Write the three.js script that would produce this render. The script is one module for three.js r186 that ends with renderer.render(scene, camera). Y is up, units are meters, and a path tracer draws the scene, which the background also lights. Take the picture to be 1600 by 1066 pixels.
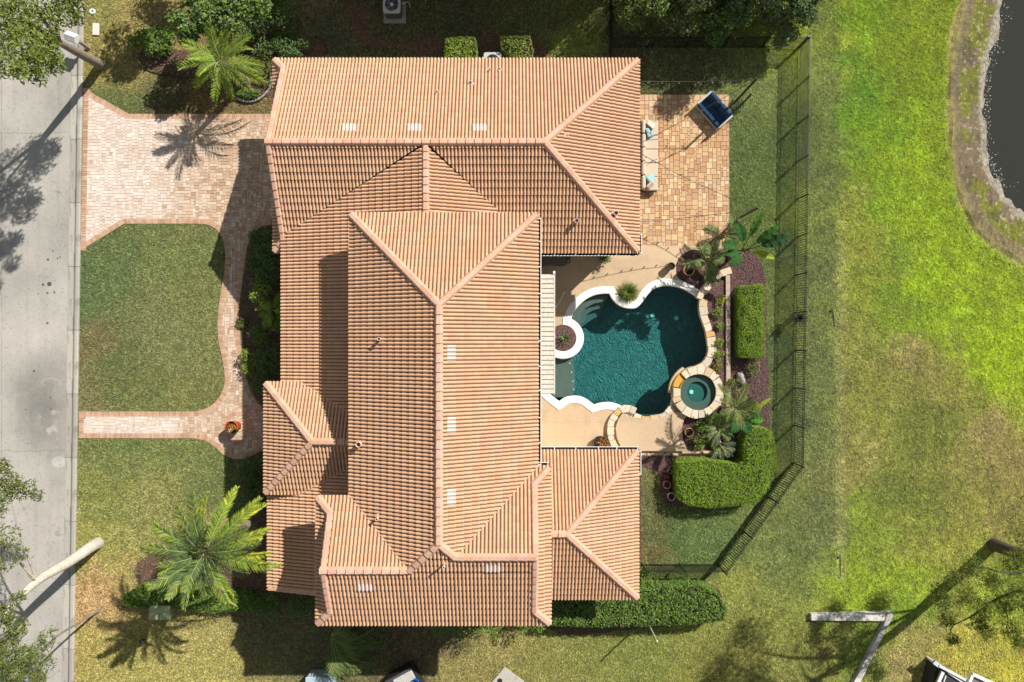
import * as THREE from 'three';
import { mergeGeometries } from 'three/addons/utils/BufferGeometryUtils.js';
import { RoundedBoxGeometry } from 'three/addons/geometries/RoundedBoxGeometry.js';

// ------------------------------------------------------------------ camera, sky, sun, exposure
const scene = new THREE.Scene();
const CAM_H = 33.3;
const camera = new THREE.PerspectiveCamera(53.1, 1024 / 682, 0.5, 1200);
camera.position.set(0, CAM_H, 0);
camera.up.set(0, 0, -1);
camera.lookAt(0, 0, 0);
const SUN = new THREE.Vector3(0.863, 1, -0.82).normalize();   // towards the sun
{ // hazy bright Florida sky, evenly lit round the horizon
  const W = 64, Hh = 32, d = new Float32Array(W * Hh * 4), L = 0.205;
  for (let y = 0; y < Hh; y++) for (let x = 0; x < W; x++) { const e = ((y + 0.5) / Hh - 0.5) * Math.PI, t = Math.max(0, Math.sin(e)), o = (y * W + x) * 4, k = Math.pow(1 - t, 2.2), z = [0.84, 0.93, 1.06], h = [1.16, 1.14, 1.12]; for (let c = 0; c < 3; c++) d[o + c] = L * (e < 0 ? [0.5, 0.5, 0.42][c] : z[c] + (h[c] - z[c]) * k); d[o + 3] = 1; }
  const t = new THREE.DataTexture(d, W, Hh, THREE.RGBAFormat, THREE.FloatType); t.mapping = THREE.EquirectangularReflectionMapping; t.magFilter = t.minFilter = THREE.LinearFilter; t.needsUpdate = true;
  scene.background = t; scene.environment = t;
}
const sun = new THREE.DirectionalLight(new THREE.Color(1.0, 0.94, 0.85), 4.7);
sun.position.copy(SUN).multiplyScalar(80);
sun.castShadow = true;
sun.shadow.camera.left = -45; sun.shadow.camera.right = 45; sun.shadow.camera.top = 45; sun.shadow.camera.bottom = -45;
sun.shadow.camera.far = 200; sun.shadow.mapSize.set(4096, 4096);
scene.add(sun, sun.target);
const renderer = new THREE.WebGLRenderer({ antialias: true });
renderer.toneMapping = THREE.LinearToneMapping;
renderer.toneMappingExposure = 1.42;
renderer.shadowMap.enabled = true;

// ------------------------------------------------------------------ helpers
function rngOf(seed) { let a = seed >>> 0; return () => { a = (a + 0x6d2b79f5) | 0; let t = Math.imul(a ^ (a >>> 15), 1 | a); t = (t + Math.imul(t ^ (t >>> 7), 61 | t)) ^ t; return ((t ^ (t >>> 14)) >>> 0) / 4294967296; }; }
const R = rngOf(20240);
const rr = (a, b, r = R) => a + (b - a) * r();
const V = (x, y, z) => new THREE.Vector3(x, y, z);
// a point of the survey plan (1600 x 1066 plan units, 32 to the metre at ground level) at height h
const S0 = 32.03;
const P = (u, v, h = 0) => V((u - 800) / S0 * (1 - h / CAM_H), h, (v - 533) / S0 * (1 - h / CAM_H));
const P2 = (u, v, h = 0) => { const p = P(u, v, h); return [p.x, p.z]; };
const clamp = (x, a = 0, b = 1) => Math.min(b, Math.max(a, x));
const mixN = (a, b, t) => a + (b - a) * t;
const smooth01 = (a, b, x) => { const t = clamp((x - a) / (b - a)); return t * t * (3 - 2 * t); };
const srgb = (r, g, b) => { const f = (c) => { c /= 255; return c <= 0.04045 ? c / 12.92 : ((c + 0.055) / 1.055) ** 2.4; }; return [f(r), f(g), f(b)]; };
const toS = (c) => { c = clamp(c); return 255 * (c <= 0.0031308 ? c * 12.92 : 1.055 * c ** (1 / 2.4) - 0.055); };

// periodic value noise
const NT = new Float32Array(65536); { const r = rngOf(77); for (let i = 0; i < 65536; i++) NT[i] = r(); }
function vn(x, y, per = 256) {
  let xi = Math.floor(x), yi = Math.floor(y); const fx = x - xi, fy = y - yi;
  const u = fx * fx * (3 - 2 * fx), v = fy * fy * (3 - 2 * fy);
  const x0 = ((xi % per) + per) % per, x1 = (x0 + 1) % per, y0 = ((yi % per) + per) % per, y1 = (y0 + 1) % per;
  const a = NT[(y0 & 255) * 256 + (x0 & 255)], b = NT[(y0 & 255) * 256 + (x1 & 255)], c = NT[(y1 & 255) * 256 + (x0 & 255)], d = NT[(y1 & 255) * 256 + (x1 & 255)];
  return a + (b - a) * u + (c - a) * v + (a - b - c + d) * u * v;
}
const fbm = (x, y, oct = 4, per = 256) => { let s = 0, a = 0.5, n = 0; for (let i = 0; i < oct; i++) { s += a * vn(x + i * 17, y + i * 31, per); n += a; a *= 0.5; x *= 2; y *= 2; per *= 2; } return s / n; };

// textures: fn(u, v) in 0..1 gives linear rgb (or one number)
function colorTex(w, h, fn, rep = true) {
  const d = new Uint8Array(w * h * 4);
  for (let j = 0; j < h; j++) for (let i = 0; i < w; i++) { const c = fn((i + 0.5) / w, (j + 0.5) / h, i, j), o = (j * w + i) * 4; d[o] = toS(c[0]); d[o + 1] = toS(c[1]); d[o + 2] = toS(c[2]); d[o + 3] = 255; }
  return finish(new THREE.DataTexture(d, w, h), rep, true);
}
function greyTex(w, h, fn, rep = true) {
  const d = new Uint8Array(w * h * 4);
  for (let j = 0; j < h; j++) for (let i = 0; i < w; i++) { const c = clamp(fn((i + 0.5) / w, (j + 0.5) / h, i, j)) * 255, o = (j * w + i) * 4; d[o] = d[o + 1] = d[o + 2] = c; d[o + 3] = 255; }
  return finish(new THREE.DataTexture(d, w, h), rep, false);
}
function finish(t, rep, isColor) { t.wrapS = t.wrapT = rep ? THREE.RepeatWrapping : THREE.ClampToEdgeWrapping; t.magFilter = THREE.LinearFilter; t.minFilter = THREE.LinearMipmapLinearFilter; t.generateMipmaps = true; if (isColor) t.colorSpace = THREE.SRGBColorSpace; t.needsUpdate = true; return t; }
const withRepeat = (t, s) => { const c = t.clone(); c.repeat.set(s, s); c.needsUpdate = true; return c; };

function mat(rgb, roughness = 0.85, o = {}) { const m = new THREE.MeshStandardMaterial({ roughness, metalness: 0, side: THREE.DoubleSide, ...o }); m.color.setRGB(...rgb); return m; }
const vmat = (roughness = 0.9, o = {}) => new THREE.MeshStandardMaterial({ vertexColors: true, roughness, side: THREE.DoubleSide, ...o });

const used = new Map();
function numbered(n) { const k = used.get(n) ?? 0; used.set(n, k + 1); return k ? `${n}_${String(k).padStart(3, '0')}` : n; }
function add(o, name, parent = scene) { o.name = parent === scene ? numbered(name) : name; o.castShadow = o.receiveShadow = true; parent.add(o); return o; }
const mesh = (name, geo, m, parent = scene) => add(new THREE.Mesh(geo, m), name, parent);
function tag(o, label, category, group) { o.userData.label = label; o.userData.category = category; if (group) o.userData.group = group; return o; }
function thing(name, label, category, pos = [0, 0, 0], turn = 0, group) { const g = add(new THREE.Group(), name); g.position.set(...(pos.isVector3 ? pos.toArray() : pos)); g.rotation.y = turn; return tag(g, label, category, group); }
const structure = (o) => { o.userData.kind = 'structure'; return o; };
const stuff = (o) => { o.userData.kind = 'stuff'; return o; };
function copyOf(o, pos, turn, label, sc) { const c = o.clone(); c.name = numbered(o.name.replace(/_\d+$/, '')); scene.add(c); c.position.copy(pos); if (turn !== undefined) c.rotation.y = turn; if (sc) c.scale.multiplyScalar(sc); if (label) c.userData.label = label; return c; }

// triangle collector
class TB {
  constructor() { this.p = []; this.c = []; this.u = []; this.hasC = false; }
  v(a, col, uv) { this.p.push(a.x, a.y, a.z); if (col) { this.hasC = true; this.c.push(col[0], col[1], col[2]); } else this.c.push(1, 1, 1); if (uv) this.u.push(uv[0], uv[1]); else this.u.push(a.x, a.z); }
  tri(a, b, c, col, ua, ub, uc) { this.v(a, col, ua); this.v(b, col, ub); this.v(c, col, uc); }
  quad(a, b, c, d, col, uvs) { this.tri(a, b, c, col, uvs?.[0], uvs?.[1], uvs?.[2]); this.tri(a, c, d, col, uvs?.[0], uvs?.[2], uvs?.[3]); }
  box(x0, y0, z0, x1, y1, z1, col) {
    const q = (i) => V(i & 1 ? x1 : x0, i & 2 ? y1 : y0, i & 4 ? z1 : z0);
    this.quad(q(2), q(6), q(7), q(3), col); this.quad(q(0), q(1), q(5), q(4), col); this.quad(q(4), q(5), q(7), q(6), col); this.quad(q(1), q(0), q(2), q(3), col); this.quad(q(5), q(1), q(3), q(7), col); this.quad(q(0), q(4), q(6), q(2), col);
  }
  // a bar between two points, w wide (level), t thick
  bar(a, b, w, t, col) {
    const d = b.clone().sub(a).normalize(), side = Math.abs(d.y) > 0.95 ? V(1, 0, 0) : V(0, 1, 0).cross(d).normalize(), up = d.clone().cross(side).normalize();
    const q = (p, s, k) => p.clone().addScaledVector(side, s * w / 2).addScaledVector(up, k * t / 2);
    const A = [q(a, -1, -1), q(a, 1, -1), q(a, 1, 1), q(a, -1, 1)], B = [q(b, -1, -1), q(b, 1, -1), q(b, 1, 1), q(b, -1, 1)];
    for (let i = 0; i < 4; i++) this.quad(A[i], A[(i + 1) % 4], B[(i + 1) % 4], B[i], col);
    this.quad(A[3], A[2], A[1], A[0], col); this.quad(B[0], B[1], B[2], B[3], col);
  }
  geo() { const g = new THREE.BufferGeometry(); g.setAttribute('position', new THREE.Float32BufferAttribute(this.p, 3)); g.setAttribute('uv', new THREE.Float32BufferAttribute(this.u, 2)); if (this.hasC) g.setAttribute('color', new THREE.Float32BufferAttribute(this.c, 3)); g.computeVertexNormals(); return g; }
}
const jit = (c, a, r = R) => { const k = 1 + (r() - 0.5) * 2 * a; return [c[0] * k, c[1] * k * (1 + (r() - 0.5) * a * 0.4), c[2] * k]; };

// flat sheet from plan points at height y
function shapeOf(pts, holes = []) { const s = new THREE.Shape(pts.map(([x, z]) => new THREE.Vector2(x, -z))); for (const h of holes) s.holes.push(new THREE.Path(h.map(([x, z]) => new THREE.Vector2(x, -z)))); return s; }
function sheetGeo(pts, y, holes, uvScale = 1) { const g = new THREE.ShapeGeometry(shapeOf(pts, holes)); g.rotateX(-Math.PI / 2); g.translate(0, y, 0); const p = g.attributes.position, uv = g.attributes.uv; for (let i = 0; i < p.count; i++) uv.setXY(i, p.getX(i) / uvScale, p.getZ(i) / uvScale); return g; }
function slabGeo(pts, y0, y1, bevel = 0, uvScale = 1) {
  const g = new THREE.ExtrudeGeometry(shapeOf(pts), { depth: y1 - y0 - bevel, bevelEnabled: bevel > 0, bevelSize: bevel, bevelThickness: bevel, bevelOffset: -bevel, bevelSegments: 2, steps: 1 });
  g.rotateX(-Math.PI / 2); g.translate(0, y0, 0); const p = g.attributes.position, uv = g.attributes.uv; for (let i = 0; i < p.count; i++) uv.setXY(i, (p.getX(i)) / uvScale, (p.getZ(i) + p.getY(i)) / uvScale); return g;
}
const inside = (pts, x, z) => { let c = false; for (let i = 0, j = pts.length - 1; i < pts.length; j = i++) { const [xi, zi] = pts[i], [xj, zj] = pts[j]; if ((zi > z) !== (zj > z) && x < (xj - xi) * (z - zi) / (zj - zi) + xi) c = !c; } return c; };
const pw = (list, h = 0) => list.map(([u, v]) => P2(u, v, h));
// smooth open run through points
function run(pts, n = 5) { const c = new THREE.CatmullRomCurve3(pts.map(([x, z]) => V(x, 0, z)), false, 'centripetal'); return c.getPoints((pts.length - 1) * n).map((p) => [p.x, p.z]); }
function ring(pts, n = 5) { const c = new THREE.CatmullRomCurve3(pts.map(([x, z]) => V(x, 0, z)), true, 'centripetal'); return c.getPoints(pts.length * n).slice(0, -1).map((p) => [p.x, p.z]); }
const area = (pts) => { let a = 0; for (let i = 0, j = pts.length - 1; i < pts.length; j = i++) a += pts[j][0] * pts[i][1] - pts[i][0] * pts[j][1]; return a / 2; };
// offset of a polyline to its left (d > 0) in plan
function offset(pts, d, closed = false) {
  const n = pts.length, out = [];
  for (let i = 0; i < n; i++) {
    const a = pts[closed ? (i + n - 1) % n : Math.max(0, i - 1)], b = pts[i], c = pts[closed ? (i + 1) % n : Math.min(n - 1, i + 1)];
    let n1 = [b[1] - a[1], a[0] - b[0]], n2 = [c[1] - b[1], b[0] - c[0]]; const l1 = Math.hypot(...n1), l2 = Math.hypot(...n2);
    if (l1 < 1e-6) n1 = n2; if (l2 < 1e-6) n2 = n1; const k1 = Math.hypot(...n1), k2 = Math.hypot(...n2);
    const m = [n1[0] / k1 + n2[0] / k2, n1[1] / k1 + n2[1] / k2], lm = Math.hypot(...m), cosH = lm / 2; const s = d / Math.max(0.45, cosH);
    out.push([b[0] + m[0] / lm * s, b[1] + m[1] / lm * s]);
  }
  return out;
}
function tube(pts, radii, seg = 8) {   // tapered tube through points
  const c = new THREE.CatmullRomCurve3(pts), n = (pts.length - 1) * 6, tb = { pos: [], uv: [], idx: [] };
  const fr = c.computeFrenetFrames(n, false);
  for (let i = 0; i <= n; i++) {
    const t = i / n, p = c.getPoint(t), k = t * (radii.length - 1), a = Math.floor(Math.min(k, radii.length - 1.001)), r = mixN(radii[a], radii[Math.min(a + 1, radii.length - 1)], k - a);
    for (let j = 0; j <= seg; j++) { const w = j / seg * Math.PI * 2, q = p.clone().addScaledVector(fr.normals[i], Math.cos(w) * r).addScaledVector(fr.binormals[i], Math.sin(w) * r); tb.pos.push(q.x, q.y, q.z); tb.uv.push(j / seg, t * 4); }
  }
  for (let i = 0; i < n; i++) for (let j = 0; j < seg; j++) { const a = i * (seg + 1) + j, b = a + seg + 1; tb.idx.push(a, b, a + 1, b, b + 1, a + 1); }
  const g = new THREE.BufferGeometry(); g.setAttribute('position', new THREE.Float32BufferAttribute(tb.pos, 3)); g.setAttribute('uv', new THREE.Float32BufferAttribute(tb.uv, 2)); g.setIndex(tb.idx); g.computeVertexNormals(); return g;
}
// ------------------------------------------------------------------ plan outlines (plan units)
const kerbR = (v) => 132.6 - 0.0155 * v, kerbL = (v) => 113.4 - 0.0150 * v;
const arcRun = (pts, n = 4) => run(pts, n);
const DRIVE = [[131, 138], [201, 178], [424, 178], [480, 178], [480, 350], ...arcRun([[424, 351], [406, 356], [394, 368], [388, 382], [384, 402], [379, 440], [374, 480], [374, 510], [377, 540], [382, 575], [390, 605], [403, 629], [420, 645]]), [480, 648], [480, 704],
  ...arcRun([[412, 702], [396, 711], [380, 717], [365, 717], [350, 711], [335, 698], [318, 688], [300, 685]]), [123.5, 685], [123.5, 643], ...arcRun([[305, 643], [325, 637], [340, 624], [349, 607], [351, 588], [347, 560], [341, 530], [340, 500], [342, 478], [346, 450], [351, 420], [352, 396], [348, 375], [339, 360], [326, 352], [310, 350]]), [194, 350], [126.5, 392]];
const PATIO = [[985, 148], [1140, 148], [1140, 386], [985, 386]];
const runIn1 = [[891, 500], [895, 488], [902, 478.5], [915.6, 466.7], [929, 460.5], [942.6, 458.3], [952, 458.3]];
const runIn2 = [[952, 458.3], [957, 466.7], [963, 473.5], [972, 479], [982, 481.3], [993, 480.5], [1002, 472.5], [1011, 460], [1020, 451.5], [1035, 446.5], [1050, 446.6], [1065, 450], [1080, 458], [1092, 467]];
const runIn3 = [[1092, 467], [1090.6, 480], [1093.5, 498], [1100, 515], [1104, 535], [1104, 550], [1097.5, 564.5], [1083, 573]];
const runIn4 = [[1083, 573], [1062, 588], [1052, 610], [1046, 634]];
const runIn5 = [[1046, 634], [1035, 645.8], [1020, 649.5], [1005, 650.5], [991, 645.6]];
const runIn6 = [[991, 645.6], [976.4, 638.4], [965, 632.8], [957, 630.3], [949.4, 629.4], [938, 630.5], [927.4, 633.4]];
const runIn7 = [[927.4, 633.4], [920, 627.7], [911, 622], [902, 619.8], [893, 619.8], [883, 622], [873.4, 628.3]];
const runIn8 = [[873.4, 628.3], [866, 622.7], [857, 615.3], [851, 608]];
const ringC = [879.5, 528.5];
const arcPts = (c, r, a0, a1, n) => Array.from({ length: n + 1 }, (_, i) => { const a = mixN(a0, a1, i / n); return [c[0] + Math.cos(a) * r, c[1] + Math.sin(a) * r]; });
const runIn9 = [[851, 608], [851, 575], [858, 552]];
const runInR = arcPts(ringC, 31.5, 2.32, -1.19, 16);       // round planter set into the pool edge
const runs = [runIn1, runIn2, runIn3, runIn4, runIn5, runIn6, runIn7, runIn8, runIn9, runInR].map((r, i) => (i === 8 ? r : i === 9 ? r : run(r, 4)));
const POOL_IN = runs.flatMap((r) => r.slice(0, -1));
const DECK = [[800, 384], [1140, 384], [1140, 390], ...run([[1080, 391], [1067, 397], [1059, 406], [1056, 420], [1058, 432], [1067, 441]], 4), [1096, 456], [1110, 500], [1112, 560], [1096, 600], [1088, 640], ...run([[1075, 645], [1067, 656], [1064, 670], [1066, 688], [1073, 704]], 4), [1131, 704], [1131, 711], [994, 711], [994, 730], [800, 730]];
const BED_BACK = [[1140, 388], [1080, 391], ...run([[1067, 397], [1059, 406], [1056, 420], [1058, 432], [1067, 441]], 4), [1090, 452], [1110, 500], [1112, 560], [1096, 600], [1088, 640], ...run([[1075, 645], [1067, 656], [1064, 670], [1066, 688], [1073, 704]], 4), [1131, 704], [1131, 722], [1200, 722], [1204, 640], [1200, 560], [1198, 470], [1196, 430], [1188, 406], [1172, 392]];
const BED_POTS = ring([[1000, 712], [1060, 712], [1066, 790], [1052, 792], [1034, 776], [1030, 740], [1004, 730]], 3);
const BED_HOUSE_E = [[985, 725], [1002, 725], [1002, 880], [985, 880]];
const BED_FRONT = [[480, 352], ...arcRun([[424, 353], [408, 358], [396, 370], [390, 384], [386, 404], [381, 440], [376, 480], [376, 510], [379, 540], [384, 575], [392, 604], [405, 627], [421, 643]]), [480, 646]];
const BED_FRONT2 = [[480, 706], [414, 704], [397, 713], [380, 719], [372, 760], [395, 800], [418, 860], [480, 940]];
const BED_PALM2 = ring([[212, 885], [235, 868], [300, 862], [400, 835], [440, 850], [470, 930], [400, 950], [300, 940], [225, 925]], 4);
const BED_NW = ring([[217, 86], [232, 76], [290, 80], [350, 90], [400, 70], [440, 60], [470, 95], [440, 150], [400, 150], [352, 119], [300, 121], [244, 114], [222, 103]], 4);
const BED_N = ring([[470, 70], [495, 60], [508, 70], [511, 95], [505, 110], [470, 110]], 4);
const BED_AC = ring([[540, 4], [575, 14], [570, 40], [590, 62], [640, 68], [662, 60], [700, 58], [840, 60], [860, 110], [690, 110], [650, 80], [560, 66], [548, 30]], 3);
const BED_SE = ring([[845, 935], [1000, 905], [1040, 908], [1100, 908], [1128, 930], [1110, 960], [980, 985], [860, 985]], 4);
const RING_PALM = [390, 125];
const BANK = [[1492, -60], [1489, 0], [1480, 50], [1471, 100], [1471, 150], [1476, 205], [1474, 260], [1490, 320], [1515, 370], [1545, 400], [1575, 413], [1602, 432], [1640, 470], [1700, 540]];
const SHORE = [[1590, -60], [1578, 0], [1563, 60], [1551, 100], [1547, 150], [1549, 200], [1554, 250], [1574, 288], [1606, 325], [1650, 360], [1700, 420]];

// ------------------------------------------------------------------ colour of the ground, from plan position
const GRASS = [[165, 85, 152, 140, 76], [160, 25, 140, 136, 70], [230, 60, 160, 142, 84], [190, 160, 100, 112, 56], [280, 155, 84, 78, 48], [380, 160, 120, 105, 62], [340, 150, 130, 110, 60],
  [230, 480, 112, 116, 66], [180, 430, 90, 108, 56], [150, 480, 84, 106, 56], [300, 420, 112, 120, 62], [250, 540, 118, 122, 70], [320, 500, 118, 122, 68], [230, 600, 104, 112, 56], [150, 632, 114, 112, 64], [300, 620, 116, 118, 62], [140, 550, 116, 106, 66], [200, 560, 92, 104, 52],
  [200, 712, 96, 112, 54], [300, 700, 108, 118, 58], [230, 780, 132, 132, 70], [160, 780, 122, 128, 60], [150, 860, 140, 140, 66], [140, 930, 170, 140, 92], [150, 960, 165, 138, 88], [130, 1000, 150, 140, 70], [200, 1040, 150, 145, 74], [300, 1010, 156, 148, 82], [330, 1060, 150, 144, 74], [370, 760, 100, 112, 56],
  [450, 1000, 104, 102, 62], [400, 960, 108, 98, 62], [560, 1000, 96, 96, 56], [640, 1020, 100, 88, 54], [700, 990, 92, 84, 52], [730, 1030, 146, 138, 74], [780, 1000, 140, 132, 72], [850, 1010, 132, 132, 64], [950, 1030, 124, 130, 58], [1000, 1010, 118, 128, 54],
  [1100, 1000, 130, 134, 58], [1150, 920, 142, 146, 62], [1200, 880, 112, 124, 58], [1060, 850, 78, 108, 48], [1010, 850, 110, 100, 54], [1130, 840, 92, 116, 56], [1010, 760, 112, 112, 60], [1040, 810, 84, 94, 46],
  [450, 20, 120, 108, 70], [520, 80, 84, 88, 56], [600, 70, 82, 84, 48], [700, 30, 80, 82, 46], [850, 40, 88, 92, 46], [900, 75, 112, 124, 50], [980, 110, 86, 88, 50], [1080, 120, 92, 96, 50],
  [1190, 140, 116, 128, 66], [1170, 230, 88, 108, 50], [1160, 330, 92, 110, 48], [1225, 220, 84, 104, 50], [1225, 400, 82, 100, 50], [1222, 560, 86, 104, 54], [1225, 660, 82, 100, 50],
  [1285, 60, 150, 160, 40], [1285, 130, 136, 146, 64], [1285, 260, 108, 120, 58], [1285, 420, 108, 118, 60], [1285, 560, 104, 114, 60], [1280, 700, 106, 116, 58], [1260, 800, 108, 118, 58], [1240, 860, 96, 112, 56], [1300, 830, 110, 114, 60],
  [1320, 90, 150, 160, 46], [1345, 40, 120, 152, 22], [1340, 120, 88, 138, 22], [1345, 180, 104, 146, 20], [1420, 120, 130, 152, 24], [1380, 210, 122, 156, 20], [1440, 60, 138, 152, 28], [1450, 210, 140, 158, 28], [1430, 270, 146, 168, 22], [1360, 260, 136, 160, 26], [1380, 310, 130, 160, 24],
  [1325, 320, 148, 154, 60], [1330, 420, 138, 144, 56], [1350, 380, 150, 152, 56], [1420, 350, 148, 172, 18], [1460, 420, 150, 174, 16], [1390, 400, 116, 142, 34], [1380, 460, 142, 150, 46], [1410, 470, 108, 140, 30], [1440, 500, 140, 166, 18], [1500, 480, 150, 176, 14], [1540, 560, 154, 178, 14], [1590, 540, 152, 176, 14], [1580, 590, 156, 176, 20], [1550, 460, 140, 158, 30],
  [1330, 530, 138, 142, 58], [1420, 555, 158, 142, 88], [1470, 590, 146, 138, 70], [1360, 600, 136, 140, 54], [1420, 700, 122, 130, 48], [1410, 660, 116, 126, 46], [1480, 660, 112, 124, 44], [1540, 680, 156, 142, 84], [1580, 720, 150, 138, 76], [1480, 750, 146, 140, 70], [1350, 700, 146, 142, 72], [1330, 650, 138, 142, 58], [1320, 760, 150, 142, 74], [1410, 750, 106, 118, 42], [1460, 780, 118, 128, 46], [1560, 800, 146, 138, 70],
  [1350, 810, 126, 148, 34], [1420, 790, 116, 132, 42], [1430, 830, 146, 148, 60], [1330, 890, 142, 162, 30], [1400, 890, 142, 162, 28], [1480, 850, 150, 150, 60], [1360, 930, 130, 154, 26], [1420, 960, 112, 146, 26], [1320, 930, 140, 158, 34], [1450, 1000, 156, 146, 80], [1420, 1040, 162, 148, 88], [1520, 1000, 164, 158, 66], [1540, 950, 140, 156, 44], [1590, 1040, 176, 170, 62], [1500, 1040, 172, 164, 66], [1590, 900, 132, 152, 40],
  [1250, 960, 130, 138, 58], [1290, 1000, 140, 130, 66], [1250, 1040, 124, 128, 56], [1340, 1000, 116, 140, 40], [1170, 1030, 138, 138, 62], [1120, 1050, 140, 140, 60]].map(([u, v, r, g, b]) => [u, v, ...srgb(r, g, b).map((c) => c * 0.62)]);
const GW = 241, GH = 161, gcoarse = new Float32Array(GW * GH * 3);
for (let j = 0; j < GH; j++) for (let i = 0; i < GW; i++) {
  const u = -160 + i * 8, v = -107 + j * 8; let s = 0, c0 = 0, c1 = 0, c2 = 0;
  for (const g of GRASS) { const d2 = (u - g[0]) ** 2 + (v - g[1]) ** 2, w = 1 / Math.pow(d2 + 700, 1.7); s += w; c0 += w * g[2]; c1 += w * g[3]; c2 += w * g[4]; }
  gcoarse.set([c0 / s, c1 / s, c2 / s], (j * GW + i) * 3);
}
function grassColor(u, v) {
  const du = (fbm(u / 30, v / 30, 4) - 0.5) * 90, dv = (fbm(u / 30 + 40, v / 30 + 9, 4) - 0.5) * 90; u += du + (NT[((u * 7 + v * 131) | 0) & 65535] - 0.5) * 14; v += dv + (NT[((u * 113 + v * 17) | 0) & 65535] - 0.5) * 14;
  const x = clamp((u + 160) / 8, 0, GW - 1.01), y = clamp((v + 107) / 8, 0, GH - 1.01), i = x | 0, j = y | 0, fx = x - i, fy = y - j, o = (j * GW + i) * 3, q = GW * 3, out = [0, 0, 0];
  for (let k = 0; k < 3; k++) out[k] = mixN(mixN(gcoarse[o + k], gcoarse[o + 3 + k], fx), mixN(gcoarse[o + q + k], gcoarse[o + q + 3 + k], fx), fy);
  // mower tracks: the mown strip outside the fence ends in a straight pale line, fainter tracks run along the bank
  const su = u - du, sv = v - dv, e = 1309 + (vn(sv / 40, 3) - 0.5) * 5 - sv * 0.002; if (su > 1256 && su < 1345 && sv < 905) { const strip = smooth01(1258, 1266, su) * smooth01(e + 3, e - 3, su) * 0.5, line = Math.exp(-(((su - e - 6) / 5) ** 2)) * smooth01(250, 480, sv) * 0.6, A = [0.085, 0.11, 0.03], L = [0.25, 0.24, 0.085]; for (let k = 0; k < 3; k++) out[k] = mixN(mixN(out[k], A[k], strip), L[k], line); }
  if (su > 1256) { const m = 1 + (fbm(su / 4.5 + 50, sv / 90, 3) - 0.5) * 0.5; for (let k = 0; k < 3; k++) out[k] *= m; }
  { const c = 1 + (fbm(su / 8 + 20, sv / 8 + 70, 3) - 0.5) * (su > 1256 ? 0.9 : 0.45); for (let k = 0; k < 3; k++) out[k] *= c; }
  return out;
}
// which places grow grass: red mown lawn, green the open bank beyond the fence
const MW = 1920, MH = 1280, mc = document.createElement('canvas'); mc.width = MW; mc.height = MH;
const mx = mc.getContext('2d');
const px = (poly, col) => { mx.fillStyle = col; mx.beginPath(); poly.forEach(([u, v], i) => (i ? mx.lineTo(u + 160, v + 107) : mx.moveTo(u + 160, v + 107))); mx.closePath(); mx.fill(); };
mx.fillStyle = 'rgb(255,0,0)'; mx.fillRect(0, 0, MW, MH);
px([[1253, -107], [1253, 76], [1243, 500], [1239, 723], [1126, 884], [1128, 940], [1040, 1180], [1780, 1180], [1780, -107]], 'rgb(0,255,0)');
for (const q of [DRIVE, PATIO, DECK, BED_BACK, BED_POTS, BED_HOUSE_E, BED_FRONT, BED_FRONT2, BED_PALM2, BED_NW, BED_N, BED_AC, BED_SE]) px(q, 'rgb(0,0,0)');
px([[-160, -107], [kerbR(-107), -107], [kerbR(1180), 1180], [-160, 1180]], 'rgb(0,0,0)');
px([...BANK.map(([u, v], i) => [u + 9 + 6 * Math.sin(i * 2.3), v - (v > 300 ? 8 : 0)]), [1780, 540], [1780, -107]], 'rgb(0,0,0)');
px([[470, 140], [980, 140], [980, 385], [830, 390], [830, 720], [970, 720], [970, 905], [830, 905], [540, 905], [470, 890]], 'rgb(0,0,0)');
const mdata = mx.getImageData(0, 0, MW, MH).data;
const growth = (u, v) => { const i = Math.round(u + 160), j = Math.round(v + 107); if (i < 0 || j < 0 || i >= MW || j >= MH) return 0; const o = (j * MW + i) * 4; return mdata[o] > 128 ? 1 : mdata[o + 1] > 128 ? 2 : 0; };

// ------------------------------------------------------------------ ground sheet
const TW = 2048, TH = 1365;
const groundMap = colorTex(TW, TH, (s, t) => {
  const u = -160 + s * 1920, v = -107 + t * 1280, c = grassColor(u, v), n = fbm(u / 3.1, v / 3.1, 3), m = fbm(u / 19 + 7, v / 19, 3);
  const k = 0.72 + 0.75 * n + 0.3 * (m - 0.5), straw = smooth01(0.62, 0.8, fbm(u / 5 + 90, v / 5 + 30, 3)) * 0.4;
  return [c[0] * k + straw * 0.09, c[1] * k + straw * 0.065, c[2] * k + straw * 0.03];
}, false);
const fineBump = greyTex(512, 512, (s, t) => fbm(s * 64, t * 64, 4, 64));
const groundMat = mat([1, 1, 1], 1, { map: groundMap, bumpMap: withRepeat(fineBump, 1), bumpScale: 0.02 });
groundMat.bumpMap.repeat.set(30, 20);
const poolHole = offset(pw(POOL_IN), 0.12 * Math.sign(area(pw(POOL_IN))), true);
const pondHole = [...BANK, [1758, 540], [1758, -60]];
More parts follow.
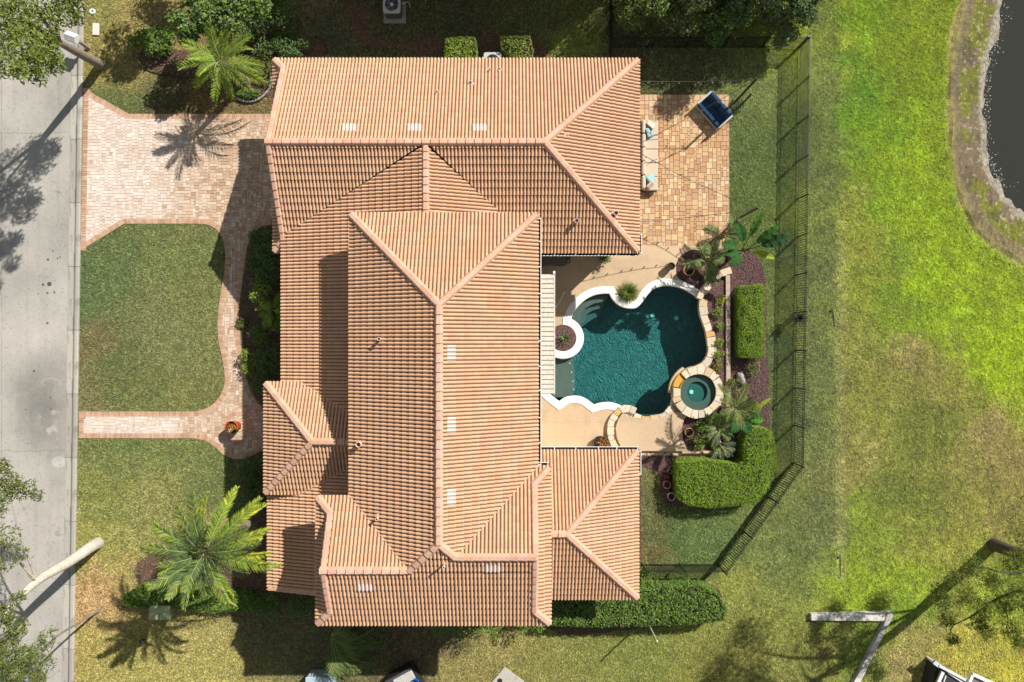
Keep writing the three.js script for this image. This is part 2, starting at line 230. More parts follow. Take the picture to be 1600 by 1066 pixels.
{
  const outer = [[-30, -20], [30, -20], [30, 20], [-30, 20]].reverse();
  const g = sheetGeo(outer, 0, [poolHole, pw(pondHole)]);
  const p = g.attributes.position, uv = g.attributes.uv; for (let i = 0; i < p.count; i++) uv.setXY(i, (p.getX(i) + 30) / 60, (p.getZ(i) + 20) / 40);
  structure(mesh('ground', g, groundMat));
  const far = new THREE.Shape([[-600, -600], [600, -600], [600, 600], [-600, 600]].map(([x, z]) => new THREE.Vector2(x, z)));
  far.holes.push(new THREE.Path([[-30, -20], [-30, 20], [30, 20], [30, -20]].map(([x, z]) => new THREE.Vector2(x, z))));
  const fg = new THREE.ShapeGeometry(far); fg.rotateX(-Math.PI / 2); { const q = fg.attributes.position, w = fg.attributes.uv; for (let i = 0; i < q.count; i++) w.setXY(i, q.getX(i) / 8, q.getZ(i) / 8); }
  const farMap = colorTex(256, 256, (s, t) => { const n = fbm(s * 32, t * 32, 4, 32); return [0.075 * (0.5 + n), 0.1 * (0.5 + n), 0.03 * (0.5 + n)]; });
  structure(mesh('far_ground', fg, mat([1, 1, 1], 1, { map: farMap })));
}
// ------------------------------------------------------------------ pond and its muddy bank
{
  const b = run(pw(BANK), 6), s = run(pw(SHORE, 0), 6), n = b.length, m = s.length, tb = new TB(), K = 16;
  const at = (list, t) => { const k = t * (list.length - 1), i = Math.min(list.length - 2, k | 0), f = k - i; return [mixN(list[i][0], list[i + 1][0], f), mixN(list[i][1], list[i + 1][1], f)]; };
  const pt = (i, k) => { const t = i / 260, [ax, az] = at(b, t), [bx, bz] = at(s, t), w = k / K; const wob = k > 0 && k < K ? (fbm(i * 0.24 + 3, k * 0.55, 3) - 0.5) * 0.13 * smooth01(0.85, 0.5, w) + (fbm(i * 0.08, 4, 2) - 0.5) * 0.05 * smooth01(0.4, 0.8, w) : 0; return V(mixN(ax, bx, w * 1.12), 0.004 - 0.34 * w ** 0.8 + wob - (k === 1 || k === 2 ? 0.08 : 0), mixN(az, bz, w * 1.12)); };
  const uvOf = (p) => [(p.x + 30) / 60, (p.z + 20) / 40];
  for (let i = 0; i < 260; i++) for (let k = 0; k < K; k++) { const q = [pt(i, k), pt(i + 1, k), pt(i + 1, k + 1), pt(i, k + 1)]; tb.quad(...q, null, q.map(uvOf)); }
  const bankMap = colorTex(1024, 683, (ss, tt) => {
    const x = -30 + ss * 60, z = -20 + tt * 40; let d = 1e9, e = 1e9; if (x > 19) { for (const q of b) d = Math.min(d, Math.hypot(q[0] - x, q[1] - z)); for (const q of s) e = Math.min(e, Math.hypot(q[0] - x, q[1] - z)); }
    const w = d / (d + e), n = fbm(x * 9, z * 9, 3), m = fbm(x * 1.3 + 8, z * 1.3, 3), yellow = smooth01(0.46, 0.56, fbm(x * 1.1 + 31, z * 0.8 + 3, 3));
    let c = [0.185, 0.145, 0.085]; const mixc = (q, k) => { c = c.map((y, i) => mixN(y, q[i], k)); };
    mixc([0.34, 0.31, 0.09], smooth01(0.4, 0.12, w) * (0.5 + 0.5 * m) * smooth01(0.02, 0.1, w));
    mixc([0.17, 0.18, 0.025], yellow * smooth01(0.35, 0.5, w) * smooth01(0.95, 0.8, w));
    mixc([0.055, 0.045, 0.035], smooth01(0.06, 0.02, w) + smooth01(0.55, 0.75, m) * 0.5);
    mixc([0.5, 0.48, 0.42], smooth01(0.66, 0.78, n) * smooth01(0.25, 0.6, w) * 0.5);
    mixc([0.36, 0.33, 0.27], smooth01(0.8, 0.88, w) * smooth01(1, 0.95, w) * (0.3 + n));
    return c.map((y) => y * (0.6 + 0.8 * n));
  }, false);
  const pool = structure(mesh('pond_bank', tb.geo(), mat([1, 1, 1], 1, { map: bankMap, bumpMap: groundMat.bumpMap, bumpScale: 0.05 })));
  const wgeo = sheetGeo([...s.map(([x, z]) => [x - 0.25, z + 0.1]), ...pw([[1790, 560], [1790, -60]])].reverse(), -0.3, [], 1);
  const rip = greyTex(256, 256, (a, c) => fbm(a * 16, c * 16, 4, 16));
  structure(mesh('pond_water', wgeo, mat([0.032, 0.034, 0.028], 0.05, { bumpMap: withRepeat(rip, 0.5), bumpScale: 0.0015 })));
  // pale foam and dead stems washed along the water's edge
  const foam = new TB(), r = rngOf(91);
  for (let i = 0; i < 420; i++) { const t = r() * 0.62 + 0.1, [x, z] = at(s, t), w = (r() + r() + r() - 1.5) * (0.35 + 0.5 * smooth01(0.5, 0.75, fbm(t * 40, 2, 2))), a = r() * 6.28, l = rr(0.012, 0.045, r), y = w > 0 ? -0.295 : -0.27; const c = V(x + w * 0.8, y + r() * 0.02, z + (r() - 0.5) * 0.3), d = V(Math.cos(a) * l, r() * 0.02, Math.sin(a) * l), e = V(-Math.sin(a) * l * 0.45, 0.006, Math.cos(a) * l * 0.45); foam.quad(c.clone().sub(d), c.clone().add(e), c.clone().add(d), c.clone().sub(e), jit([0.55, 0.54, 0.48], 0.3, r)); }
  tag(stuff(mesh('foam_and_stems', foam.geo(), vmat(0.9))), 'pale foam and dead stems washed along the pond edge', 'flotsam');
}
// ------------------------------------------------------------------ street
const concreteBump = greyTex(512, 512, (s, t) => 0.5 * fbm(s * 128, t * 128, 3, 128) + 0.5 * fbm(s * 16, t * 16, 3, 16));
{
  const spots = [[77, 444, 3.4], [67, 445, 1.8], [75, 406, 1.8], [90, 404, 1.2], [94, 402, 1], [74, 458, 1.6], [85, 457, 1.5], [60, 459, 1], [82, 392, 1.2], [74, 505, 1.7], [53, 580, 1.5], [79, 621, 1], [80, 640, 0.9], [60, 300, 0.9], [40, 640, 0.8]];
  const map = colorTex(700, 2048, (s, t) => {
    const u = -560 + s * 700, v = -420 + t * 1920, n = fbm(u / 2.2, v / 2.2, 3), big = fbm(u / 60 + 5, v / 75, 4), mid = fbm(u / 14, v / 14 + 20, 3);
    let k = 0.355 + 0.10 * (big - 0.5) * 2 + 0.05 * (mid - 0.5) + 0.06 * (n - 0.5);
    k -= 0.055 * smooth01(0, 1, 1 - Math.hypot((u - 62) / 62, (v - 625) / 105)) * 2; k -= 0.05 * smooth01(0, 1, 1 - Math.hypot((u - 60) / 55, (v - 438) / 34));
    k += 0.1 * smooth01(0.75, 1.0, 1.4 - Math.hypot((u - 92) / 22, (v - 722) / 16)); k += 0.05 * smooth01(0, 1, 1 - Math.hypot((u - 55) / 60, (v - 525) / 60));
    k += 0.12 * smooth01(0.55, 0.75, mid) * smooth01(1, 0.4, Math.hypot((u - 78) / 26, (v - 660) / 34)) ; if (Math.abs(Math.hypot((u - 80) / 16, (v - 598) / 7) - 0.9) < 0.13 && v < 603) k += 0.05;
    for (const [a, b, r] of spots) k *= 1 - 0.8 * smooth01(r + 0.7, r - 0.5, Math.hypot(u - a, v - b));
    { const cr = Math.abs(fbm(u / 46 + 3, v / 52 + 11, 4) - 0.5); if (cr < 0.0035 && fbm(u / 80, v / 80 + 40, 2) > 0.5) k *= 0.72; const jn = Math.abs(((v + 40) % 497) - 248 + (fbm(u / 12, v / 200, 2) - 0.5) * 5); if (jn < 0.55) k *= 0.75; k *= 1 - 0.07 * smooth01(0.5, 0.8, fbm(u / 7 + 60, v / 160, 3)); }
    if (Math.abs(u - 2.2 - (fbm(v / 9, 1, 2) - 0.5) * 1.2) < 0.45) k *= 0.7; if (n > 0.72) k *= 0.72;
    return [k * 1.04, k, k * 0.915];
  }, false);
  const x0 = P(-560, 0).x, x1 = P(140, 0).x, z0 = P(0, -420).z, z1 = P(0, 1500).z;
  const g = sheetGeo([[x0 - 0, z0], ...[P2(kerbL(-420) + 1, -420), P2(kerbL(1500) + 1, 1500)], [x0, z1]].reverse(), 0.008);
  const p = g.attributes.position, uv = g.attributes.uv; for (let i = 0; i < p.count; i++) uv.setXY(i, (p.getX(i) - x0) / (x1 - x0), (p.getZ(i) - z0) / (z1 - z0));
  const b = concreteBump.clone(); b.repeat.set(11, 30); b.needsUpdate = true;
  structure(mesh('street', g, mat([1, 1, 1], 0.95, { map, bumpMap: b, bumpScale: 0.006 })));
  // kerb: one cast section after another, a flat gutter pan and a rolled top
  const kerb = structure(add(new THREE.Group(), 'kerb')), prof = [[0, 0], [0, 0.022], [0.29, 0.016], [0.31, 0.03], [0.37, 0.085], [0.43, 0.105], [0.54, 0.108], [0.575, 0.09], [0.58, 0]];
  const kmap = colorTex(256, 512, (s, t) => { const n = fbm(s * 40, t * 60, 4, 20), st = smooth01(0.55, 0.75, fbm(s * 4, t * 6 + 3, 3, 8)), crack = s > 0.47 && s < 0.51 ? 0.55 : 1, k = (0.36 + 0.14 * (n - 0.5) - 0.1 * st) * crack; return [k * 1.05, k, k * 0.9]; });
  const kmats = [0.97, 1.05, 0.9, 1.12].map((k) => mat([k, k, k * 0.98], 0.95, { map: kmap, bumpMap: fineBump, bumpScale: 0.004 }));
  const len = 99.4 / S0 - 0.018, tb = new TB();
  for (let i = 0; i < prof.length - 1; i++) for (let k = 0; k < 3; k++) { const [a, b2] = [prof[i], prof[i + 1]], za = len * (k / 3 - 0.5), zb = len * ((k + 1) / 3 - 0.5); tb.quad(V(a[0], a[1], zb), V(b2[0], b2[1], zb), V(b2[0], b2[1], za), V(a[0], a[1], za), null, [[a[0] / 0.58, zb / len], [b2[0] / 0.58, zb / len], [b2[0] / 0.58, za / len], [a[0] / 0.58, za / len]]); }
  for (const s of [-0.5, 0.5]) { const c = V(0.3, 0, s * len); for (let i = 0; i < prof.length - 1; i++) tb.tri(c, V(prof[i][0], prof[i][1], s * len), V(prof[i + 1][0], prof[i + 1][1], s * len)); }
  const kg = tb.geo();
  for (let i = -4; i < 16; i++) { const v = 19 + 99.4 * (i + 0.5), k = mesh('kerb_section', kg, kmats[(i * 7 + 40) % 4], kerb); const p0 = P(kerbL(v), v); k.position.set(p0.x, 0.006, p0.z); k.rotation.y = -0.0153; }
}
// ------------------------------------------------------------------ mulch beds
const mulchTex = (base, alt) => colorTex(512, 512, (s, t) => { const n = fbm(s * 90, t * 60, 3, 30), m = fbm(s * 150 + 9, t * 150, 2, 50), k = smooth01(0.45, 0.75, m); return base.map((c, i) => mixN(c, alt[i], k) * (0.35 + 1.3 * n * n * 1.6)); });
const mulchPurple = mat([1, 1, 1], 1, { map: withRepeat(mulchTex([0.115, 0.062, 0.062], [0.2, 0.12, 0.115]), 0.45), bumpMap: withRepeat(fineBump, 0.7), bumpScale: 0.05 });
const mulchBrown = mat([1, 1, 1], 1, { map: withRepeat(mulchTex([0.105, 0.068, 0.045], [0.24, 0.155, 0.1]), 0.45), bumpMap: withRepeat(fineBump, 0.7), bumpScale: 0.05 });
const beds = [[BED_BACK, mulchPurple, 0.004], [BED_POTS, mulchPurple, 0.012], [BED_HOUSE_E, mulchPurple, 0.004], [BED_FRONT, mulchBrown, 0.004], [BED_FRONT2, mulchBrown, 0.004], [BED_PALM2, mulchBrown, 0.008], [BED_NW, mulchBrown, 0.004], [BED_N, mulchBrown, 0.008], [BED_AC, mulchBrown, 0.004], [BED_SE, mulchBrown, 0.004]];
{
  const chips = [new TB(), new TB()], r = rngOf(5);
  for (const [q, m, y] of beds) {
    let w = pw(q); if (area(w) > 0) w = w.slice().reverse();
    structure(mesh('mulch_bed', sheetGeo(w, y), m));
    const xs = w.map((p) => p[0]), zs = w.map((p) => p[1]), lo = [Math.min(...xs), Math.min(...zs)], hi = [Math.max(...xs), Math.max(...zs)], n = (hi[0] - lo[0]) * (hi[1] - lo[1]) * 260;
    for (let i = 0; i < n; i++) { const x = rr(lo[0], hi[0], r), z = rr(lo[1], hi[1], r); if (!inside(w, x, z)) continue; const a = r() * 6.28, l = rr(0.02, 0.06, r), b = rr(0.006, 0.018, r), yy = y + rr(0.006, 0.035, r), d = V(Math.cos(a) * l, rr(-0.012, 0.012, r), Math.sin(a) * l), e = V(-Math.sin(a) * b, rr(-0.01, 0.01, r), Math.cos(a) * b), c = V(x, yy, z); const purple = m === mulchPurple; chips[purple ? 0 : 1].quad(c.clone().sub(d).sub(e), c.clone().add(d).sub(e), c.clone().add(d).add(e), c.clone().sub(d).add(e), jit(purple ? [0.15, 0.085, 0.085] : [0.17, 0.11, 0.07], 0.55, r)); }
  }
  tag(stuff(mesh('mulch_chips', chips[0].geo(), vmat(1))), 'loose purple brown bark chips around the pool beds', 'mulch');
  tag(stuff(mesh('bark_mulch', chips[1].geo(), vmat(1))), 'loose tan brown bark chips in the beds beside the house front', 'mulch');
}
// ------------------------------------------------------------------ grass
{
  const tb = new TB(), r = rngOf(12);
  for (let i = 0; i < 6; i++) { const a = i / 6 * 6.28 + r(), l = rr(0.045, 0.075, r), w = 0.0075, bx = (r() - 0.5) * 0.03, bz = (r() - 0.5) * 0.03, dx = Math.cos(a), dz = Math.sin(a), lean = rr(0.55, 1.2, r); const b0 = V(bx - dz * w, 0, bz + dx * w), b1 = V(bx + dz * w, 0, bz - dx * w), t = V(bx + dx * l * Math.sin(lean), l * Math.cos(lean), bz + dz * l * Math.sin(lean)); tb.tri(b0, b1, t); }
  const blade = tb.geo(), gm = mat([1, 1, 1], 0.9);
  const make = (kind, count, name, label, hgt, boost) => {
    const im = new THREE.InstancedMesh(blade, gm, count), M = new THREE.Matrix4(), Q = new THREE.Quaternion(), up = V(0, 1, 0), c = new THREE.Color(); let n = 0, guard = 0;
    while (n < count && guard++ < count * 12) {
      const u = r() * 1680 - 40, v = r() * 1120 - 27; if (growth(u, v) !== kind) continue;
      const k = grassColor(u, v), p = P(u, v), patch = fbm(u / 7, v / 7, 2), s = rr(0.7, 1.35, r) * hgt * (0.75 + 0.5 * patch); Q.setFromAxisAngle(up, r() * 6.28); M.compose(V(p.x, 0.002, p.z), Q, V(s * 1.25, s, s * 1.25)); im.setMatrixAt(n, M);
      const dry = r() < 0.3 ? rr(0.4, 1.2, r) : 0, f = boost * (r() < 0.22 ? rr(0.3, 0.6, r) : rr(0.75, 1.5, r)) * (0.85 + 0.3 * patch); c.setRGB((k[0] * 0.92 + dry * 0.055) * f, (k[1] * 0.93 + dry * 0.046) * f, (k[2] * 1.08 + 0.004 + dry * 0.026) * f); im.setColorAt(n, c); n++;
    }
    im.count = n; add(im, name); tag(stuff(im), label, 'grass');
  };
  make(1, 210000, 'lawn_grass', 'mown lawn grass growing around the house and inside the fence', 0.85, 2.45);
  make(2, 230000, 'bank_grass', 'bright rough grass between the fence and the pond', 1, 2.4);
}
// ------------------------------------------------------------------ pavers
function paver(tb, x0, z0, x1, z1, y0, y1, col, ch = 0.005) {
  const a = [V(x0 + ch, y1, z0 + ch), V(x1 - ch, y1, z0 + ch), V(x1 - ch, y1, z1 - ch), V(x0 + ch, y1, z1 - ch)], b = [V(x0, y0, z0), V(x1, y0, z0), V(x1, y0, z1), V(x0, y0, z1)];
  tb.quad(a[3], a[2], a[1], a[0], col); for (let i = 0; i < 4; i++) { const j = (i + 1) % 4; tb.quad(b[i], a[i], a[j], b[j], col); }
}
const paverMap = colorTex(512, 512, (s, t) => { const k = 0.72 + 0.42 * fbm(s * 48, t * 48, 4, 48) + 0.14 * (fbm(s * 6, t * 6, 3, 6) - 0.5); return [k, k, k]; });
const paverMat = vmat(0.92, { map: withRepeat(paverMap, 0.9), bumpMap: withRepeat(fineBump, 1.6), bumpScale: 0.004 });
const joint = mat([0.3, 0.25, 0.2], 1, { bumpMap: fineBump, bumpScale: 0.01 });
// stones of several sizes packed over a grid of cells
function pack(nx, nz, sizes, r) { const full = new Uint8Array(nx * nz), out = [], free = (i, j, w, h) => { if (i + w > nx || j + h > nz) return false; for (let b = j; b < j + h; b++) for (let a = i; a < i + w; a++) if (full[b * nx + a]) return false; return true; }; for (let j = 0; j < nz; j++) for (let i = 0; i < nx; i++) { if (full[j * nx + i]) continue; const st = (r() * sizes.length) | 0; let s = [1, 1]; for (const q of [...sizes.slice(st), ...sizes.slice(0, st), [2, 1], [1, 2], [1, 1]]) if (free(i, j, q[0], q[1])) { s = q; break; } for (let b = j; b < j + s[1]; b++) for (let a = i; a < i + s[0]; a++) full[b * nx + a] = 1; out.push([i, j, s[0], s[1]]); } return out; }
// one course after another of stones laid across a polygon
function courses(poly, tb, rowH, lens, y0, y1, colOf, r, gap = 0.007) {
  const xs = poly.map((p) => p[0]), zs = poly.map((p) => p[1]);
  for (let z = Math.min(...zs); z < Math.max(...zs); z += rowH) for (let x = Math.min(...xs) - r() * 0.3; x < Math.max(...xs);) { const l = lens[(r() * lens.length) | 0], cx = x + l / 2, cz = z + rowH / 2; if (inside(poly, cx, cz)) { const e = rr(-0.002, 0.002, r); paver(tb, x + gap / 2, z + gap / 2, x + l - gap / 2, z + rowH - gap / 2, y0, y1 + e, colOf(cx, cz)); } x += l; }
}
// a soldier course along a line: stones across the band
function soldier(pts, w, tb, y0, y1, colOf, r, pitch = 0.105, gap = 0.008) {
  const out = offset(pts, w), L = [0]; for (let i = 1; i < pts.length; i++) L.push(L[i - 1] + Math.hypot(pts[i][0] - pts[i - 1][0], pts[i][1] - pts[i - 1][1]));
  const at = (list, s) => { let i = 1; while (i < L.length - 1 && L[i] < s) i++; const f = clamp((s - L[i - 1]) / Math.max(1e-6, L[i] - L[i - 1])); return [mixN(list[i - 1][0], list[i][0], f), mixN(list[i - 1][1], list[i][1], f)]; };
  const n = Math.max(1, Math.round(L.at(-1) / pitch)), st = L.at(-1) / n;
  for (let i = 0; i < n; i++) { const a = at(pts, i * st + gap / 2), b = at(pts, (i + 1) * st - gap / 2), c = at(out, (i + 1) * st - gap / 2), d = at(out, i * st + gap / 2), col = colOf(), e = rr(-0.002, 0.002, r), g = 0.94; const top = [a, b, c, d].map(([x, z]) => V(x, y1 + e, z)), m = V(0, 0, 0); top.forEach((p) => m.addScaledVector(p, 0.25)); const inn = top.map((p) => m.clone().lerp(p, g)), lo = [a, b, c, d].map(([x, z]) => V(x, y0, z)); tb.quad(...inn, col); for (let k = 0; k < 4; k++) { const q = (k + 1) % 4; tb.quad(lo[k], inn[k], inn[q], lo[q], col); } }
}
const ccw = (q) => (area(q) > 0 ? q : q.slice().reverse());
{
  const poly = ccw(pw(DRIVE)), r = rngOf(31), drive = structure(add(new THREE.Group(), 'driveway'));
  mesh('bedding', sheetGeo(area(poly) > 0 ? poly.slice().reverse() : poly, 0.006), joint, drive);
  const polyIn = offset(poly, -0.16, true); const white = [[0.72, 0.62, 0.55], [0.69, 0.58, 0.51], [0.75, 0.66, 0.59], [0.65, 0.54, 0.46], [0.71, 0.62, 0.55]], tan = [[0.58, 0.41, 0.28], [0.52, 0.35, 0.23], [0.64, 0.48, 0.35], [0.46, 0.3, 0.2], [0.6, 0.46, 0.34], [0.5, 0.36, 0.25], [0.66, 0.53, 0.4]];
  const colOf = (x, z) => { const u = x * S0 + 800, v = z * S0 + 533, n = (fbm(u / 24, v / 24, 3) - 0.5) * 130; let w = 1 - smooth01(195, 350, u + n + (v > 640 ? -10 : 0)); if (v > 400 && v < 640) w = 0.15; w = clamp(w + (r() - 0.5) * 0.4); if (r() < 0.025) w *= 0.3; const a = white[(r() * 5) | 0], b = tan[(r() * 7) | 0]; return jit(a.map((c, i) => mixN(b[i], c, w)), 0.06, r); };
  const field = new TB(), xs = poly.map((p) => p[0]), zs = poly.map((p) => p[1]), X0 = Math.min(...xs), Z0 = Math.min(...zs), cell = 0.078; for (const [i, j, a, b] of pack(Math.ceil((Math.max(...xs) - X0) / cell), Math.ceil((Math.max(...zs) - Z0) / cell), [[2, 2], [3, 2], [3, 2], [4, 2], [2, 2], [3, 2], [3, 3], [2, 3]], r)) { const x = X0 + i * cell, z = Z0 + j * cell; if (inside(polyIn, x + a * cell / 2, z + b * cell / 2)) paver(field, x + 0.003, z + 0.003, x + a * cell - 0.003, z + b * cell - 0.003, 0.006, 0.03 + rr(-0.002, 0.002, r), colOf(x, z)); }
  stuff(mesh('paver', field.geo(), paverMat, drive));
  const bt = new TB(), bc = () => jit([[0.5, 0.31, 0.2], [0.55, 0.35, 0.23], [0.46, 0.28, 0.18], [0.56, 0.38, 0.27]][(r() * 4) | 0], 0.08, r), w = -0.26;
  const seg = (a, b) => { const s = []; for (let i = a; i <= b; i++) s.push(pw([DRIVE[i % DRIVE.length]])[0]); return s; };
  const idx = (u, v) => DRIVE.reduce((best, p, i) => (Math.hypot(p[0] - u, p[1] - v) < Math.hypot(DRIVE[best][0] - u, DRIVE[best][1] - v) ? i : best), 0);
  soldier(seg(0, 2), w, bt, 0.006, 0.034, bc, r);
  soldier(seg(idx(424, 351), idx(420, 645)), w, bt, 0.006, 0.034, bc, r); soldier(seg(idx(412, 702), idx(123.5, 685)), w, bt, 0.006, 0.034, bc, r);
  soldier(seg(idx(123.5, 685), idx(123.5, 643)), w, bt, 0.006, 0.036, bc, r); soldier(seg(idx(123.5, 643), idx(126.5, 392)), w, bt, 0.006, 0.034, bc, r);
  soldier([P2(131, 138), P2(126.5, 392)].reverse(), w, bt, 0.006, 0.036, bc, r);
  soldier(pw(arcPts([371, 667], 24, 0, 6.2832, 50)).reverse(), -w, bt, 0.006, 0.037, bc, r);
  stuff(mesh('border_brick', bt.geo(), paverMat, drive));
  // pebbles inside the paved ring by the front walk
  const pt = new TB(); for (let i = 0; i < 900; i++) { const a = r() * 6.28, q = Math.sqrt(r()) * 0.5, l = rr(0.012, 0.032, r), c = P(371, 667), s = new THREE.IcosahedronGeometry(1, 0); const p = s.attributes.position, col = jit([[0.55, 0.46, 0.3], [0.45, 0.36, 0.24], [0.6, 0.55, 0.42]][(r() * 3) | 0], 0.25, r); for (let k = 0; k < p.count; k += 3) pt.tri(...[0, 1, 2].map((j) => V(c.x + Math.cos(a) * q + p.getX(k + j) * l * 1.3, 0.044 + p.getY(k + j) * l * 0.6, c.z + Math.sin(a) * q + p.getZ(k + j) * l)), col); }
  tag(stuff(mesh('pebbles', pt.geo(), vmat(0.8))), 'tan pebbles inside the paved ring at the front walk', 'pebbles');
}
{
  const poly = pw(PATIO), r = rngOf(41), patio = structure(add(new THREE.Group(), 'paver_patio'));
  mesh('bedding', sheetGeo(poly.slice().reverse(), 0.006), joint, patio);
  const cell = 0.1, nx = Math.round((poly[1][0] - poly[0][0]) / cell), nz = Math.round((poly[2][1] - poly[1][1]) / cell), full = new Uint8Array(nx * nz), pieces = [];
  const sizes = [[2, 2], [3, 2], [3, 2], [2, 3], [3, 3], [2, 3], [3, 3]], free = (i, j, w, h) => { if (i + w > nx || j + h > nz) return false; for (let b = j; b < j + h; b++) for (let a = i; a < i + w; a++) if (full[b * nx + a]) return false; return true; };
  for (let j = 0; j < nz; j++) for (let i = 0; i < nx; i++) { if (full[j * nx + i]) continue; const st = (r() * 7) | 0; let s = [1, 1]; for (const q of [...sizes.slice(st), ...sizes.slice(0, st), [2, 1], [1, 2], [1, 1]]) if (free(i, j, q[0], q[1])) { s = q; break; } for (let b = j; b < j + s[1]; b++) for (let a = i; a < i + s[0]; a++) full[b * nx + a] = 1; pieces.push([i, j, s[0], s[1]]); }
  const pal = [[0.58, 0.37, 0.19], [0.55, 0.33, 0.17], [0.63, 0.43, 0.23], [0.5, 0.28, 0.15], [0.6, 0.39, 0.22], [0.67, 0.5, 0.3], [0.53, 0.33, 0.2], [0.58, 0.41, 0.28]], seen = pieces.map((p) => p).sort((a, b) => b[2] * b[3] - a[2] * a[3]).filter((p) => poly[0][0] + p[0] * cell > 5.35).slice(0, 300), own = new Set(seen), rest = new TB(), geos = new Map(), mats = pal.map((c) => mat(c, 0.92, { map: withRepeat(paverMap, 0.9), bumpMap: withRepeat(fineBump, 1.6), bumpScale: 0.004 }));
  for (const p of pieces) {
    const [i, j, w, h] = p, x = poly[0][0] + i * cell, z = poly[0][1] + j * cell, n = fbm(x * 0.7 + 3, z * 0.7, 2), pick = clamp(Math.floor((r() * 0.8 + n * 0.5 - 0.1) * 8), 0, 7);
    if (!own.has(p)) { paver(rest, x + 0.005, z + 0.005, x + w * cell - 0.005, z + h * cell - 0.005, 0.006, 0.032, jit(pal[pick], 0.08, r)); continue; }
    const key = w + ' ' + h; if (!geos.has(key)) { const t = new TB(); paver(t, -w * cell / 2 + 0.005, -h * cell / 2 + 0.005, w * cell / 2 - 0.005, h * cell / 2 - 0.005, 0, 0.026, null); geos.set(key, t.geo()); }
    const m = mesh('paver', geos.get(key), mats[pick], patio); m.position.set(x + w * cell / 2, 0.006 + rr(-0.002, 0.002, r), z + h * cell / 2);
  }
  stuff(mesh('paver', rest.geo(), paverMat, patio));
}
// ------------------------------------------------------------------ pool deck
const deckMap = colorTex(1024, 1024, (s, t) => { const n = fbm(s * 190, t * 190, 3, 190), b = fbm(s * 5, t * 5, 4, 5), st = smooth01(0.6, 0.75, fbm(s * 9 + 3, t * 9, 3, 9)), k = 0.95 + 0.16 * (n - 0.5) + 0.3 * (b - 0.5) - 0.1 * st; return [0.56 * k, 0.415 * k, 0.27 * k]; });
const deckMat = mat([1, 1, 1], 0.85, { map: withRepeat(deckMap, 0.09), bumpMap: fineBump, bumpScale: 0.002 });
{
  const g = sheetGeo(pw(DECK).reverse(), 0.03, [poolHole]);
  const deck = structure(mesh('pool_deck', g, deckMat));
  const edge = new TB(); const d = pw([[1131, 711], [994, 711]]); edge.box(Math.min(d[0][0], d[1][0]), 0.001, d[0][1], Math.max(d[0][0], d[1][0]), 0.029, d[0][1] + 0.02); mesh('slab_edge', edge.geo(), deckMat, deck);
  const jt = new TB(); for (const [a, b, c, e] of [[846, 683, 958, 683], [868, 637, 868, 702], [915, 690, 915, 640], [846, 660, 958, 660], [905, 402, 905, 452], [960, 400, 960, 446], [1010, 388, 1010, 440], [905, 420, 1050, 420]]) { const p = P(a, b), q = P(c, e); p.y = q.y = 0.03; jt.bar(p, q, 0.009, 0.004); } mesh('control_joint', jt.geo(), mat([0.36, 0.265, 0.17], 1), deck);
}
// ------------------------------------------------------------------ swimming pool
const stoneMap = colorTex(512, 512, (s, t) => { const n = fbm(s * 22, t * 22, 4, 22), m = fbm(s * 60 + 5, t * 60, 3, 60), k = 0.72 + 0.5 * n + 0.2 * (m - 0.5), v = smooth01(0.6, 0.72, fbm(s * 10 + 31, t * 10, 3, 10)); return [k, k * mixN(1, 0.86, v), k * mixN(1, 0.66, v)]; });
const stoneMats = [[0.66, 0.55, 0.4], [0.7, 0.6, 0.47], [0.6, 0.46, 0.29], [0.62, 0.4, 0.17], [0.68, 0.6, 0.5], [0.58, 0.5, 0.4]].map((c) => mat(c, 0.9, { map: withRepeat(stoneMap, 1.3), bumpMap: withRepeat(fineBump, 2), bumpScale: 0.008 }));
// irregular flat stones along a line, each a piece of its own
function stones(pts, w0, w1, y0, y1, parent, r, pitch = 0.36, pick) {
  const L = [0]; for (let i = 1; i < pts.length; i++) L.push(L[i - 1] + Math.hypot(pts[i][0] - pts[i - 1][0], pts[i][1] - pts[i - 1][1]));
  const at = (s, o) => { let i = 1; while (i < L.length - 1 && L[i] < s) i++; const f = clamp((s - L[i - 1]) / Math.max(1e-6, L[i] - L[i - 1])), x = mixN(pts[i - 1][0], pts[i][0], f), z = mixN(pts[i - 1][1], pts[i][1], f), dx = pts[i][0] - pts[i - 1][0], dz = pts[i][1] - pts[i - 1][1], l = Math.hypot(dx, dz); return [x + dz / l * o, z - dx / l * o]; };
  const n = Math.max(1, Math.round(L.at(-1) / pitch)), cuts = [0]; for (let i = 1; i < n; i++) cuts.push((i + rr(-0.25, 0.25, r)) / n * L.at(-1)); cuts.push(L.at(-1));
  for (let i = 0; i < n; i++) {
    const a = cuts[i] + 0.007, b = cuts[i + 1] - 0.007, oi = w0 + rr(-0.02, 0.02, r), oo = w1 + rr(-0.035, 0.05, r), sk = rr(-0.006, 0.006, r);
    const poly = [at(a, oi), at((a + b) / 2, oi + rr(-0.01, 0.01, r)), at(b, oi), at(b + sk, mixN(oi, oo, 0.5)), at(b - rr(-0.004, 0.014, r), oo), at((a + b) / 2, oo + rr(-0.01, 0.03, r)), at(a + rr(-0.004, 0.014, r), oo)];
    mesh('coping_stone', slabGeo(ccw(poly).slice().reverse(), y0 + rr(-0.01, 0.008, r), y1 + rr(-0.008, 0.01, r), 0.012), stoneMats[pick ? pick(i, n) : [0, 1, 1, 4, 2, 0, 4, 5, 1, 3][(r() * 10) | 0]], parent);
  }
}
const POOL = pw(POOL_IN), poolSign = Math.sign(area(POOL));
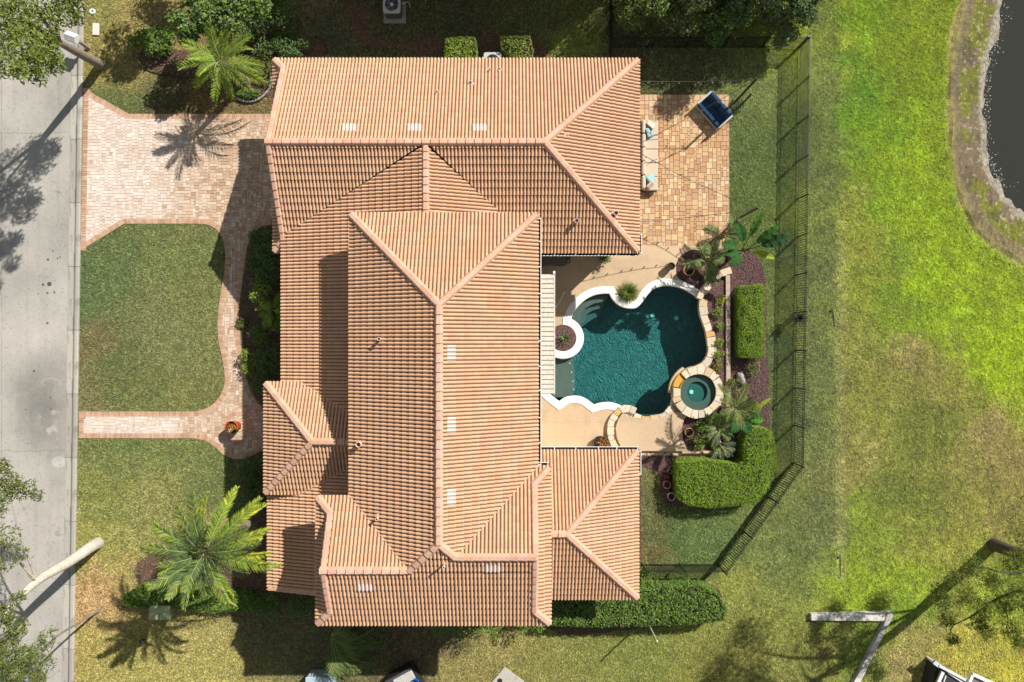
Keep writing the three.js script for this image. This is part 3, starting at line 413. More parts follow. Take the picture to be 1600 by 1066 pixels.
const waterBump = greyTex(1024, 1024, (s, t) => { const wx = fbm(s * 8, t * 8, 3, 8) - 0.5, wz = fbm(s * 8 + 5, t * 8 + 3, 3, 8) - 0.5; const a = vn(s * 42 + wx * 7, t * 30 + wz * 7, 1024), b = vn(s * 78 + wz * 9 + 30, t * 64 + wx * 9, 1024); return 0.62 * (1 - Math.abs(2 * a - 1)) + 0.38 * (1 - Math.abs(2 * b - 1)); });
const waterMat = (tint, sc) => { const m = new THREE.MeshPhysicalMaterial({ transmission: 1, thickness: 0, roughness: 0.1, ior: 1.33, side: THREE.DoubleSide, bumpMap: withRepeat(waterBump, 0.2), bumpScale: sc }); m.color.setRGB(...tint); return m; };
const plaster = (c) => mat(c, 0.95, { map: withRepeat(paverMap, 0.7) });
{
  const pool = thing('swimming_pool', 'free-form dark teal swimming pool with scalloped white edge and stone coping', 'swimming pool');
  const shell = new TB(), n = POOL.length; for (let i = 0; i < n; i++) { const a = POOL[i], b = POOL[(i + 1) % n]; shell.quad(V(a[0], 0.02, a[1]), V(b[0], 0.02, b[1]), V(b[0], -1.5, b[1]), V(a[0], -1.5, a[1])); }
  mesh('wall', shell.geo(), plaster([0.03, 0.085, 0.085]), pool);
  // floor sinks from the shelf side to the deep end
  const fg = sheetGeo(poolSign > 0 ? POOL.slice().reverse() : POOL, -1.45);
  const rippled = plaster([0.046, 0.178, 0.172]); rippled.bumpMap = withRepeat(waterBump, 0.26); rippled.bumpScale = 0.1; mesh('floor', fg, rippled, pool);
  const shelf = pw([[851, 552], [895, 556], [898, 580], [899, 600], [896, 622], [851, 622]]).filter(Boolean);
  mesh('shelf', slabGeo(shelf.slice().reverse(), -1.44, -0.3, 0.02), plaster([0.19, 0.15, 0.125]), pool);
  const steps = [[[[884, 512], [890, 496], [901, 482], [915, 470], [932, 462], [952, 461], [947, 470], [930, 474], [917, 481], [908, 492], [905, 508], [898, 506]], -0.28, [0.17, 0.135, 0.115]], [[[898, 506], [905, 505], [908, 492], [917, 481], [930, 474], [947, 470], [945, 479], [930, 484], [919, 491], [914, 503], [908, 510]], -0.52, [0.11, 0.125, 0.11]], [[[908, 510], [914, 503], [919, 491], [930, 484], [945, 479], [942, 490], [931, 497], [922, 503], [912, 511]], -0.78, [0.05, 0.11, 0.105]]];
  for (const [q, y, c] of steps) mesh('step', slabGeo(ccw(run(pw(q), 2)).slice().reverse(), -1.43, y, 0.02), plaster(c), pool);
  for (const [u, v] of [[1020, 493], [1057, 497]]) { const g = new THREE.CylinderGeometry(0.11, 0.12, 0.04, 20), m = mesh('drain_cover', g, mat([0.35, 0.7, 0.66], 0.6), pool); const p = P(u, v, -1.4); m.position.set(p.x, -1.42, p.z); }
  for (const [u, v] of [[890, 568], [893, 582], [895, 596], [896, 609]]) { const m = mesh('bubbler', new THREE.CylinderGeometry(0.035, 0.045, 0.03, 12), mat([0.6, 0.6, 0.54], 0.6), pool); const p = P(u, v, -0.28); m.position.set(p.x, -0.285, p.z); }
  mesh('water', sheetGeo(poolSign > 0 ? POOL.slice().reverse() : POOL, -0.09), waterMat([0.66, 0.92, 0.93], 0.004), pool);
  // cast white coping: a rounded band on the outer side of each run
  const white = mat([0.8, 0.79, 0.77], 0.75, { map: withRepeat(colorTex(128, 128, (s, t) => { const k = 0.94 + 0.08 * fbm(s * 30, t * 30, 3, 30); return [k, k, k * 0.985]; }), 1) });
  const band = (pts, w, name) => { const o = poolSign > 0 ? -1 : 1, prof = [[-0.03, -0.05], [-0.04, 0.02], [-0.015, 0.058], [0.04, 0.07], [w - 0.05, 0.07], [w - 0.01, 0.062], [w, 0.03]], rows = prof.map(([d, y]) => offset(pts, d * -o).map(([x, z]) => V(x, y, z))), tb = new TB(); for (let i = 0; i < rows.length - 1; i++) for (let k = 0; k < pts.length - 1; k++) tb.quad(rows[i][k], rows[i + 1][k], rows[i + 1][k + 1], rows[i][k + 1]); mesh(name, tb.geo(), white, pool); };
  band([...runs[0], ...runs[1].slice(1)].map(([u, v]) => P2(u, v)), 0.33, 'white_coping');
  band([...runs[5], ...runs[6].slice(1), ...runs[7].slice(1)].map(([u, v]) => P2(u, v)), 0.33, 'white_coping');
  band(pw(arcPts(ringC, 31.5, 2.9, -1.57, 40)), 0.345, 'white_coping');
  const r = rngOf(61), so = poolSign > 0 ? 1 : -1;
  stones(pw(runs[2]), -0.03, 0.34 , 0.03, 0.3, pool, r, 0.4);
  stones(pw(runs[4]), -0.02, 0.3, 0.03, 0.2, pool, r, 0.36);
  const arc = pw(run([[991, 645.6], [977, 641], [967, 647], [960, 657], [957, 668], [958, 682], [963, 694], [970, 703]], 4));
  stones(arc, -0.28, 0.02, 0.03, 0.24, pool, r, 0.3);
  // stones that climb round the head of the bed
  stones(pw(run([[1094, 470], [1099, 460], [1107, 449], [1117, 439], [1128, 432], [1141, 428]], 4)).reverse(), -0.3, 0.02, 0.03, 0.34, pool, r, 0.42);
}
{
  const plat = pw([[972, 644], [980, 650], [1020, 655], [1036, 650], [1047, 642], [1075, 645], [1067, 656], [1064, 670], [1066, 688], [1073, 704], [1000, 704], [975, 704], [969, 698], [963, 684], [961, 668], [965, 655]]);
  structure(mesh('raised_deck', slabGeo(ccw(plat).slice().reverse(), 0.031, 0.2, 0.01, 1), deckMat));
}
// ------------------------------------------------------------------ spa
{
  const h = 0.42, c = P(1091.2, 612.8, h), spa = thing('spa', 'round raised spa with flagstone rim at the corner of the pool', 'spa', [c.x, 0, c.z]), r = rngOf(71), f = S0 / (1 - h / CAM_H), Ri = 28.5 / f, Ro = 41.5 / f;
  const wall = new THREE.CylinderGeometry(Ro - 0.05, Ro - 0.03, h - 0.06, 48, 1, true); wall.translate(0, (h - 0.06) / 2, 0); mesh('wall', wall, stoneMats[5], spa);
  const inner = new THREE.CylinderGeometry(Ri + 0.03, Ri + 0.03, 0.9, 48, 1, true); inner.translate(0, h - 0.46, 0); mesh('basin', inner, plaster([0.035, 0.085, 0.085]), spa);
  const fl = new THREE.CircleGeometry(Ri + 0.03, 40); fl.rotateX(-Math.PI / 2); fl.translate(0, 0.06, 0); mesh('floor', fl, plaster([0.042, 0.12, 0.11]), spa);
  const bench = new THREE.RingGeometry(Ri - 0.38, Ri + 0.02, 40, 1, 0, 6.28); bench.rotateX(-Math.PI / 2); bench.translate(0, 0.2, 0); mesh('bench', bench, plaster([0.15, 0.13, 0.11]), spa);
  const wg = new THREE.CircleGeometry(Ri + 0.02, 40); wg.rotateX(-Math.PI / 2); wg.translate(0, h - 0.1, 0); const p = wg.attributes.position, uv = wg.attributes.uv; for (let i = 0; i < p.count; i++) uv.setXY(i, p.getX(i), p.getZ(i)); mesh('water', wg, waterMat([0.66, 0.92, 0.92], 0.004), spa);
  const d = mesh('drain_cover', new THREE.CylinderGeometry(0.1, 0.11, 0.03, 20), mat([0.55, 0.8, 0.75], 0.6), spa); d.position.set(-0.25, 0.085, 0.02);
  const circ = (rad, a0, a1, n) => Array.from({ length: n + 1 }, (_, i) => { const a = mixN(a0, a1, i / n); return [Math.cos(a) * rad, Math.sin(a) * rad]; });
  stones(circ(Ri - 0.01, 3.95, -2.95 + 6.2832 + 6.2832, 60).reverse(), 0, -(Ro - Ri) , h - 0.06, h + 0.01, spa, r, 0.3);
  const sp = ccw([...circ(Ri - 0.02, 2.98 + 0.38, 3.93, 8), ...circ(Ro - 0.02, 2.98 + 0.38, 3.93, 8).reverse()]).slice().reverse(); mesh('spillway_stone', slabGeo(sp, h - 0.2, h - 0.085, 0.012), mat([0.62, 0.33, 0.05], 0.45, { map: withRepeat(stoneMap, 1.1) }), spa);
  const face = ccw([...circ(Ro - 0.03, 3.1, 4.2, 10), ...circ(Ro + 0.1, 3.1, 4.2, 10).reverse()]).slice().reverse(); mesh('rock_face', slabGeo(face, 0.0, h - 0.2, 0.02), stoneMats[2], spa);
}
// ------------------------------------------------------------------ low block wall behind the bed, and raised soil within it
{
  const w = thing('garden_wall', 'low tan block wall behind the planting bed east of the pool', 'wall'), h = 0.34, m = mat([0.48, 0.38, 0.29], 0.9, { map: withRepeat(paverMap, 0.8), bumpMap: fineBump, bumpScale: 0.004 });
  const a = P(1137.5, 430, h), b = P(1138.5, 655, h), n = 18; a.y = b.y = 0;
  for (let i = 0; i < n; i++) { const p = a.clone().lerp(b, i / n), q = a.clone().lerp(b, (i + 1) / n), g = new RoundedBoxGeometry(0.21, 0.05, q.z - p.z - 0.008, 2, 0.012), c = mesh('cap_block', g, m, w); c.position.set((p.x + q.x) / 2, h - 0.025 + rr(-0.003, 0.003), (p.z + q.z) / 2); }
  const base = new TB(); base.box(a.x - 0.085, 0, a.z, b.x + 0.085, h - 0.051, b.z); mesh('wall_body', base.geo(), m, w);
  const e = thing('edging_wall', 'narrow concrete edging strip at the south end of the pool deck', 'wall'), s = new TB(), p0 = P(1066, 705, 0.2), p1 = P(1130, 707, 0.2); s.box(p0.x, 0.01, p0.z, p1.x, 0.2, p0.z + 0.11); mesh('strip', s.geo(), deckMat, e);
  const soil = pw([[1094, 475], [1101, 462], [1110, 451], [1121, 442], [1134, 436], [1134, 654], [1128, 640], [1131, 610], [1118, 582], [1104, 572], [1108, 550], [1104, 515], [1097, 498]], 0.24);
  structure(mesh('raised_bed', sheetGeo(ccw(soil).slice().reverse(), 0.24), mulchPurple));
}
// ------------------------------------------------------------------ house
const house = thing('house', 'large house with peach clay tile roofs between the street and the pool', 'house');
const TILE_W = 0.3, EXPO = 0.324;
const tilePal = [[0.63, 0.385, 0.235], [0.645, 0.398, 0.245], [0.612, 0.366, 0.22], [0.635, 0.378, 0.245], [0.655, 0.412, 0.26], [0.612, 0.372, 0.235]];
const tileTex = colorTex(512, 512, (s, t) => { const n = fbm(s * 40, t * 40, 4, 40), b = fbm(s * 7, t * 7, 3, 7), k = 0.84 + 0.2 * n + 0.14 * (b - 0.3) - 0.12 * smooth01(0.68, 0.82, fbm(s * 18 + 7, t * 18, 3, 18)); return [k, k * 0.995, k * 0.985]; });
const tileMap = withRepeat(tileTex, 0.5), tileBump = withRepeat(fineBump, 1.5);
const tileVMat = vmat(0.82, { map: tileMap, bumpMap: tileBump, bumpScale: 0.003 });
const tileMats = tilePal.map((c) => mat(c, 0.82, { vertexColors: true, map: tileMap, bumpMap: tileBump, bumpScale: 0.003 }));
const capPal = [[0.62, 0.375, 0.27], [0.65, 0.41, 0.3], [0.59, 0.345, 0.25], [0.63, 0.38, 0.26], [0.62, 0.4, 0.31]], capMats = capPal.map((c) => mat(c, 0.85, { map: tileMap, bumpMap: tileBump, bumpScale: 0.003 }));
const deckUnder = mat([0.09, 0.065, 0.05], 1), stucco = mat([0.66, 0.56, 0.43], 0.95, { bumpMap: withRepeat(fineBump, 1), bumpScale: 0.006 }), trim = mat([0.72, 0.7, 0.66], 0.7), glassDark = mat([0.03, 0.04, 0.045], 0.08), ventMat = mat([0.66, 0.53, 0.49], 0.8);
const roll = (f) => { f = f - Math.floor(f); return f < 0.83 ? 0.07 * Math.pow(Math.sin(Math.PI * f / 0.83), 0.6) : 0; };
const STEPS = [0, 0.04, 0.12, 0.26, 0.415, 0.57, 0.71, 0.79, 0.83, 0.91, 1].map((x) => x);
// top and front faces of one tile in (along the eave, up the slope in plan, off the roof)
function tileTris(ex, each) {
  for (let w = 0; w < 2; w++) for (let i = 0; i < STEPS.length - 1; i++) {
    const a = (w + STEPS[i]) * 0.5 * TILE_W, b = (w + STEPS[i + 1]) * 0.5 * TILE_W, ha = roll(STEPS[i] === 1 ? 0 : STEPS[i]), hb = roll(STEPS[i + 1] === 1 ? 0 : STEPS[i + 1]), o = 0.056, G = (h) => 0.44 + 0.56 * smooth01(0.002, 0.03, h); // groove shade painted into the tile colour: pans and front faces darker
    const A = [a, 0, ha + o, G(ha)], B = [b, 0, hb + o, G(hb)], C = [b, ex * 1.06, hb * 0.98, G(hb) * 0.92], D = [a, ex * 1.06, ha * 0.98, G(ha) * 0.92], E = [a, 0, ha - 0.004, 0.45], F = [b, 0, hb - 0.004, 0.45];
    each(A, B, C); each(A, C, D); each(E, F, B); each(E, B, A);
  }
}
function clipTri(tri, half) {   // half planes [nt, nq, c]: keep nt t + nq q >= c
  let poly = tri;
  for (const [nt, nq, c] of half) { const out = []; for (let i = 0; i < poly.length; i++) { const a = poly[i], b = poly[(i + 1) % poly.length], da = nt * a[0] + nq * a[1] - c, db = nt * b[0] + nq * b[1] - c; if (da >= 0) out.push(a); if ((da >= 0) !== (db >= 0)) { const f = da / (da - db); out.push([0, 1, 2, 3].map((k) => mixN(a[k], b[k], f))); } } poly = out; if (poly.length < 3) return poly; }
  return poly;
}
const rTile = rngOf(311);
function slope(spec) {
  const { d, e, he, s, polys } = spec, t = [-d[1], d[0]], nl = Math.hypot(1, s), N = V(d[0] * s / nl, 1 / nl, d[1] * s / nl), ex = EXPO / nl;
  const world = (tt, q, n) => V(d[0] * (e - q) + t[0] * tt, he + s * q, d[1] * (e - q) + t[1] * tt).addScaledVector(N, n);
  const under = new TB(), field = new TB(), wholes = [];
  for (const poly of polys) {
    let L = poly.map(([x, z]) => [x * t[0] + z * t[1], e - (x * d[0] + z * d[1])]); if (area(L) < 0) L.reverse();
    const half = L.map((a, i) => { const b = L[(i + 1) % L.length]; const n = [-(b[1] - a[1]), b[0] - a[0]], l = Math.hypot(...n); return [n[0] / l, n[1] / l, (n[0] * a[0] + n[1] * a[1]) / l]; });
    for (let i = 1; i < L.length - 1; i++) under.tri(world(L[0][0], L[0][1], -0.02), world(L[i][0], L[i][1], -0.02), world(L[i + 1][0], L[i + 1][1], -0.02));
    const t0 = Math.min(...L.map((p) => p[0])), t1 = Math.max(...L.map((p) => p[0])), q0 = Math.min(...L.map((p) => p[1])), q1 = Math.max(...L.map((p) => p[1]));
    const hash = (i, j) => NT[((j * 37 + 900) & 255) * 256 + ((i * 11 + 300) & 255)];
    for (let j = Math.floor((q0 + 0.05) / ex); j * ex - 0.05 < q1; j++) for (let i = Math.floor(t0 / TILE_W); i * TILE_W < t1; i++) {
      const T = i * TILE_W, Q = j * ex - 0.05, corners = [[T, Q], [T + TILE_W, Q], [T + TILE_W, Q + ex * 1.06], [T, Q + ex * 1.06]];
      const halfE = half.map(([a, b, c]) => (b > 0.99 ? [a, b, c - 0.06] : [a, b, c])); // tiles run a little past the eave
      let all = true, none = false; for (const [a, b, c] of halfE) { const k = corners.map((p) => a * p[0] + b * p[1] - c); if (k.some((x) => x < 0)) all = false; if (k.every((x) => x < 0)) none = true; }
      if (none) continue;
      const ci = Math.floor(hash(i, j) * 5.999), k = 0.97 + 0.06 * hash(i + 91, j + 17);
      if (all && spec.own) { wholes.push([T, Q, ci]); continue; }
      emit(T, Q, all ? null : halfE, ci, k);
    }
  }
  function emit(T, Q, half, ci, k) {
    const col = tilePal[ci].map((c) => c * k);
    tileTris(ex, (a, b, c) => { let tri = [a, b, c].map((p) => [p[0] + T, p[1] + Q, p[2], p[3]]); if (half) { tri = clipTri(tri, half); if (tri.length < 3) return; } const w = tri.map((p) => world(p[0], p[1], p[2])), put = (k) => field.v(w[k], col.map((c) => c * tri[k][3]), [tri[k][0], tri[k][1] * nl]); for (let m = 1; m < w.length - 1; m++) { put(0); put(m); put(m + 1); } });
  }
  const part = mesh('roof_slope', under.geo(), deckUnder, house);
  if (spec.own) {
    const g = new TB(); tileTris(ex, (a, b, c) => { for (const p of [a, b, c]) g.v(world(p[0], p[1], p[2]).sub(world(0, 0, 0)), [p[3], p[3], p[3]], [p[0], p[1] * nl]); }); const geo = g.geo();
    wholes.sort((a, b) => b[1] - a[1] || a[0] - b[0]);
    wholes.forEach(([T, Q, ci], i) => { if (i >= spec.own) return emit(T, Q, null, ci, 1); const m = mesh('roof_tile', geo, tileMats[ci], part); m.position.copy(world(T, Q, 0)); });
  }
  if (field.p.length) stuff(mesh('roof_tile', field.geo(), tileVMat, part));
  spec.world = world; spec.ex = ex; return spec;
}
// vents set into a slope: pale tiles that stand a little proud
function roofVent(sp, u, v, cols = 4, rows = 1) {
  const h0 = sp.he; let h = h0, p; for (let k = 0; k < 12; k++) { p = P2(u, v, h); h = sp.he + sp.s * (sp.e - (p[0] * sp.d[0] + p[1] * sp.d[1])); }
  const t = [-sp.d[1], sp.d[0]], T = Math.round((p[0] * t[0] + p[1] * t[1]) / 0.15 - cols / 2) * 0.15, Q = Math.round((sp.e - (p[0] * sp.d[0] + p[1] * sp.d[1]) + 0.05) / sp.ex - rows / 2) * sp.ex - 0.05, g = new TB();
  for (let c = 0; c < cols / 2; c++) tileTris(sp.ex * rows, (a, b, q) => g.tri(...[a, b, q].map((x) => sp.world(x[0] * 0.98 + T + c * 0.3, x[1] + Q, x[2] * 1.05 + 0.026)), null));
  mesh('roof_vent', g.geo(), ventMat, house);
}
function ventPipe(sp, u, v, r = 0.06, len = 0.3, lead = true) {
  let h = sp.he, p; for (let k = 0; k < 12; k++) { p = P2(u, v, h); h = sp.he + sp.s * (sp.e - (p[0] * sp.d[0] + p[1] * sp.d[1])); }
  const g = [new THREE.CylinderGeometry(r, r, len, 12, 1, true)]; g[0].translate(0, len / 2, 0); const rimG = new THREE.TorusGeometry(r, 0.012, 6, 14); rimG.rotateX(Math.PI / 2); rimG.translate(0, len, 0);
  const m = mesh('vent_pipe', g[0], mat([0.66, 0.5, 0.46], 0.6), house); m.position.set(p[0], h + 0.02, p[1]); mesh('pipe_rim', rimG, mat([0.7, 0.56, 0.54], 0.6), m);
  if (lead) { const fl = new TB(), rg = rngOf(u * 7 + v); for (let i = 0; i < 8; i++) { const a = rg() * 6.28, q = rr(0.05, 0.15, rg), s = rr(0.02, 0.045, rg), c = V(Math.cos(a) * q, 0, Math.sin(a) * q); c.y = -sp.s * (c.x * sp.d[0] + c.z * sp.d[1]) + 0.035; fl.box(c.x - s, c.y - 0.03, c.z - s, c.x + s, c.y + 0.02, c.z + s, jit([0.62, 0.42, 0.38], 0.25, rg)); } mesh('flashing', fl.geo(), vmat(0.9), m); }
}
// ridge and hip caps
const capGeo = (() => { const t = new TB(), S = (k, y, z) => [[-0.155, -0.09], [-0.095, 0.03], [-0.07, 0.045], [0.07, 0.045], [0.095, 0.03], [0.155, -0.09]].map(([a, b]) => V(a * k, b * k + y, z)), A = S(1.07, 0.042, 0), B = S(0.93, 0, 0.41), E = S(1.06, 0.005, 0); for (let i = 0; i < 5; i++) { const uv = [[i * 0.07, 0], [i * 0.07 + 0.07, 0], [i * 0.07 + 0.07, 0.41], [i * 0.07, 0.41]]; t.quad(A[i], A[i + 1], B[i + 1], B[i], null, uv); t.quad(E[i].clone().setX(E[i].x * 0.9), E[i + 1].clone().setX(E[i + 1].x * 0.9), A[i + 1], A[i]); } return t.geo(); })();
let capCount = 0;
function caps(a, b, lift = 0.085, name = 'ridge_tile', scale = 1) {
  a = a.clone(); b = b.clone(); a.y += lift; b.y += lift; const L = a.distanceTo(b), n = Math.max(1, Math.round(L / 0.357)), dir = b.clone().sub(a).normalize(), side = V(0, 1, 0).cross(dir).normalize(), up = dir.clone().cross(side), M = new THREE.Matrix4().makeBasis(side, up, dir);
  for (let i = 0; i < n; i++) { const m = mesh(name, capGeo, capMats[Math.floor(NT[(capCount++ * 29) & 65535] * 4.99)], house); m.position.copy(a).addScaledVector(dir, i * L / n); m.quaternion.setFromRotationMatrix(M); m.scale.set(scale, scale, L / n / 0.357); m.rotateZ((NT[(capCount * 53) & 65535] - 0.5) * 0.05); }
}
const at3 = (x, z, h) => V(x, h, z);
const A = { xL: -10.45, xR: 5.54, zT: -12.37, zB: -3.955, he: 3.2, s: 0.5, zr: -8.1625, hr: 5.304, rx: -10.0 };
const aTop = slope({ d: [0, -1], e: -A.zT, he: A.he, s: A.s, polys: [[[A.rx, A.zT], [A.xR, A.zT], [A.xR - 4.2075, A.zr], [A.rx, A.zr]], [[A.xL, A.zT], [A.rx, A.zT], [A.rx, A.zT + 0.45]]] });
const aRight = slope({ d: [1, 0], e: A.xR, he: A.he, s: A.s, polys: [[[A.xR, A.zT], [A.xR, A.zB], [A.xR - 4.2075, A.zr]]] });
const aBot = slope({ d: [0, 1], e: A.zB, he: A.he, s: A.s, polys: [[[A.rx, A.zr], [-3.58, A.zr], [A.rx, -4.605]], [[A.rx, -4.6], [-9.97, -4.6], [-9.97, A.zB], [A.rx, A.zB]], [[A.xL, A.zB], [A.rx, A.zB], [A.rx, A.zB - 0.45]], [[-3.5, A.zr], [1.3325, A.zr], [A.xR, A.zB], [-0.413, -5.456]], [[A.xR, A.zB], [0.9, A.zB], [-0.413, -5.456]]] });
slope({ d: [-1, 0], e: -A.xL, he: A.he, s: A.s, polys: [[[A.xL, A.zT], [A.rx, A.zT + 0.45], [A.rx, A.zB - 0.45], [A.xL, A.zB]]] });
// low front roof and the cross ridge that joins it to the garage wing
const B = { s: 0.27, e: 9.99, he: 3.525 };
slope({ d: [-1, 0], e: B.e, he: B.he, s: B.s, polys: [[[-3.55, -8.05], [-9.93, -4.62], [-3.55, -4.62]], [[-9.99, -4.62], [-5.9, -4.62], [-5.9, 4.12], [-9.99, 4.12]]] });
slope({ d: [-1, 0], e: 10.655, he: B.he - 0.665 * B.s, s: B.s, polys: [[[-10.655, 4.12], [-5.9, 4.12], [-5.9, 6.6], [-10.655, 6.6]], [[-10.655, 6.6], [-7.1, 6.6], [-7.1, 10.88], [-10.655, 10.88]]] });
slope({ d: [1, 0], e: -0.413, he: 3.95, s: 0.414, polys: [[[-3.55, -8.02], [-0.36, -5.42], [-3.55, -4.62]]] });
// entry roof
const C = { xL: -10.64, zT: 1.83, zB: 6.54, he: 3.78, zr: 4.185, hr: 4.9575, ax: -8.285 };
slope({ d: [-1, 0], e: -C.xL, he: C.he, s: 0.5, polys: [[[C.xL, C.zT], [C.ax, C.zr], [C.xL, C.zB]]] });
slope({ d: [0, -1], e: -C.zT, he: C.he, s: 0.5, polys: [[[C.xL, C.zT], [-9.03, C.zT], [-5.9, 3.53], [-5.9, C.zr], [C.ax, C.zr]]] });
slope({ d: [0, 1], e: C.zB, he: C.he, s: 0.5, polys: [[[C.xL, C.zB], [-9.03, C.zB], [-5.9, 4.84], [-5.9, C.zr], [C.ax, C.zr]]] });
// upper storey
const D = { xL: -6.43, xR: 0.974, zT: -5.047, zB: 11.27, he: 6.0, xr: -2.728, hr: 7.851, az: -1.345, bz: 7.568 };
const E = { xL: -7.76, zT: 6.245, zr: 8.757, hr: 7.256, rx: -7.2 }, F = { xR: 1.486, zT: 5.05, zr: 8.16, hr: 7.555, rx: 0.87 };
const dLeft = slope({ d: [-1, 0], e: -D.xL, he: D.he, s: 0.5, own: 300, polys: [[[D.xL, D.zT], [D.xr, D.az], [D.xr, D.bz], [-3.918, E.zr], [D.xL, E.zT]]] });
slope({ d: [0, -1], e: -D.zT, he: D.he, s: 0.5, polys: [[[D.xL, D.zT], [D.xR, D.zT], [D.xr, D.az]]] });
const dRight = slope({ d: [1, 0], e: D.xR, he: D.he, s: 0.5, polys: [[[D.xR, D.zT], [D.xr, D.az], [D.xr, D.bz], [-2.136, F.zr], [D.xR, F.zT]]] });
const dBot = slope({ d: [0, 1], e: D.zB, he: D.he, s: 0.5, polys: [[[E.rx, E.zr], [F.rx, E.zr], [F.rx, D.zB], [E.rx, D.zB]], [[-3.918, E.zr], [F.rx, E.zr], [F.rx, F.zr], [-3.32, F.zr]], [[-3.32, F.zr], [-2.136, F.zr], [D.xr, D.bz]], [[E.xL, D.zB], [E.rx, D.zB], [E.rx, D.zB - 0.56]], [[F.rx, D.zB], [F.xR, D.zB], [F.rx, D.zB - 0.616]]] });
slope({ d: [0, -1], e: -E.zT, he: D.he, s: 0.5, polys: [[[E.rx, E.zT], [D.xL, E.zT], [-3.918, E.zr], [E.rx, E.zr]], [[E.xL, E.zT], [E.rx, E.zT], [E.rx, E.zT + 0.56]]] });
slope({ d: [-1, 0], e: -E.xL, he: D.he, s: 0.5, polys: [[[E.xL, E.zT], [E.rx, E.zT + 0.56], [E.rx, D.zB - 0.56], [E.xL, D.zB]]] });
slope({ d: [0, -1], e: -F.zT, he: D.he, s: 0.5, polys: [[[F.rx, 5.15], [F.rx, F.zr], [-2.136, F.zr]], [[0.974, F.zT], [F.xR, F.zT], [F.rx, F.zT + 0.616], [F.rx, 5.15]]] });
slope({ d: [1, 0], e: F.xR, he: D.he, s: 0.5, polys: [[[F.xR, F.zT], [F.rx, F.zT + 0.616], [F.rx, D.zB - 0.616], [F.xR, D.zB]]] });
// low rear wing
const G = { zT: 4.86, zB: 11.3, xR: 5.51, he: 3.2, s: 0.48, zr: 8.08, hr: 4.7456, ax: 2.29 };
slope({ d: [0, -1], e: -G.zT, he: G.he, s: G.s, polys: [[[0.75, G.zT], [G.xR, G.zT], [G.ax, G.zr], [0.75, G.zr]]] });
slope({ d: [1, 0], e: G.xR, he: G.he, s: G.s, polys: [[[G.xR, G.zT], [G.xR, G.zB], [G.ax, G.zr]]] });
slope({ d: [0, 1], e: G.zB, he: G.he, s: G.s, polys: [[[0.75, G.zr], [G.ax, G.zr], [G.xR, G.zB], [0.75, G.zB]]] });
// ridges, hips and gable edges
caps(at3(A.rx - 0.1, A.zr, A.hr), at3(1.3325, A.zr, A.hr)); caps(at3(A.xR, A.zT, A.he), at3(1.3325, A.zr, A.hr)); caps(at3(A.xR, A.zB, A.he), at3(1.3325, A.zr, A.hr));
caps(at3(A.xL, A.zT, A.he), at3(A.rx, A.zT + 0.45, 3.425)); caps(at3(A.xL, A.zB, A.he), at3(A.rx, A.zB - 0.45, 3.425));
const rakeCaps = (x, z0, h0, z1, h1, k = 0.92) => caps(at3(x, z0, h0), at3(x, z1, h1), 0.085, 'rake_tile', k);
rakeCaps(A.rx, A.zT + 0.45, 3.425, A.zr - 0.1, A.hr - 0.05); rakeCaps(A.rx, A.zB - 0.45, 3.425, A.zr + 0.1, A.hr - 0.05);
caps(at3(-3.55, -4.7, 5.264), at3(-3.55, -8.1, 5.264), 0.06);
caps(at3(C.xL, C.zT, C.he), at3(C.ax, C.zr, C.hr)); caps(at3(C.xL, C.zB, C.he), at3(C.ax, C.zr, C.hr)); caps(at3(-5.9, C.zr, C.hr), at3(C.ax, C.zr, C.hr));
caps(at3(D.xL, D.zT, D.he), at3(D.xr, D.az, D.hr)); caps(at3(D.xR, D.zT, D.he), at3(D.xr, D.az, D.hr)); caps(at3(D.xr, D.bz, D.hr), at3(D.xr, D.az, D.hr));
caps(at3(-3.918, E.zr, E.hr), at3(D.xr, D.bz, D.hr)); caps(at3(-2.136, F.zr, F.hr), at3(D.xr, D.bz, D.hr));
caps(at3(E.rx - 0.12, E.zr, E.hr), at3(-3.918, E.zr, E.hr)); caps(at3(F.rx + 0.05, F.zr, F.hr), at3(-2.136, F.zr, F.hr));
caps(at3(E.xL, D.zB, D.he), at3(E.rx, D.zB - 0.56, 6.28)); caps(at3(E.xL, E.zT, D.he), at3(E.rx, E.zT + 0.56, 6.28));
rakeCaps(E.rx, D.zB - 0.56, 6.28, E.zr + 0.1, E.hr - 0.05); rakeCaps(E.rx, E.zT + 0.56, 6.28, E.zr - 0.1, E.hr - 0.05);
caps(at3(F.xR, D.zB, D.he), at3(F.rx, D.zB - 0.616, 6.308)); caps(at3(F.xR, F.zT, D.he), at3(F.rx, F.zT + 0.616, 6.308));
rakeCaps(F.rx, D.zB - 0.616, 6.308, F.zr + 0.1, F.hr - 0.05); rakeCaps(F.rx, F.zT + 0.616, 6.308, F.zr - 0.1, F.hr - 0.05);
caps(at3(G.xR, G.zT, G.he), at3(G.ax, G.zr, G.hr)); caps(at3(G.xR, G.zB, G.he), at3(G.ax, G.zr, G.hr)); caps(at3(0.9, G.zr, G.hr), at3(G.ax, G.zr, G.hr));
caps(at3(-10.655, 10.84, 3.345), at3(-7.3, 10.84, 4.25), 0.04, 'rake_tile', 0.8);
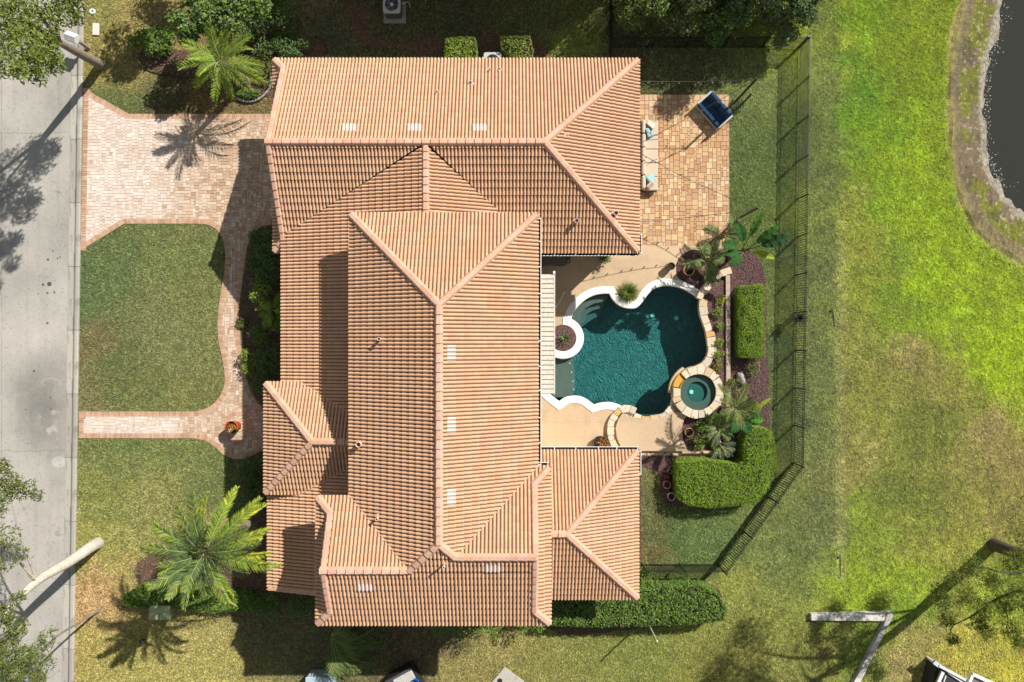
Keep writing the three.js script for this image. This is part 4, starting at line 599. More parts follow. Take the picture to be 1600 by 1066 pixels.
// roof fittings
for (const [u, v] of [[548, 202], [650, 202], [750.5, 203]]) roofVent(aTop, u, v); for (const [u, v] of [[708.5, 553], [708.5, 663], [707.5, 775]]) roofVent(dRight, u, v); for (const [u, v] of [[571, 914], [769, 885.5]]) roofVent(dBot, u, v);
for (const [s, u, v, r, l] of [[aTop, 683, 145, 0.05, 0.14], [aTop, 735, 131, 0.075, 0.12], [aTop, 765, 111, 0.05, 0.14], [aTop, 780, 110, 0.07, 0.12], [aBot, 900, 347, 0.09, 0.34], [aRight, 961, 335, 0.1, 0.3], [dLeft, 595, 530, 0.06, 0.36], [dLeft, 563, 693, 0.1, 0.34], [dLeft, 591, 808, 0.05, 0.34], [dBot, 695, 880, 0.04, 0.5], [aRight, 887, 212, 0.03, 0.1]]) ventPipe(s, u, v, r, l);
// gutters with their hangers
const gutterMat = mat([0.74, 0.74, 0.72], 0.5), gutterIn = mat([0.02, 0.018, 0.015], 1);
function gutter(a, b, out) {   // out: unit outward
  const t = new TB(), I = new TB(), dir = b.clone().sub(a).normalize(), L = a.distanceTo(b), q = (s, o, y) => a.clone().addScaledVector(dir, s).addScaledVector(out, o).add(V(0, y, 0));
  const prof = [[0.02, -0.02], [0.02, -0.13], [0.16, -0.13], [0.172, -0.03], [0.2, -0.03], [0.2, -0.045]];
  for (let i = 0; i < prof.length - 1; i++) t.quad(q(0, ...prof[i]), q(L, ...prof[i]), q(L, ...prof[i + 1]), q(0, ...prof[i + 1]));
  for (const s of [0, L]) t.quad(q(s, 0.02, -0.02), q(s, 0.02, -0.13), q(s, 0.16, -0.13), q(s, 0.172, -0.03));
  I.quad(q(0.01, 0.022, -0.115), q(L - 0.01, 0.022, -0.115), q(L - 0.01, 0.162, -0.115), q(0.01, 0.162, -0.115));
  const g = mesh('gutter', t.geo(), gutterMat, house); mesh('gutter_trough', I.geo(), gutterIn, g); const n = Math.max(1, Math.round(L / 0.95));
  for (let i = 0; i <= n; i++) { const s = clamp(i / n * L + (i && i < n ? (NT[i * 77 + 3] - 0.5) * 0.15 : i ? -0.05 : 0.05), 0, L), st = new TB(); st.bar(q(s, 0, -0.012), q(s, 0.19, -0.02), 0.035, 0.012); mesh('gutter_hanger', st.geo(), gutterMat, g); }
}
gutter(at3(D.xR, -4.95, D.he), at3(D.xR, 5.0, D.he), V(1, 0, 0)); gutter(at3(0.98, A.zB, A.he), at3(5.6, A.zB, A.he), V(0, 0, 1)); gutter(at3(A.xR, -4.75, A.he), at3(A.xR, -3.85, A.he), V(1, 0, 0));
gutter(at3(0.98, G.zT, G.he), at3(5.6, G.zT, G.he), V(0, 0, -1)); gutter(at3(G.xR, 4.8, G.he), at3(G.xR, 5.9, G.he), V(1, 0, 0)); gutter(at3(1.0, F.zT, D.he), at3(F.xR, F.zT, D.he), V(0, 0, -1));
// walls
const wall = (x0, y0, z0, x1, y1, z1, m = stucco) => { const t = new TB(); t.box(x0, y0, z0, x1, y1, z1); return mesh('wall', t.geo(), m, house); };
wall(-9.95, 0, -11.87, 5.04, 3.14, -4.46); wall(-9.45, 0, -4.455, 0.45, 3.1, 4.6); wall(-10.1, 0, 4.605, 0.45, 3.05, 10.42); wall(0.455, 0, 5.36, 5.0, 3.15, 10.78); wall(-5.95, 3.2, -4.55, 0.5, 5.94, 10.75); wall(-7.14, 4.3, 6.75, -5.955, 5.93, 10.74); wall(0.505, 4.3, 5.55, 0.98, 5.93, 10.74);
const gable = (x, z0, zr, z1, h0, h1) => { const t = new TB(); for (const o of [-0.05, 0.05]) t.tri(V(x + o, h0, z0), V(x + o, h1, zr), V(x + o, h0, z1)); mesh('gable_wall', t.geo(), stucco, house); };
gable(A.rx + 0.08, A.zT + 0.5, A.zr, A.zB - 0.5, 3.35, A.hr - 0.06); gable(E.rx + 0.08, E.zT + 0.6, E.zr, D.zB - 0.6, 6.22, E.hr - 0.06); gable(F.rx - 0.08, F.zT + 0.7, F.zr + 0.3, D.zB - 0.7, 6.25, F.hr - 0.12);
{ const t = new TB(); t.quad(V(-10.6, 3.0, 10.7), V(-7.2, 3.0, 10.7), V(-7.2, 4.2, 10.7), V(-10.6, 3.28, 10.7)); mesh('gable_wall', t.geo(), stucco, house); }
const soffit = (pts, y) => { mesh('soffit', sheetGeo(ccw(pts).slice().reverse(), y), trim, house); };
const rect = (x0, z0, x1, z1) => [[x0, z0], [x1, z0], [x1, z1], [x0, z1]];
soffit(rect(A.xL + 0.02, A.zT + 0.02, A.xR - 0.02, A.zB - 0.02), 3.1); soffit(rect(D.xL + 0.02, D.zT + 0.02, D.xR - 0.02, D.zB - 0.02), 5.9); soffit(rect(E.xL + 0.02, E.zT + 0.02, D.xL + 0.01, D.zB - 0.03), 5.89); soffit(rect(D.xR - 0.01, F.zT + 0.02, F.xR - 0.02, D.zB - 0.03), 5.89); soffit(rect(0.77, G.zT + 0.02, G.xR - 0.02, G.zB - 0.02), 3.1); soffit(rect(-9.97, -3.9, -5.9, 4.1), 3.42); soffit(rect(-10.63, 4.14, -5.9, 10.86), 3.22); soffit(rect(C.xL + 0.02, C.zT + 0.02, -9.0, C.zB - 0.02), 3.68);
const fascia = (a, b, y0, y1) => { const t = new TB(), p = V(a[0], (y0 + y1) / 2, a[1]), q = V(b[0], (y0 + y1) / 2, b[1]); t.bar(p, q, 0.03, y1 - y0); mesh('fascia', t.geo(), trim, house); };
for (const [q, y, skip] of [[rect(A.xL + 0.03, A.zT + 0.03, A.xR - 0.03, A.zB - 0.03), 3.2], [rect(D.xL + 0.03, D.zT + 0.03, D.xR - 0.03, D.zB - 0.03), 6.0], [rect(G.xR - 4.6, G.zT + 0.03, G.xR - 0.03, G.zB - 0.03), 3.2]]) for (let i = 0; i < 4; i++) fascia(q[i], q[(i + 1) % 4], y - 0.13, y + 0.015);
fascia([-9.96, -3.9], [-9.96, 1.8], 3.4, 3.53); fascia([-10.62, 4.2], [-10.62, 10.82], 3.2, 3.34); fascia([C.xL + 0.03, C.zT + 0.03], [C.xL + 0.03, C.zB - 0.03], 3.66, 3.79); fascia([C.xL + 0.03, C.zT + 0.03], [-9, C.zT + 0.03], 3.66, 3.79); fascia([C.xL + 0.03, C.zB - 0.03], [-9, C.zB - 0.03], 3.66, 3.79); fascia([E.xL + 0.03, E.zT + 0.03], [E.xL + 0.03, D.zB - 0.03], 5.87, 6.0); fascia([F.xR - 0.03, F.zT + 0.03], [F.xR - 0.03, D.zB - 0.03], 5.87, 6.0);
// doors and windows in the walls
function opening(name, x, y, z, w, h, axis, sign) {   // on a wall that faces along axis
  const fr = new TB(), pn = new TB(), d = 0.035, b = 0.06, box = (t, u0, v0, u1, v1, o0, o1) => (axis === 'x' ? t.box(Math.min(x + sign * o0, x + sign * o1), y + v0, z + u0, Math.max(x + sign * o0, x + sign * o1), y + v1, z + u1) : t.box(x + u0, y + v0, Math.min(z + sign * o0, z + sign * o1), x + u1, y + v1, Math.max(z + sign * o0, z + sign * o1)));
  box(fr, -w / 2 - b, 0, -w / 2, h, 0.003, d); box(fr, w / 2, 0, w / 2 + b, h, 0.003, d); box(fr, -w / 2 - b, h, w / 2 + b, h + b, 0.003, d); box(fr, -w / 2 - b, -b, w / 2 + b, 0, 0.003, d + 0.02); box(fr, -0.02, 0, 0.02, h, 0.006, d - 0.004);
  box(pn, -w / 2, 0, -0.02, h, 0.003, 0.012); box(pn, 0.02, 0, w / 2, h, 0.003, 0.012); const f = mesh(name, fr.geo(), trim, house); mesh('pane', pn.geo(), glassDark, f);
}
for (const z of [-3.2, -0.6]) opening('window', -9.45, 0.9, z, 1.5, 1.5, 'x', -1); for (const z of [7.6, 9.4]) opening('window', -10.1, 0.9, z, 1.2, 1.4, 'x', -1); for (const z of [-3, 0, 3, 5.4]) opening('window', -5.95, 4.7, z, 0.9, 0.9, 'x', -1); for (const z of [-3.6, -1.2, 1.6]) opening('window', 0.5, 3.7, z, 1.2, 1.3, 'x', 1); for (const x of [-7, -4, -1, 2]) opening('window', x, 1, -11.87, 1.2, 1.3, 'z', -1); for (const x of [-8.5, -5.6, -2.4]) opening('window', x, 0.9, 10.42, 1.3, 1.3, 'z', 1); for (const x of [-4.4, -1.6]) opening('window', x, 3.9, 10.75, 1.2, 1.2, 'z', 1); for (const z of [6.6, 9.4]) opening('window', 5.0, 0.8, z, 1.4, 1.6, 'x', 1); for (const z of [-10.4, -6.2]) opening('window', 5.04, 0.5, z, 1.8, 2.1, 'x', 1);
opening('patio_door', 0.45, 0.06, -2.4, 3.2, 2.3, 'x', 1); opening('patio_door', 0.45, 0.06, 2, 3.2, 2.3, 'x', 1); opening('patio_door', 3.6, 0.06, -4.46, 2.2, 2.2, 'z', 1);
{ const gd = new TB(); gd.box(-9.99, 0.03, -10.9, -9.955, 2.35, -5.7); const g = mesh('garage_door', gd.geo(), trim, house); for (let i = 0; i < 4; i++) for (let k = 0; k < 6; k++) { const t = new TB(); t.box(-10.005, 0.1 + i * 0.57, -10.8 + k * 0.86, -9.991, 0.55 + i * 0.57, -10.06 + k * 0.86); mesh('door_panel', t.geo(), trim, g); } const d = new TB(); d.box(-9.49, 0.05, 3.5, -9.453, 2.5, 4.5); const fd = mesh('front_door', d.geo(), mat([0.16, 0.08, 0.04], 0.5), house); const hd = new TB(); hd.box(-9.53, 1.0, 3.58, -9.495, 1.16, 3.62); mesh('handle', hd.geo(), mat([0.5, 0.4, 0.2], 0.3, { metalness: 1 }), fd); }
for (const z of [2.35, 6.0]) { const g = new THREE.LatheGeometry([[0.24, 0], [0.24, 0.12], [0.19, 0.18], [0.17, 1.6], [0.16, 3.3], [0.22, 3.4], [0.24, 3.64], [0, 3.64]].map(([x, y]) => new THREE.Vector2(x, y)), 18), m = mesh('column', g, stucco, house); m.position.set(-10.05, 0.02, z); }
// ------------------------------------------------------------------ white ribbed patio cover
{
  const pc = thing('patio_cover', 'white ribbed flat patio cover beside the pool under the main eave', 'patio cover'), x0 = 0.52, x1 = 1.862, z0 = -2.97, z1 = 2.36, y = 2.92, n = 25, w = (z1 - z0) / n, white = mat([0.6, 0.57, 0.5], 0.6, { map: withRepeat(paverMap, 0.25) });
  for (let i = 0; i < n; i++) { const t = new TB(), a = z0 + i * w, pr = [[0.012, -0.02], [0.014, 0], [0.03, 0.03], [w - 0.03, 0.03], [w - 0.014, 0]]; const q = (k, x) => V(x, y - 0.03 * (x - x0) + pr[k][1], a + pr[k][0]); for (let k = 0; k < 4; k++) t.quad(q(k, x0), q(k + 1, x0), q(k + 1, x1), q(k, x1)); t.quad(V(x0, y - 0.022, a), V(x0, y - 0.022, a + w), V(x1, y - 0.062, a + w), V(x1, y - 0.062, a)); mesh('roof_panel', t.geo(), white, pc); }
  const gt = new TB(); gt.box(x1 + 0.004, y - 0.16, z0 - 0.02, x1 + 0.06, y - 0.015, z1 + 0.02); gt.box(x1 - 0.07, y - 0.18, z0 + 0.1, x1 - 0.01, y - 0.07, z1 - 0.1); mesh('front_beam', gt.geo(), white, pc); const cp = new TB(); cp.box(x1 - 0.03, y - 0.1, z0 - 0.14, x1 + 0.06, y + 0.03, z0 - 0.025); mesh('gutter_end', cp.geo(), mat([0.8, 0.79, 0.76], 0.5), pc);
  for (const z of [z0 + 0.2, z1 - 0.3]) { const t = new TB(); t.box(x1 - 0.09, 0.032, z - 0.04, x1 - 0.01, y - 0.18, z + 0.04); mesh('post', t.geo(), white, pc); }
}
// ------------------------------------------------------------------ neighbouring house north of the side yard (outside the frame, it shades the yard)
{
  const nh = thing('neighbouring_house', 'cream single storey house beyond the north side yard', 'house'), t = new TB(), a = P(500, -12), b = P(958, -6); t.box(a.x, 0, a.z - 9, b.x, 3.9, a.z); mesh('wall', t.geo(), stucco, nh);
  const r = new TB(), z0 = a.z, z1 = a.z - 9, zm = (z0 + z1) / 2, y = 3.901, h = 5.6; r.quad(V(a.x, y, z0), V(b.x, y, z0), V(b.x - 4, h, zm), V(a.x + 4, h, zm)); r.quad(V(b.x, y, z1), V(a.x, y, z1), V(a.x + 4, h, zm), V(b.x - 4, h, zm)); r.tri(V(a.x, y, z0), V(a.x + 4, h, zm), V(a.x, y, z1)); r.tri(V(b.x, y, z0), V(b.x, y, z1), V(b.x - 4, h, zm)); mesh('roof', r.geo(), mat([0.4, 0.25, 0.17], 0.9), nh);
}
// ------------------------------------------------------------------ black picket fence
const black = mat([0.018, 0.018, 0.02], 0.4);
function fence(label, pts, panel, h = 1.2) {
  const f = thing('picket_fence', label, 'fence'), pk = new TB();
  const post = (p) => { const t = new TB(); t.box(p[0] - 0.03, 0, p[1] - 0.03, p[0] + 0.03, h + 0.06, p[1] + 0.03); t.box(p[0] - 0.037, h + 0.062, p[1] - 0.037, p[0] + 0.037, h + 0.08, p[1] + 0.037); mesh('post', t.geo(), black, f); };
  const w = pw(pts);
  for (let s = 0; s < w.length - 1; s++) {
    const a = w[s], b = w[s + 1], L = Math.hypot(b[0] - a[0], b[1] - a[1]), n = Math.max(1, Math.round(L / panel)), q = (k) => [mixN(a[0], b[0], k), mixN(a[1], b[1], k)];
    for (let i = 0; i < n; i++) {
      post(q(i / n)); const p0 = q((i + 0.035 / L * n) / n), p1 = q(i / n + 1 / n - 0.035 / L);
      for (const [y, t] of [[0.12, 0.025], [h - 0.17, 0.025], [h, 0.028]]) { const r = new TB(); r.bar(V(p0[0], y, p0[1]), V(p1[0], y, p1[1]), 0.024, t); mesh('rail', r.geo(), black, f); }
      const m = Math.round(L / n / 0.115); for (let k = 1; k < m; k++) { const c = q((i + k / m) / n); pk.box(c[0] - 0.0125, 0.05, c[1] - 0.0125, c[0] + 0.0125, h - 0.015, c[1] + 0.0125); }
    }
    if (s === w.length - 2) post(b);
  }
  stuff(mesh('picket', pk.geo(), black, f));
}
fence('long black picket fence along the east edge of the back lawn', [[1249, 75], [1244, 430], [1239, 723], [1123, 884]], 1.86);
fence('short black picket fence closing the lawn beside the rear wing', [[1120, 881], [1003, 881]], 1.8);
fence('black picket fence below the trees along the north lot line', [[952, 93], [952, 75], [1246, 75]], 1.86);
fence('black picket fence running north in the shaded side yard', [[952, 70], [952, -40]], 1.6);
// ------------------------------------------------------------------ furniture on the patio
const cushion = (w, h, d, r = 0.05) => new RoundedBoxGeometry(w, h, d, 3, Math.min(r, h / 2.1, w / 2.1, d / 2.1));
const fabricTex = greyTex(256, 256, (s, t) => 0.5 + 0.25 * Math.sin(s * 400) * Math.sin(t * 400) + 0.5 * (fbm(s * 30, t * 30, 3, 30) - 0.5));
const fabric = (c) => mat(c, 0.95, { bumpMap: withRepeat(fabricTex, 4), bumpScale: 0.002 });
{
  const x0 = 6.14, x1 = 7.02, z0 = -10.56, z1 = -7.24, beige = fabric([0.56, 0.46, 0.36]), wood = mat([0.07, 0.045, 0.03], 0.6), sofa = thing('outdoor_sofa', 'long beige cushioned outdoor sofa at the eave on the paver patio', 'sofa', [x0, 0.032, z0]);
  const D = x1 - x0, L = z1 - z0, fr = new TB(); fr.box(0, 0.1, 0, D - 0.02, 0.27, L); fr.box(-0.03, 0.1, 0, 0.045, 0.66, L); for (const [a, b] of [[0.03, 0.03], [D - 0.1, 0.03], [0.03, L - 0.1], [D - 0.1, L - 0.1], [0.03, L / 2], [D - 0.1, L / 2]]) fr.box(a, 0, b, a + 0.06, 0.1, b + 0.06); mesh('frame', fr.geo(), wood, sofa);
  const n = 5, w = L / n; for (let i = 0; i < n; i++) { const s = mesh('seat_cushion', cushion(D - 0.24, 0.17, w - 0.015), beige, sofa); s.position.set(0.24 + (D - 0.24) / 2, 0.355, w * (i + 0.5)); const b = mesh('back_cushion', cushion(0.2, 0.44, w - 0.015, 0.09), beige, sofa); b.position.set(0.16, 0.56, w * (i + 0.5)); b.rotation.z = 0.14; }
  const pl = (u, v, c, ry, rz, label, name) => { const g = cushion(0.44, 0.14, 0.44, 0.068), p = g.attributes.position; for (let i = 0; i < p.count; i++) { const k = Math.max(Math.abs(p.getX(i)), Math.abs(p.getZ(i))) / 0.22; p.setY(i, p.getY(i) * mixN(1.1, 0.45, k * k)); } g.computeVertexNormals(); const q = P(u, v, 0.65), m = mesh(name, g, fabric(c), scene); m.position.set(q.x, 0.68, q.z); m.rotation.set(0.2, ry, rz); tag(m, label, 'pillow'); };
  pl(1014.5, 207, [0.24, 0.42, 0.44], 0.35, -0.75, 'teal pillow at the north end of the beige sofa', 'throw_pillow'); pl(1017, 195, [0.52, 0.46, 0.38], 0.9, -0.9, 'beige pillow behind the north teal pillow on the sofa', 'throw_pillow');
  pl(1017, 279, [0.27, 0.46, 0.47], 0.7, -0.5, 'teal pillow at the south end of the beige sofa', 'throw_pillow'); pl(1016, 289.5, [0.6, 0.52, 0.44], -0.75, -1.0, 'beige pillow leaning at the south arm of the sofa', 'throw_pillow');
}
{
  const c = P(1115.5, 173.5, 0.4), s = thing('outdoor_loveseat', 'navy blue cushioned loveseat with grey arms on the paver patio', 'loveseat', [c.x, 0.032, c.z], -0.853), navy = fabric([0.011, 0.045, 0.11]), grey = mat([0.4, 0.4, 0.38], 0.6, { bumpMap: fineBump, bumpScale: 0.003 }), W = 1.62, Dp = 0.86;
  const fr = new TB(); fr.box(-W / 2 + 0.09, 0.14, -Dp / 2, W / 2 - 0.09, 0.27, Dp / 2); fr.box(-W / 2 + 0.09, 0.14, -Dp / 2 - 0.03, W / 2 - 0.09, 0.7, -Dp / 2 + 0.03); mesh('frame', fr.geo(), grey, s);
  for (const k of [-1, 1]) { const a = new TB(), x = k * (W / 2 - 0.045); a.box(x - 0.045, 0.54, -Dp / 2, x + 0.045, 0.6, Dp / 2); a.box(x - 0.04, 0, Dp / 2 - 0.09, x + 0.04, 0.54, Dp / 2 - 0.01); a.box(x - 0.04, 0, -Dp / 2 + 0.01, x + 0.04, 0.54, -Dp / 2 + 0.09); mesh('arm', a.geo(), grey, s); const q = mesh('seat_cushion', cushion(W / 2 - 0.1, 0.19, Dp - 0.2), navy, s); q.position.set(k * (W / 4 - 0.045), 0.365, 0.09); const b = mesh('back_cushion', cushion(W / 2 - 0.1, 0.5, 0.24, 0.09), navy, s); b.position.set(k * (W / 4 - 0.045), 0.62, -Dp / 2 + 0.17); b.rotation.x = -0.2; }
}
{ // dark cupboard under the eave
  const c = P(861, 405), k = thing('outdoor_cupboard', 'dark grey outdoor cupboard standing under the eave beside the pool deck', 'cupboard', [c.x, 0.032, -3.99]), m = mat([0.05, 0.048, 0.045], 0.6), g = mat([0.2, 0.18, 0.17], 0.5), t = new TB(); t.box(-0.65, 0.06, -0.36, 0.65, 0.86, 0.33); mesh('body', t.geo(), m, k); const top = new TB(); top.box(-0.68, 0.862, -0.38, 0.68, 0.9, 0.38); mesh('worktop', top.geo(), mat([0.1, 0.09, 0.085], 0.5), k); for (let i = 0; i < 3; i++) { const d = new TB(); d.box(-0.63 + i * 0.425, 0.1, 0.332, -0.22 + i * 0.425, 0.84, 0.35); const dr = mesh('door', d.geo(), i === 1 ? g : m, k); const h = new TB(); h.box(-0.28 + i * 0.425, 0.5, 0.352, -0.26 + i * 0.425, 0.7, 0.375); mesh('handle', h.geo(), mat([0.5, 0.5, 0.5], 0.3, { metalness: 1 }), dr); } for (const x of [-0.6, 0.6]) { const l = new TB(); l.box(x - 0.05, 0, -0.3, x + 0.05, 0.06, 0.3); mesh('leg', l.geo(), m, k); }
}
{ const a = P(868, 481), b = P(881, 457), pts = [V(a.x, 0.03, a.z), V(a.x + 0.02, 0.5, a.z - 0.05), V(mixN(a.x, b.x, 0.4), 0.72, mixN(a.z, b.z, 0.4)), V(b.x - 0.03, 0.5, b.z + 0.06), V(b.x, 0.03, b.z)], g = thing('pool_handrail', 'pale curved handrail standing in shade on the pool deck', 'handrail'); mesh('rail', tube(pts, [0.024, 0.024], 8), mat([0.72, 0.68, 0.6], 0.3), g); for (const p of [a, b]) { const m = mesh('base_plate', new THREE.CylinderGeometry(0.06, 0.065, 0.02, 14), mat([0.6, 0.58, 0.54], 0.4), g); m.position.set(p.x, 0.042, p.z); } }
// ------------------------------------------------------------------ poles and strings of lights
const poleMat = mat([0.05, 0.04, 0.035], 0.7), poleA = P(1149, 159), poleB = P(1151, 343), poleC = P(1151, 171);
function pole(label, p, h, t = 0.05) { const g = thing('light_pole', label, 'pole', [p.x, 0, p.z]); const s = new TB(); s.box(-t, 0, -t, t, h, t); mesh('shaft', s.geo(), poleMat, g); const f = new TB(); f.box(-0.12, 0, -0.12, -t - 0.002, 0.12, 0.12); f.box(t + 0.002, 0, -0.12, 0.12, 0.12, 0.12); mesh('footing', f.geo(), mat([0.14, 0.13, 0.12], 0.9), g); const c = mesh('cap', new THREE.SphereGeometry(t * 1.1, 10, 8), poleMat, g); c.position.y = h + 0.02; }
pole('tall dark pole at the patio corner behind the navy loveseat', poleA, 2.85, 0.04); pole('shorter dark pole close beside the tall one at the patio corner', poleC, 2.0, 0.035); pole('dark pole among the palms at the southeast patio corner', poleB, 2.8, 0.04);
const bulbMat = new THREE.MeshPhysicalMaterial({ transmission: 0.6, thickness: 0, roughness: 0.25, side: THREE.DoubleSide }); bulbMat.color.setRGB(0.8, 0.78, 0.7);
function stringLights(label, a, b, sag, n) {
  const g = thing('string_lights', label, 'string lights', [0, 0, 0], 0, undefined), pts = Array.from({ length: 13 }, (_, i) => { const t = i / 12, p = a.clone().lerp(b, t); p.y -= sag * 4 * t * (1 - t); return p; }); mesh('cable', tube(pts, [0.013, 0.013], 5), black, g);
  for (let i = 0; i < n; i++) { const t = (i + 0.6 + (NT[i * 91 + 7] - 0.5) * 0.25) / n, p = a.clone().lerp(b, t); p.y -= sag * 4 * t * (1 - t); const s = mesh('socket', new THREE.CylinderGeometry(0.019, 0.022, 0.08, 8), black, g); s.position.set(p.x, p.y - 0.045, p.z); const q = mesh('bulb', new THREE.SphereGeometry(0.036, 10, 8), bulbMat, g); q.scale.y = 1.35; q.position.set(p.x, p.y - 0.125, p.z); }
}
const eave = (u, v) => P(u, v, 3.1);
stringLights('string of bulbs from the north roof corner to the tall patio pole', eave(996, 127), V(poleA.x, 2.84, poleA.z), 0.14, 7); stringLights('string of bulbs crossing above the sofa and the navy loveseat', eave(996, 226), V(poleA.x, 2.82, poleA.z - 0.02), 0.25, 8);
stringLights('string of bulbs slanting across the middle of the paver patio', eave(998, 238), V(poleB.x, 2.79, poleB.z), 0.4, 10); stringLights('string of bulbs crossing the south part of the paver patio', eave(996, 347), V(poleB.x, 2.76, poleB.z + 0.02), 0.3, 10);
{ const b = P(1009, 966), g = thing('yard_pole', 'pale slender pole standing in the hedge south of the rear wing', 'pole', [b.x, 0, b.z]), t = mesh('shaft', new THREE.CylinderGeometry(0.03, 0.036, 2.55, 10), mat([0.55, 0.5, 0.38], 0.7), g); t.position.y = 1.275; const c = mesh('cap', new THREE.SphereGeometry(0.045, 10, 8), mat([0.75, 0.7, 0.55], 0.6), g); c.position.y = 2.56; }
// ------------------------------------------------------------------ pots, stones
const potProfile = (r, h, fl = 0.72) => [[0, 0], [r * fl * 0.85, 0], [r * fl, 0.02], [r * 0.98, h * 0.62], [r * 0.94, h * 0.88], [r * 1.02, h * 0.93], [r * 1.02, h], [r * 0.88, h], [r * 0.86, h * 0.86]].map(([x, y]) => new THREE.Vector2(x, y));
function pot(label, u, v, r, h, col, soilCol = [0.035, 0.022, 0.018], y = 0.03, o = {}) {
  const p = P(u, v, y + h), g = thing('flower_pot', label, 'pot', [p.x, y, p.z]); mesh('pot_body', new THREE.LatheGeometry(potProfile(r, h, o.fl), 28), mat(col, o.rough ?? 0.6), g); const s = new THREE.CircleGeometry(r * 0.88, 20); s.rotateX(-Math.PI / 2); s.translate(0, h * (o.deep ?? 0.87), 0); mesh('soil', s, mat(soilCol, 1, { bumpMap: fineBump, bumpScale: 0.02 }), g); return g;
}
const frontPot = pot('glazed orange red pot with bright annuals on the front walk ring', 361, 668, 0.3, 0.72, [0.45, 0.06, 0.02], undefined, 0.04);
pot('empty dark grey pot on the deck beside the curved bed', 1049, 416, 0.185, 0.42, [0.07, 0.075, 0.065]); pot('yellow glazed pot with dark soil in the curved bed', 1077, 422, 0.26, 0.5, [0.58, 0.36, 0.1], [0.02, 0.012, 0.015]);
pot('tan yellow pot in the bed south of the spa', 1077.5, 676, 0.21, 0.46, [0.5, 0.36, 0.12]);
pot('small lilac grey pot, northernmost beside the big hedge', 1046.5, 737.5, 0.1, 0.26, [0.3, 0.27, 0.36], undefined, 0.015); pot('small bright red pot beside the big hedge', 1042.3, 745.5, 0.085, 0.24, [0.5, 0.07, 0.03], [0.4, 0.06, 0.03], 0.015); pot('black plastic pot nearest the hedge between red and terracotta ones', 1050.5, 745.5, 0.125, 0.24, [0.02, 0.02, 0.02], undefined, 0.015); pot('terracotta ringed pot with red soil beside the big hedge', 1042.3, 758, 0.185, 0.36, [0.42, 0.24, 0.17], [0.07, 0.012, 0.012], 0.015, { fl: 0.8 }); pot('small pinkish brown pot between the terracotta and white ones', 1048.5, 766, 0.12, 0.22, [0.3, 0.16, 0.12], undefined, 0.015); pot('white rimmed pot, southernmost beside the big hedge', 1049.5, 776.5, 0.185, 0.36, [0.55, 0.53, 0.48], undefined, 0.015, { fl: 0.8 });
const bromPot = pot('low dark pot with an orange brown bromeliad by the stone arc', 938, 693, 0.36, 0.32, [0.05, 0.045, 0.045]);
function boulder(label, u, v, h, sx, sy, sz, col, ry, seed, name = 'boulder') { const g = new THREE.IcosahedronGeometry(1, 3), p = g.attributes.position; for (let i = 0; i < p.count; i++) { const q = V(p.getX(i), p.getY(i), p.getZ(i)), k = 0.78 + 0.42 * fbm(q.x * 1.7 + seed, q.z * 1.7 + q.y * 1.3 + seed, 3); p.setXYZ(i, q.x * k * sx, q.y * k * sy, q.z * k * sz); } g.computeVertexNormals(); const c = P(u, v, h), m = mesh(name, g, mat(col, 0.95, { map: withRepeat(stoneMap, 1), bumpMap: withRepeat(fineBump, 1), bumpScale: 0.02 })); m.position.set(c.x, h * 0.45, c.z); m.rotation.y = ry; return tag(m, label, 'boulder'); }
boulder('tan boulder below the palm fronds at the head of the curved bed', 1104, 420, 0.4, 0.55, 0.34, 0.3, [0.5, 0.4, 0.25], -0.5, 3); boulder('long grey rock outside the garden wall near the spa', 1160, 592, 0.3, 0.2, 0.24, 0.36, [0.4, 0.38, 0.35], 0.25, 9); boulder('bright white rock under the plants south of the spa', 1122, 691, 0.4, 0.2, 0.3, 0.2, [0.8, 0.78, 0.72], 0.6, 14);
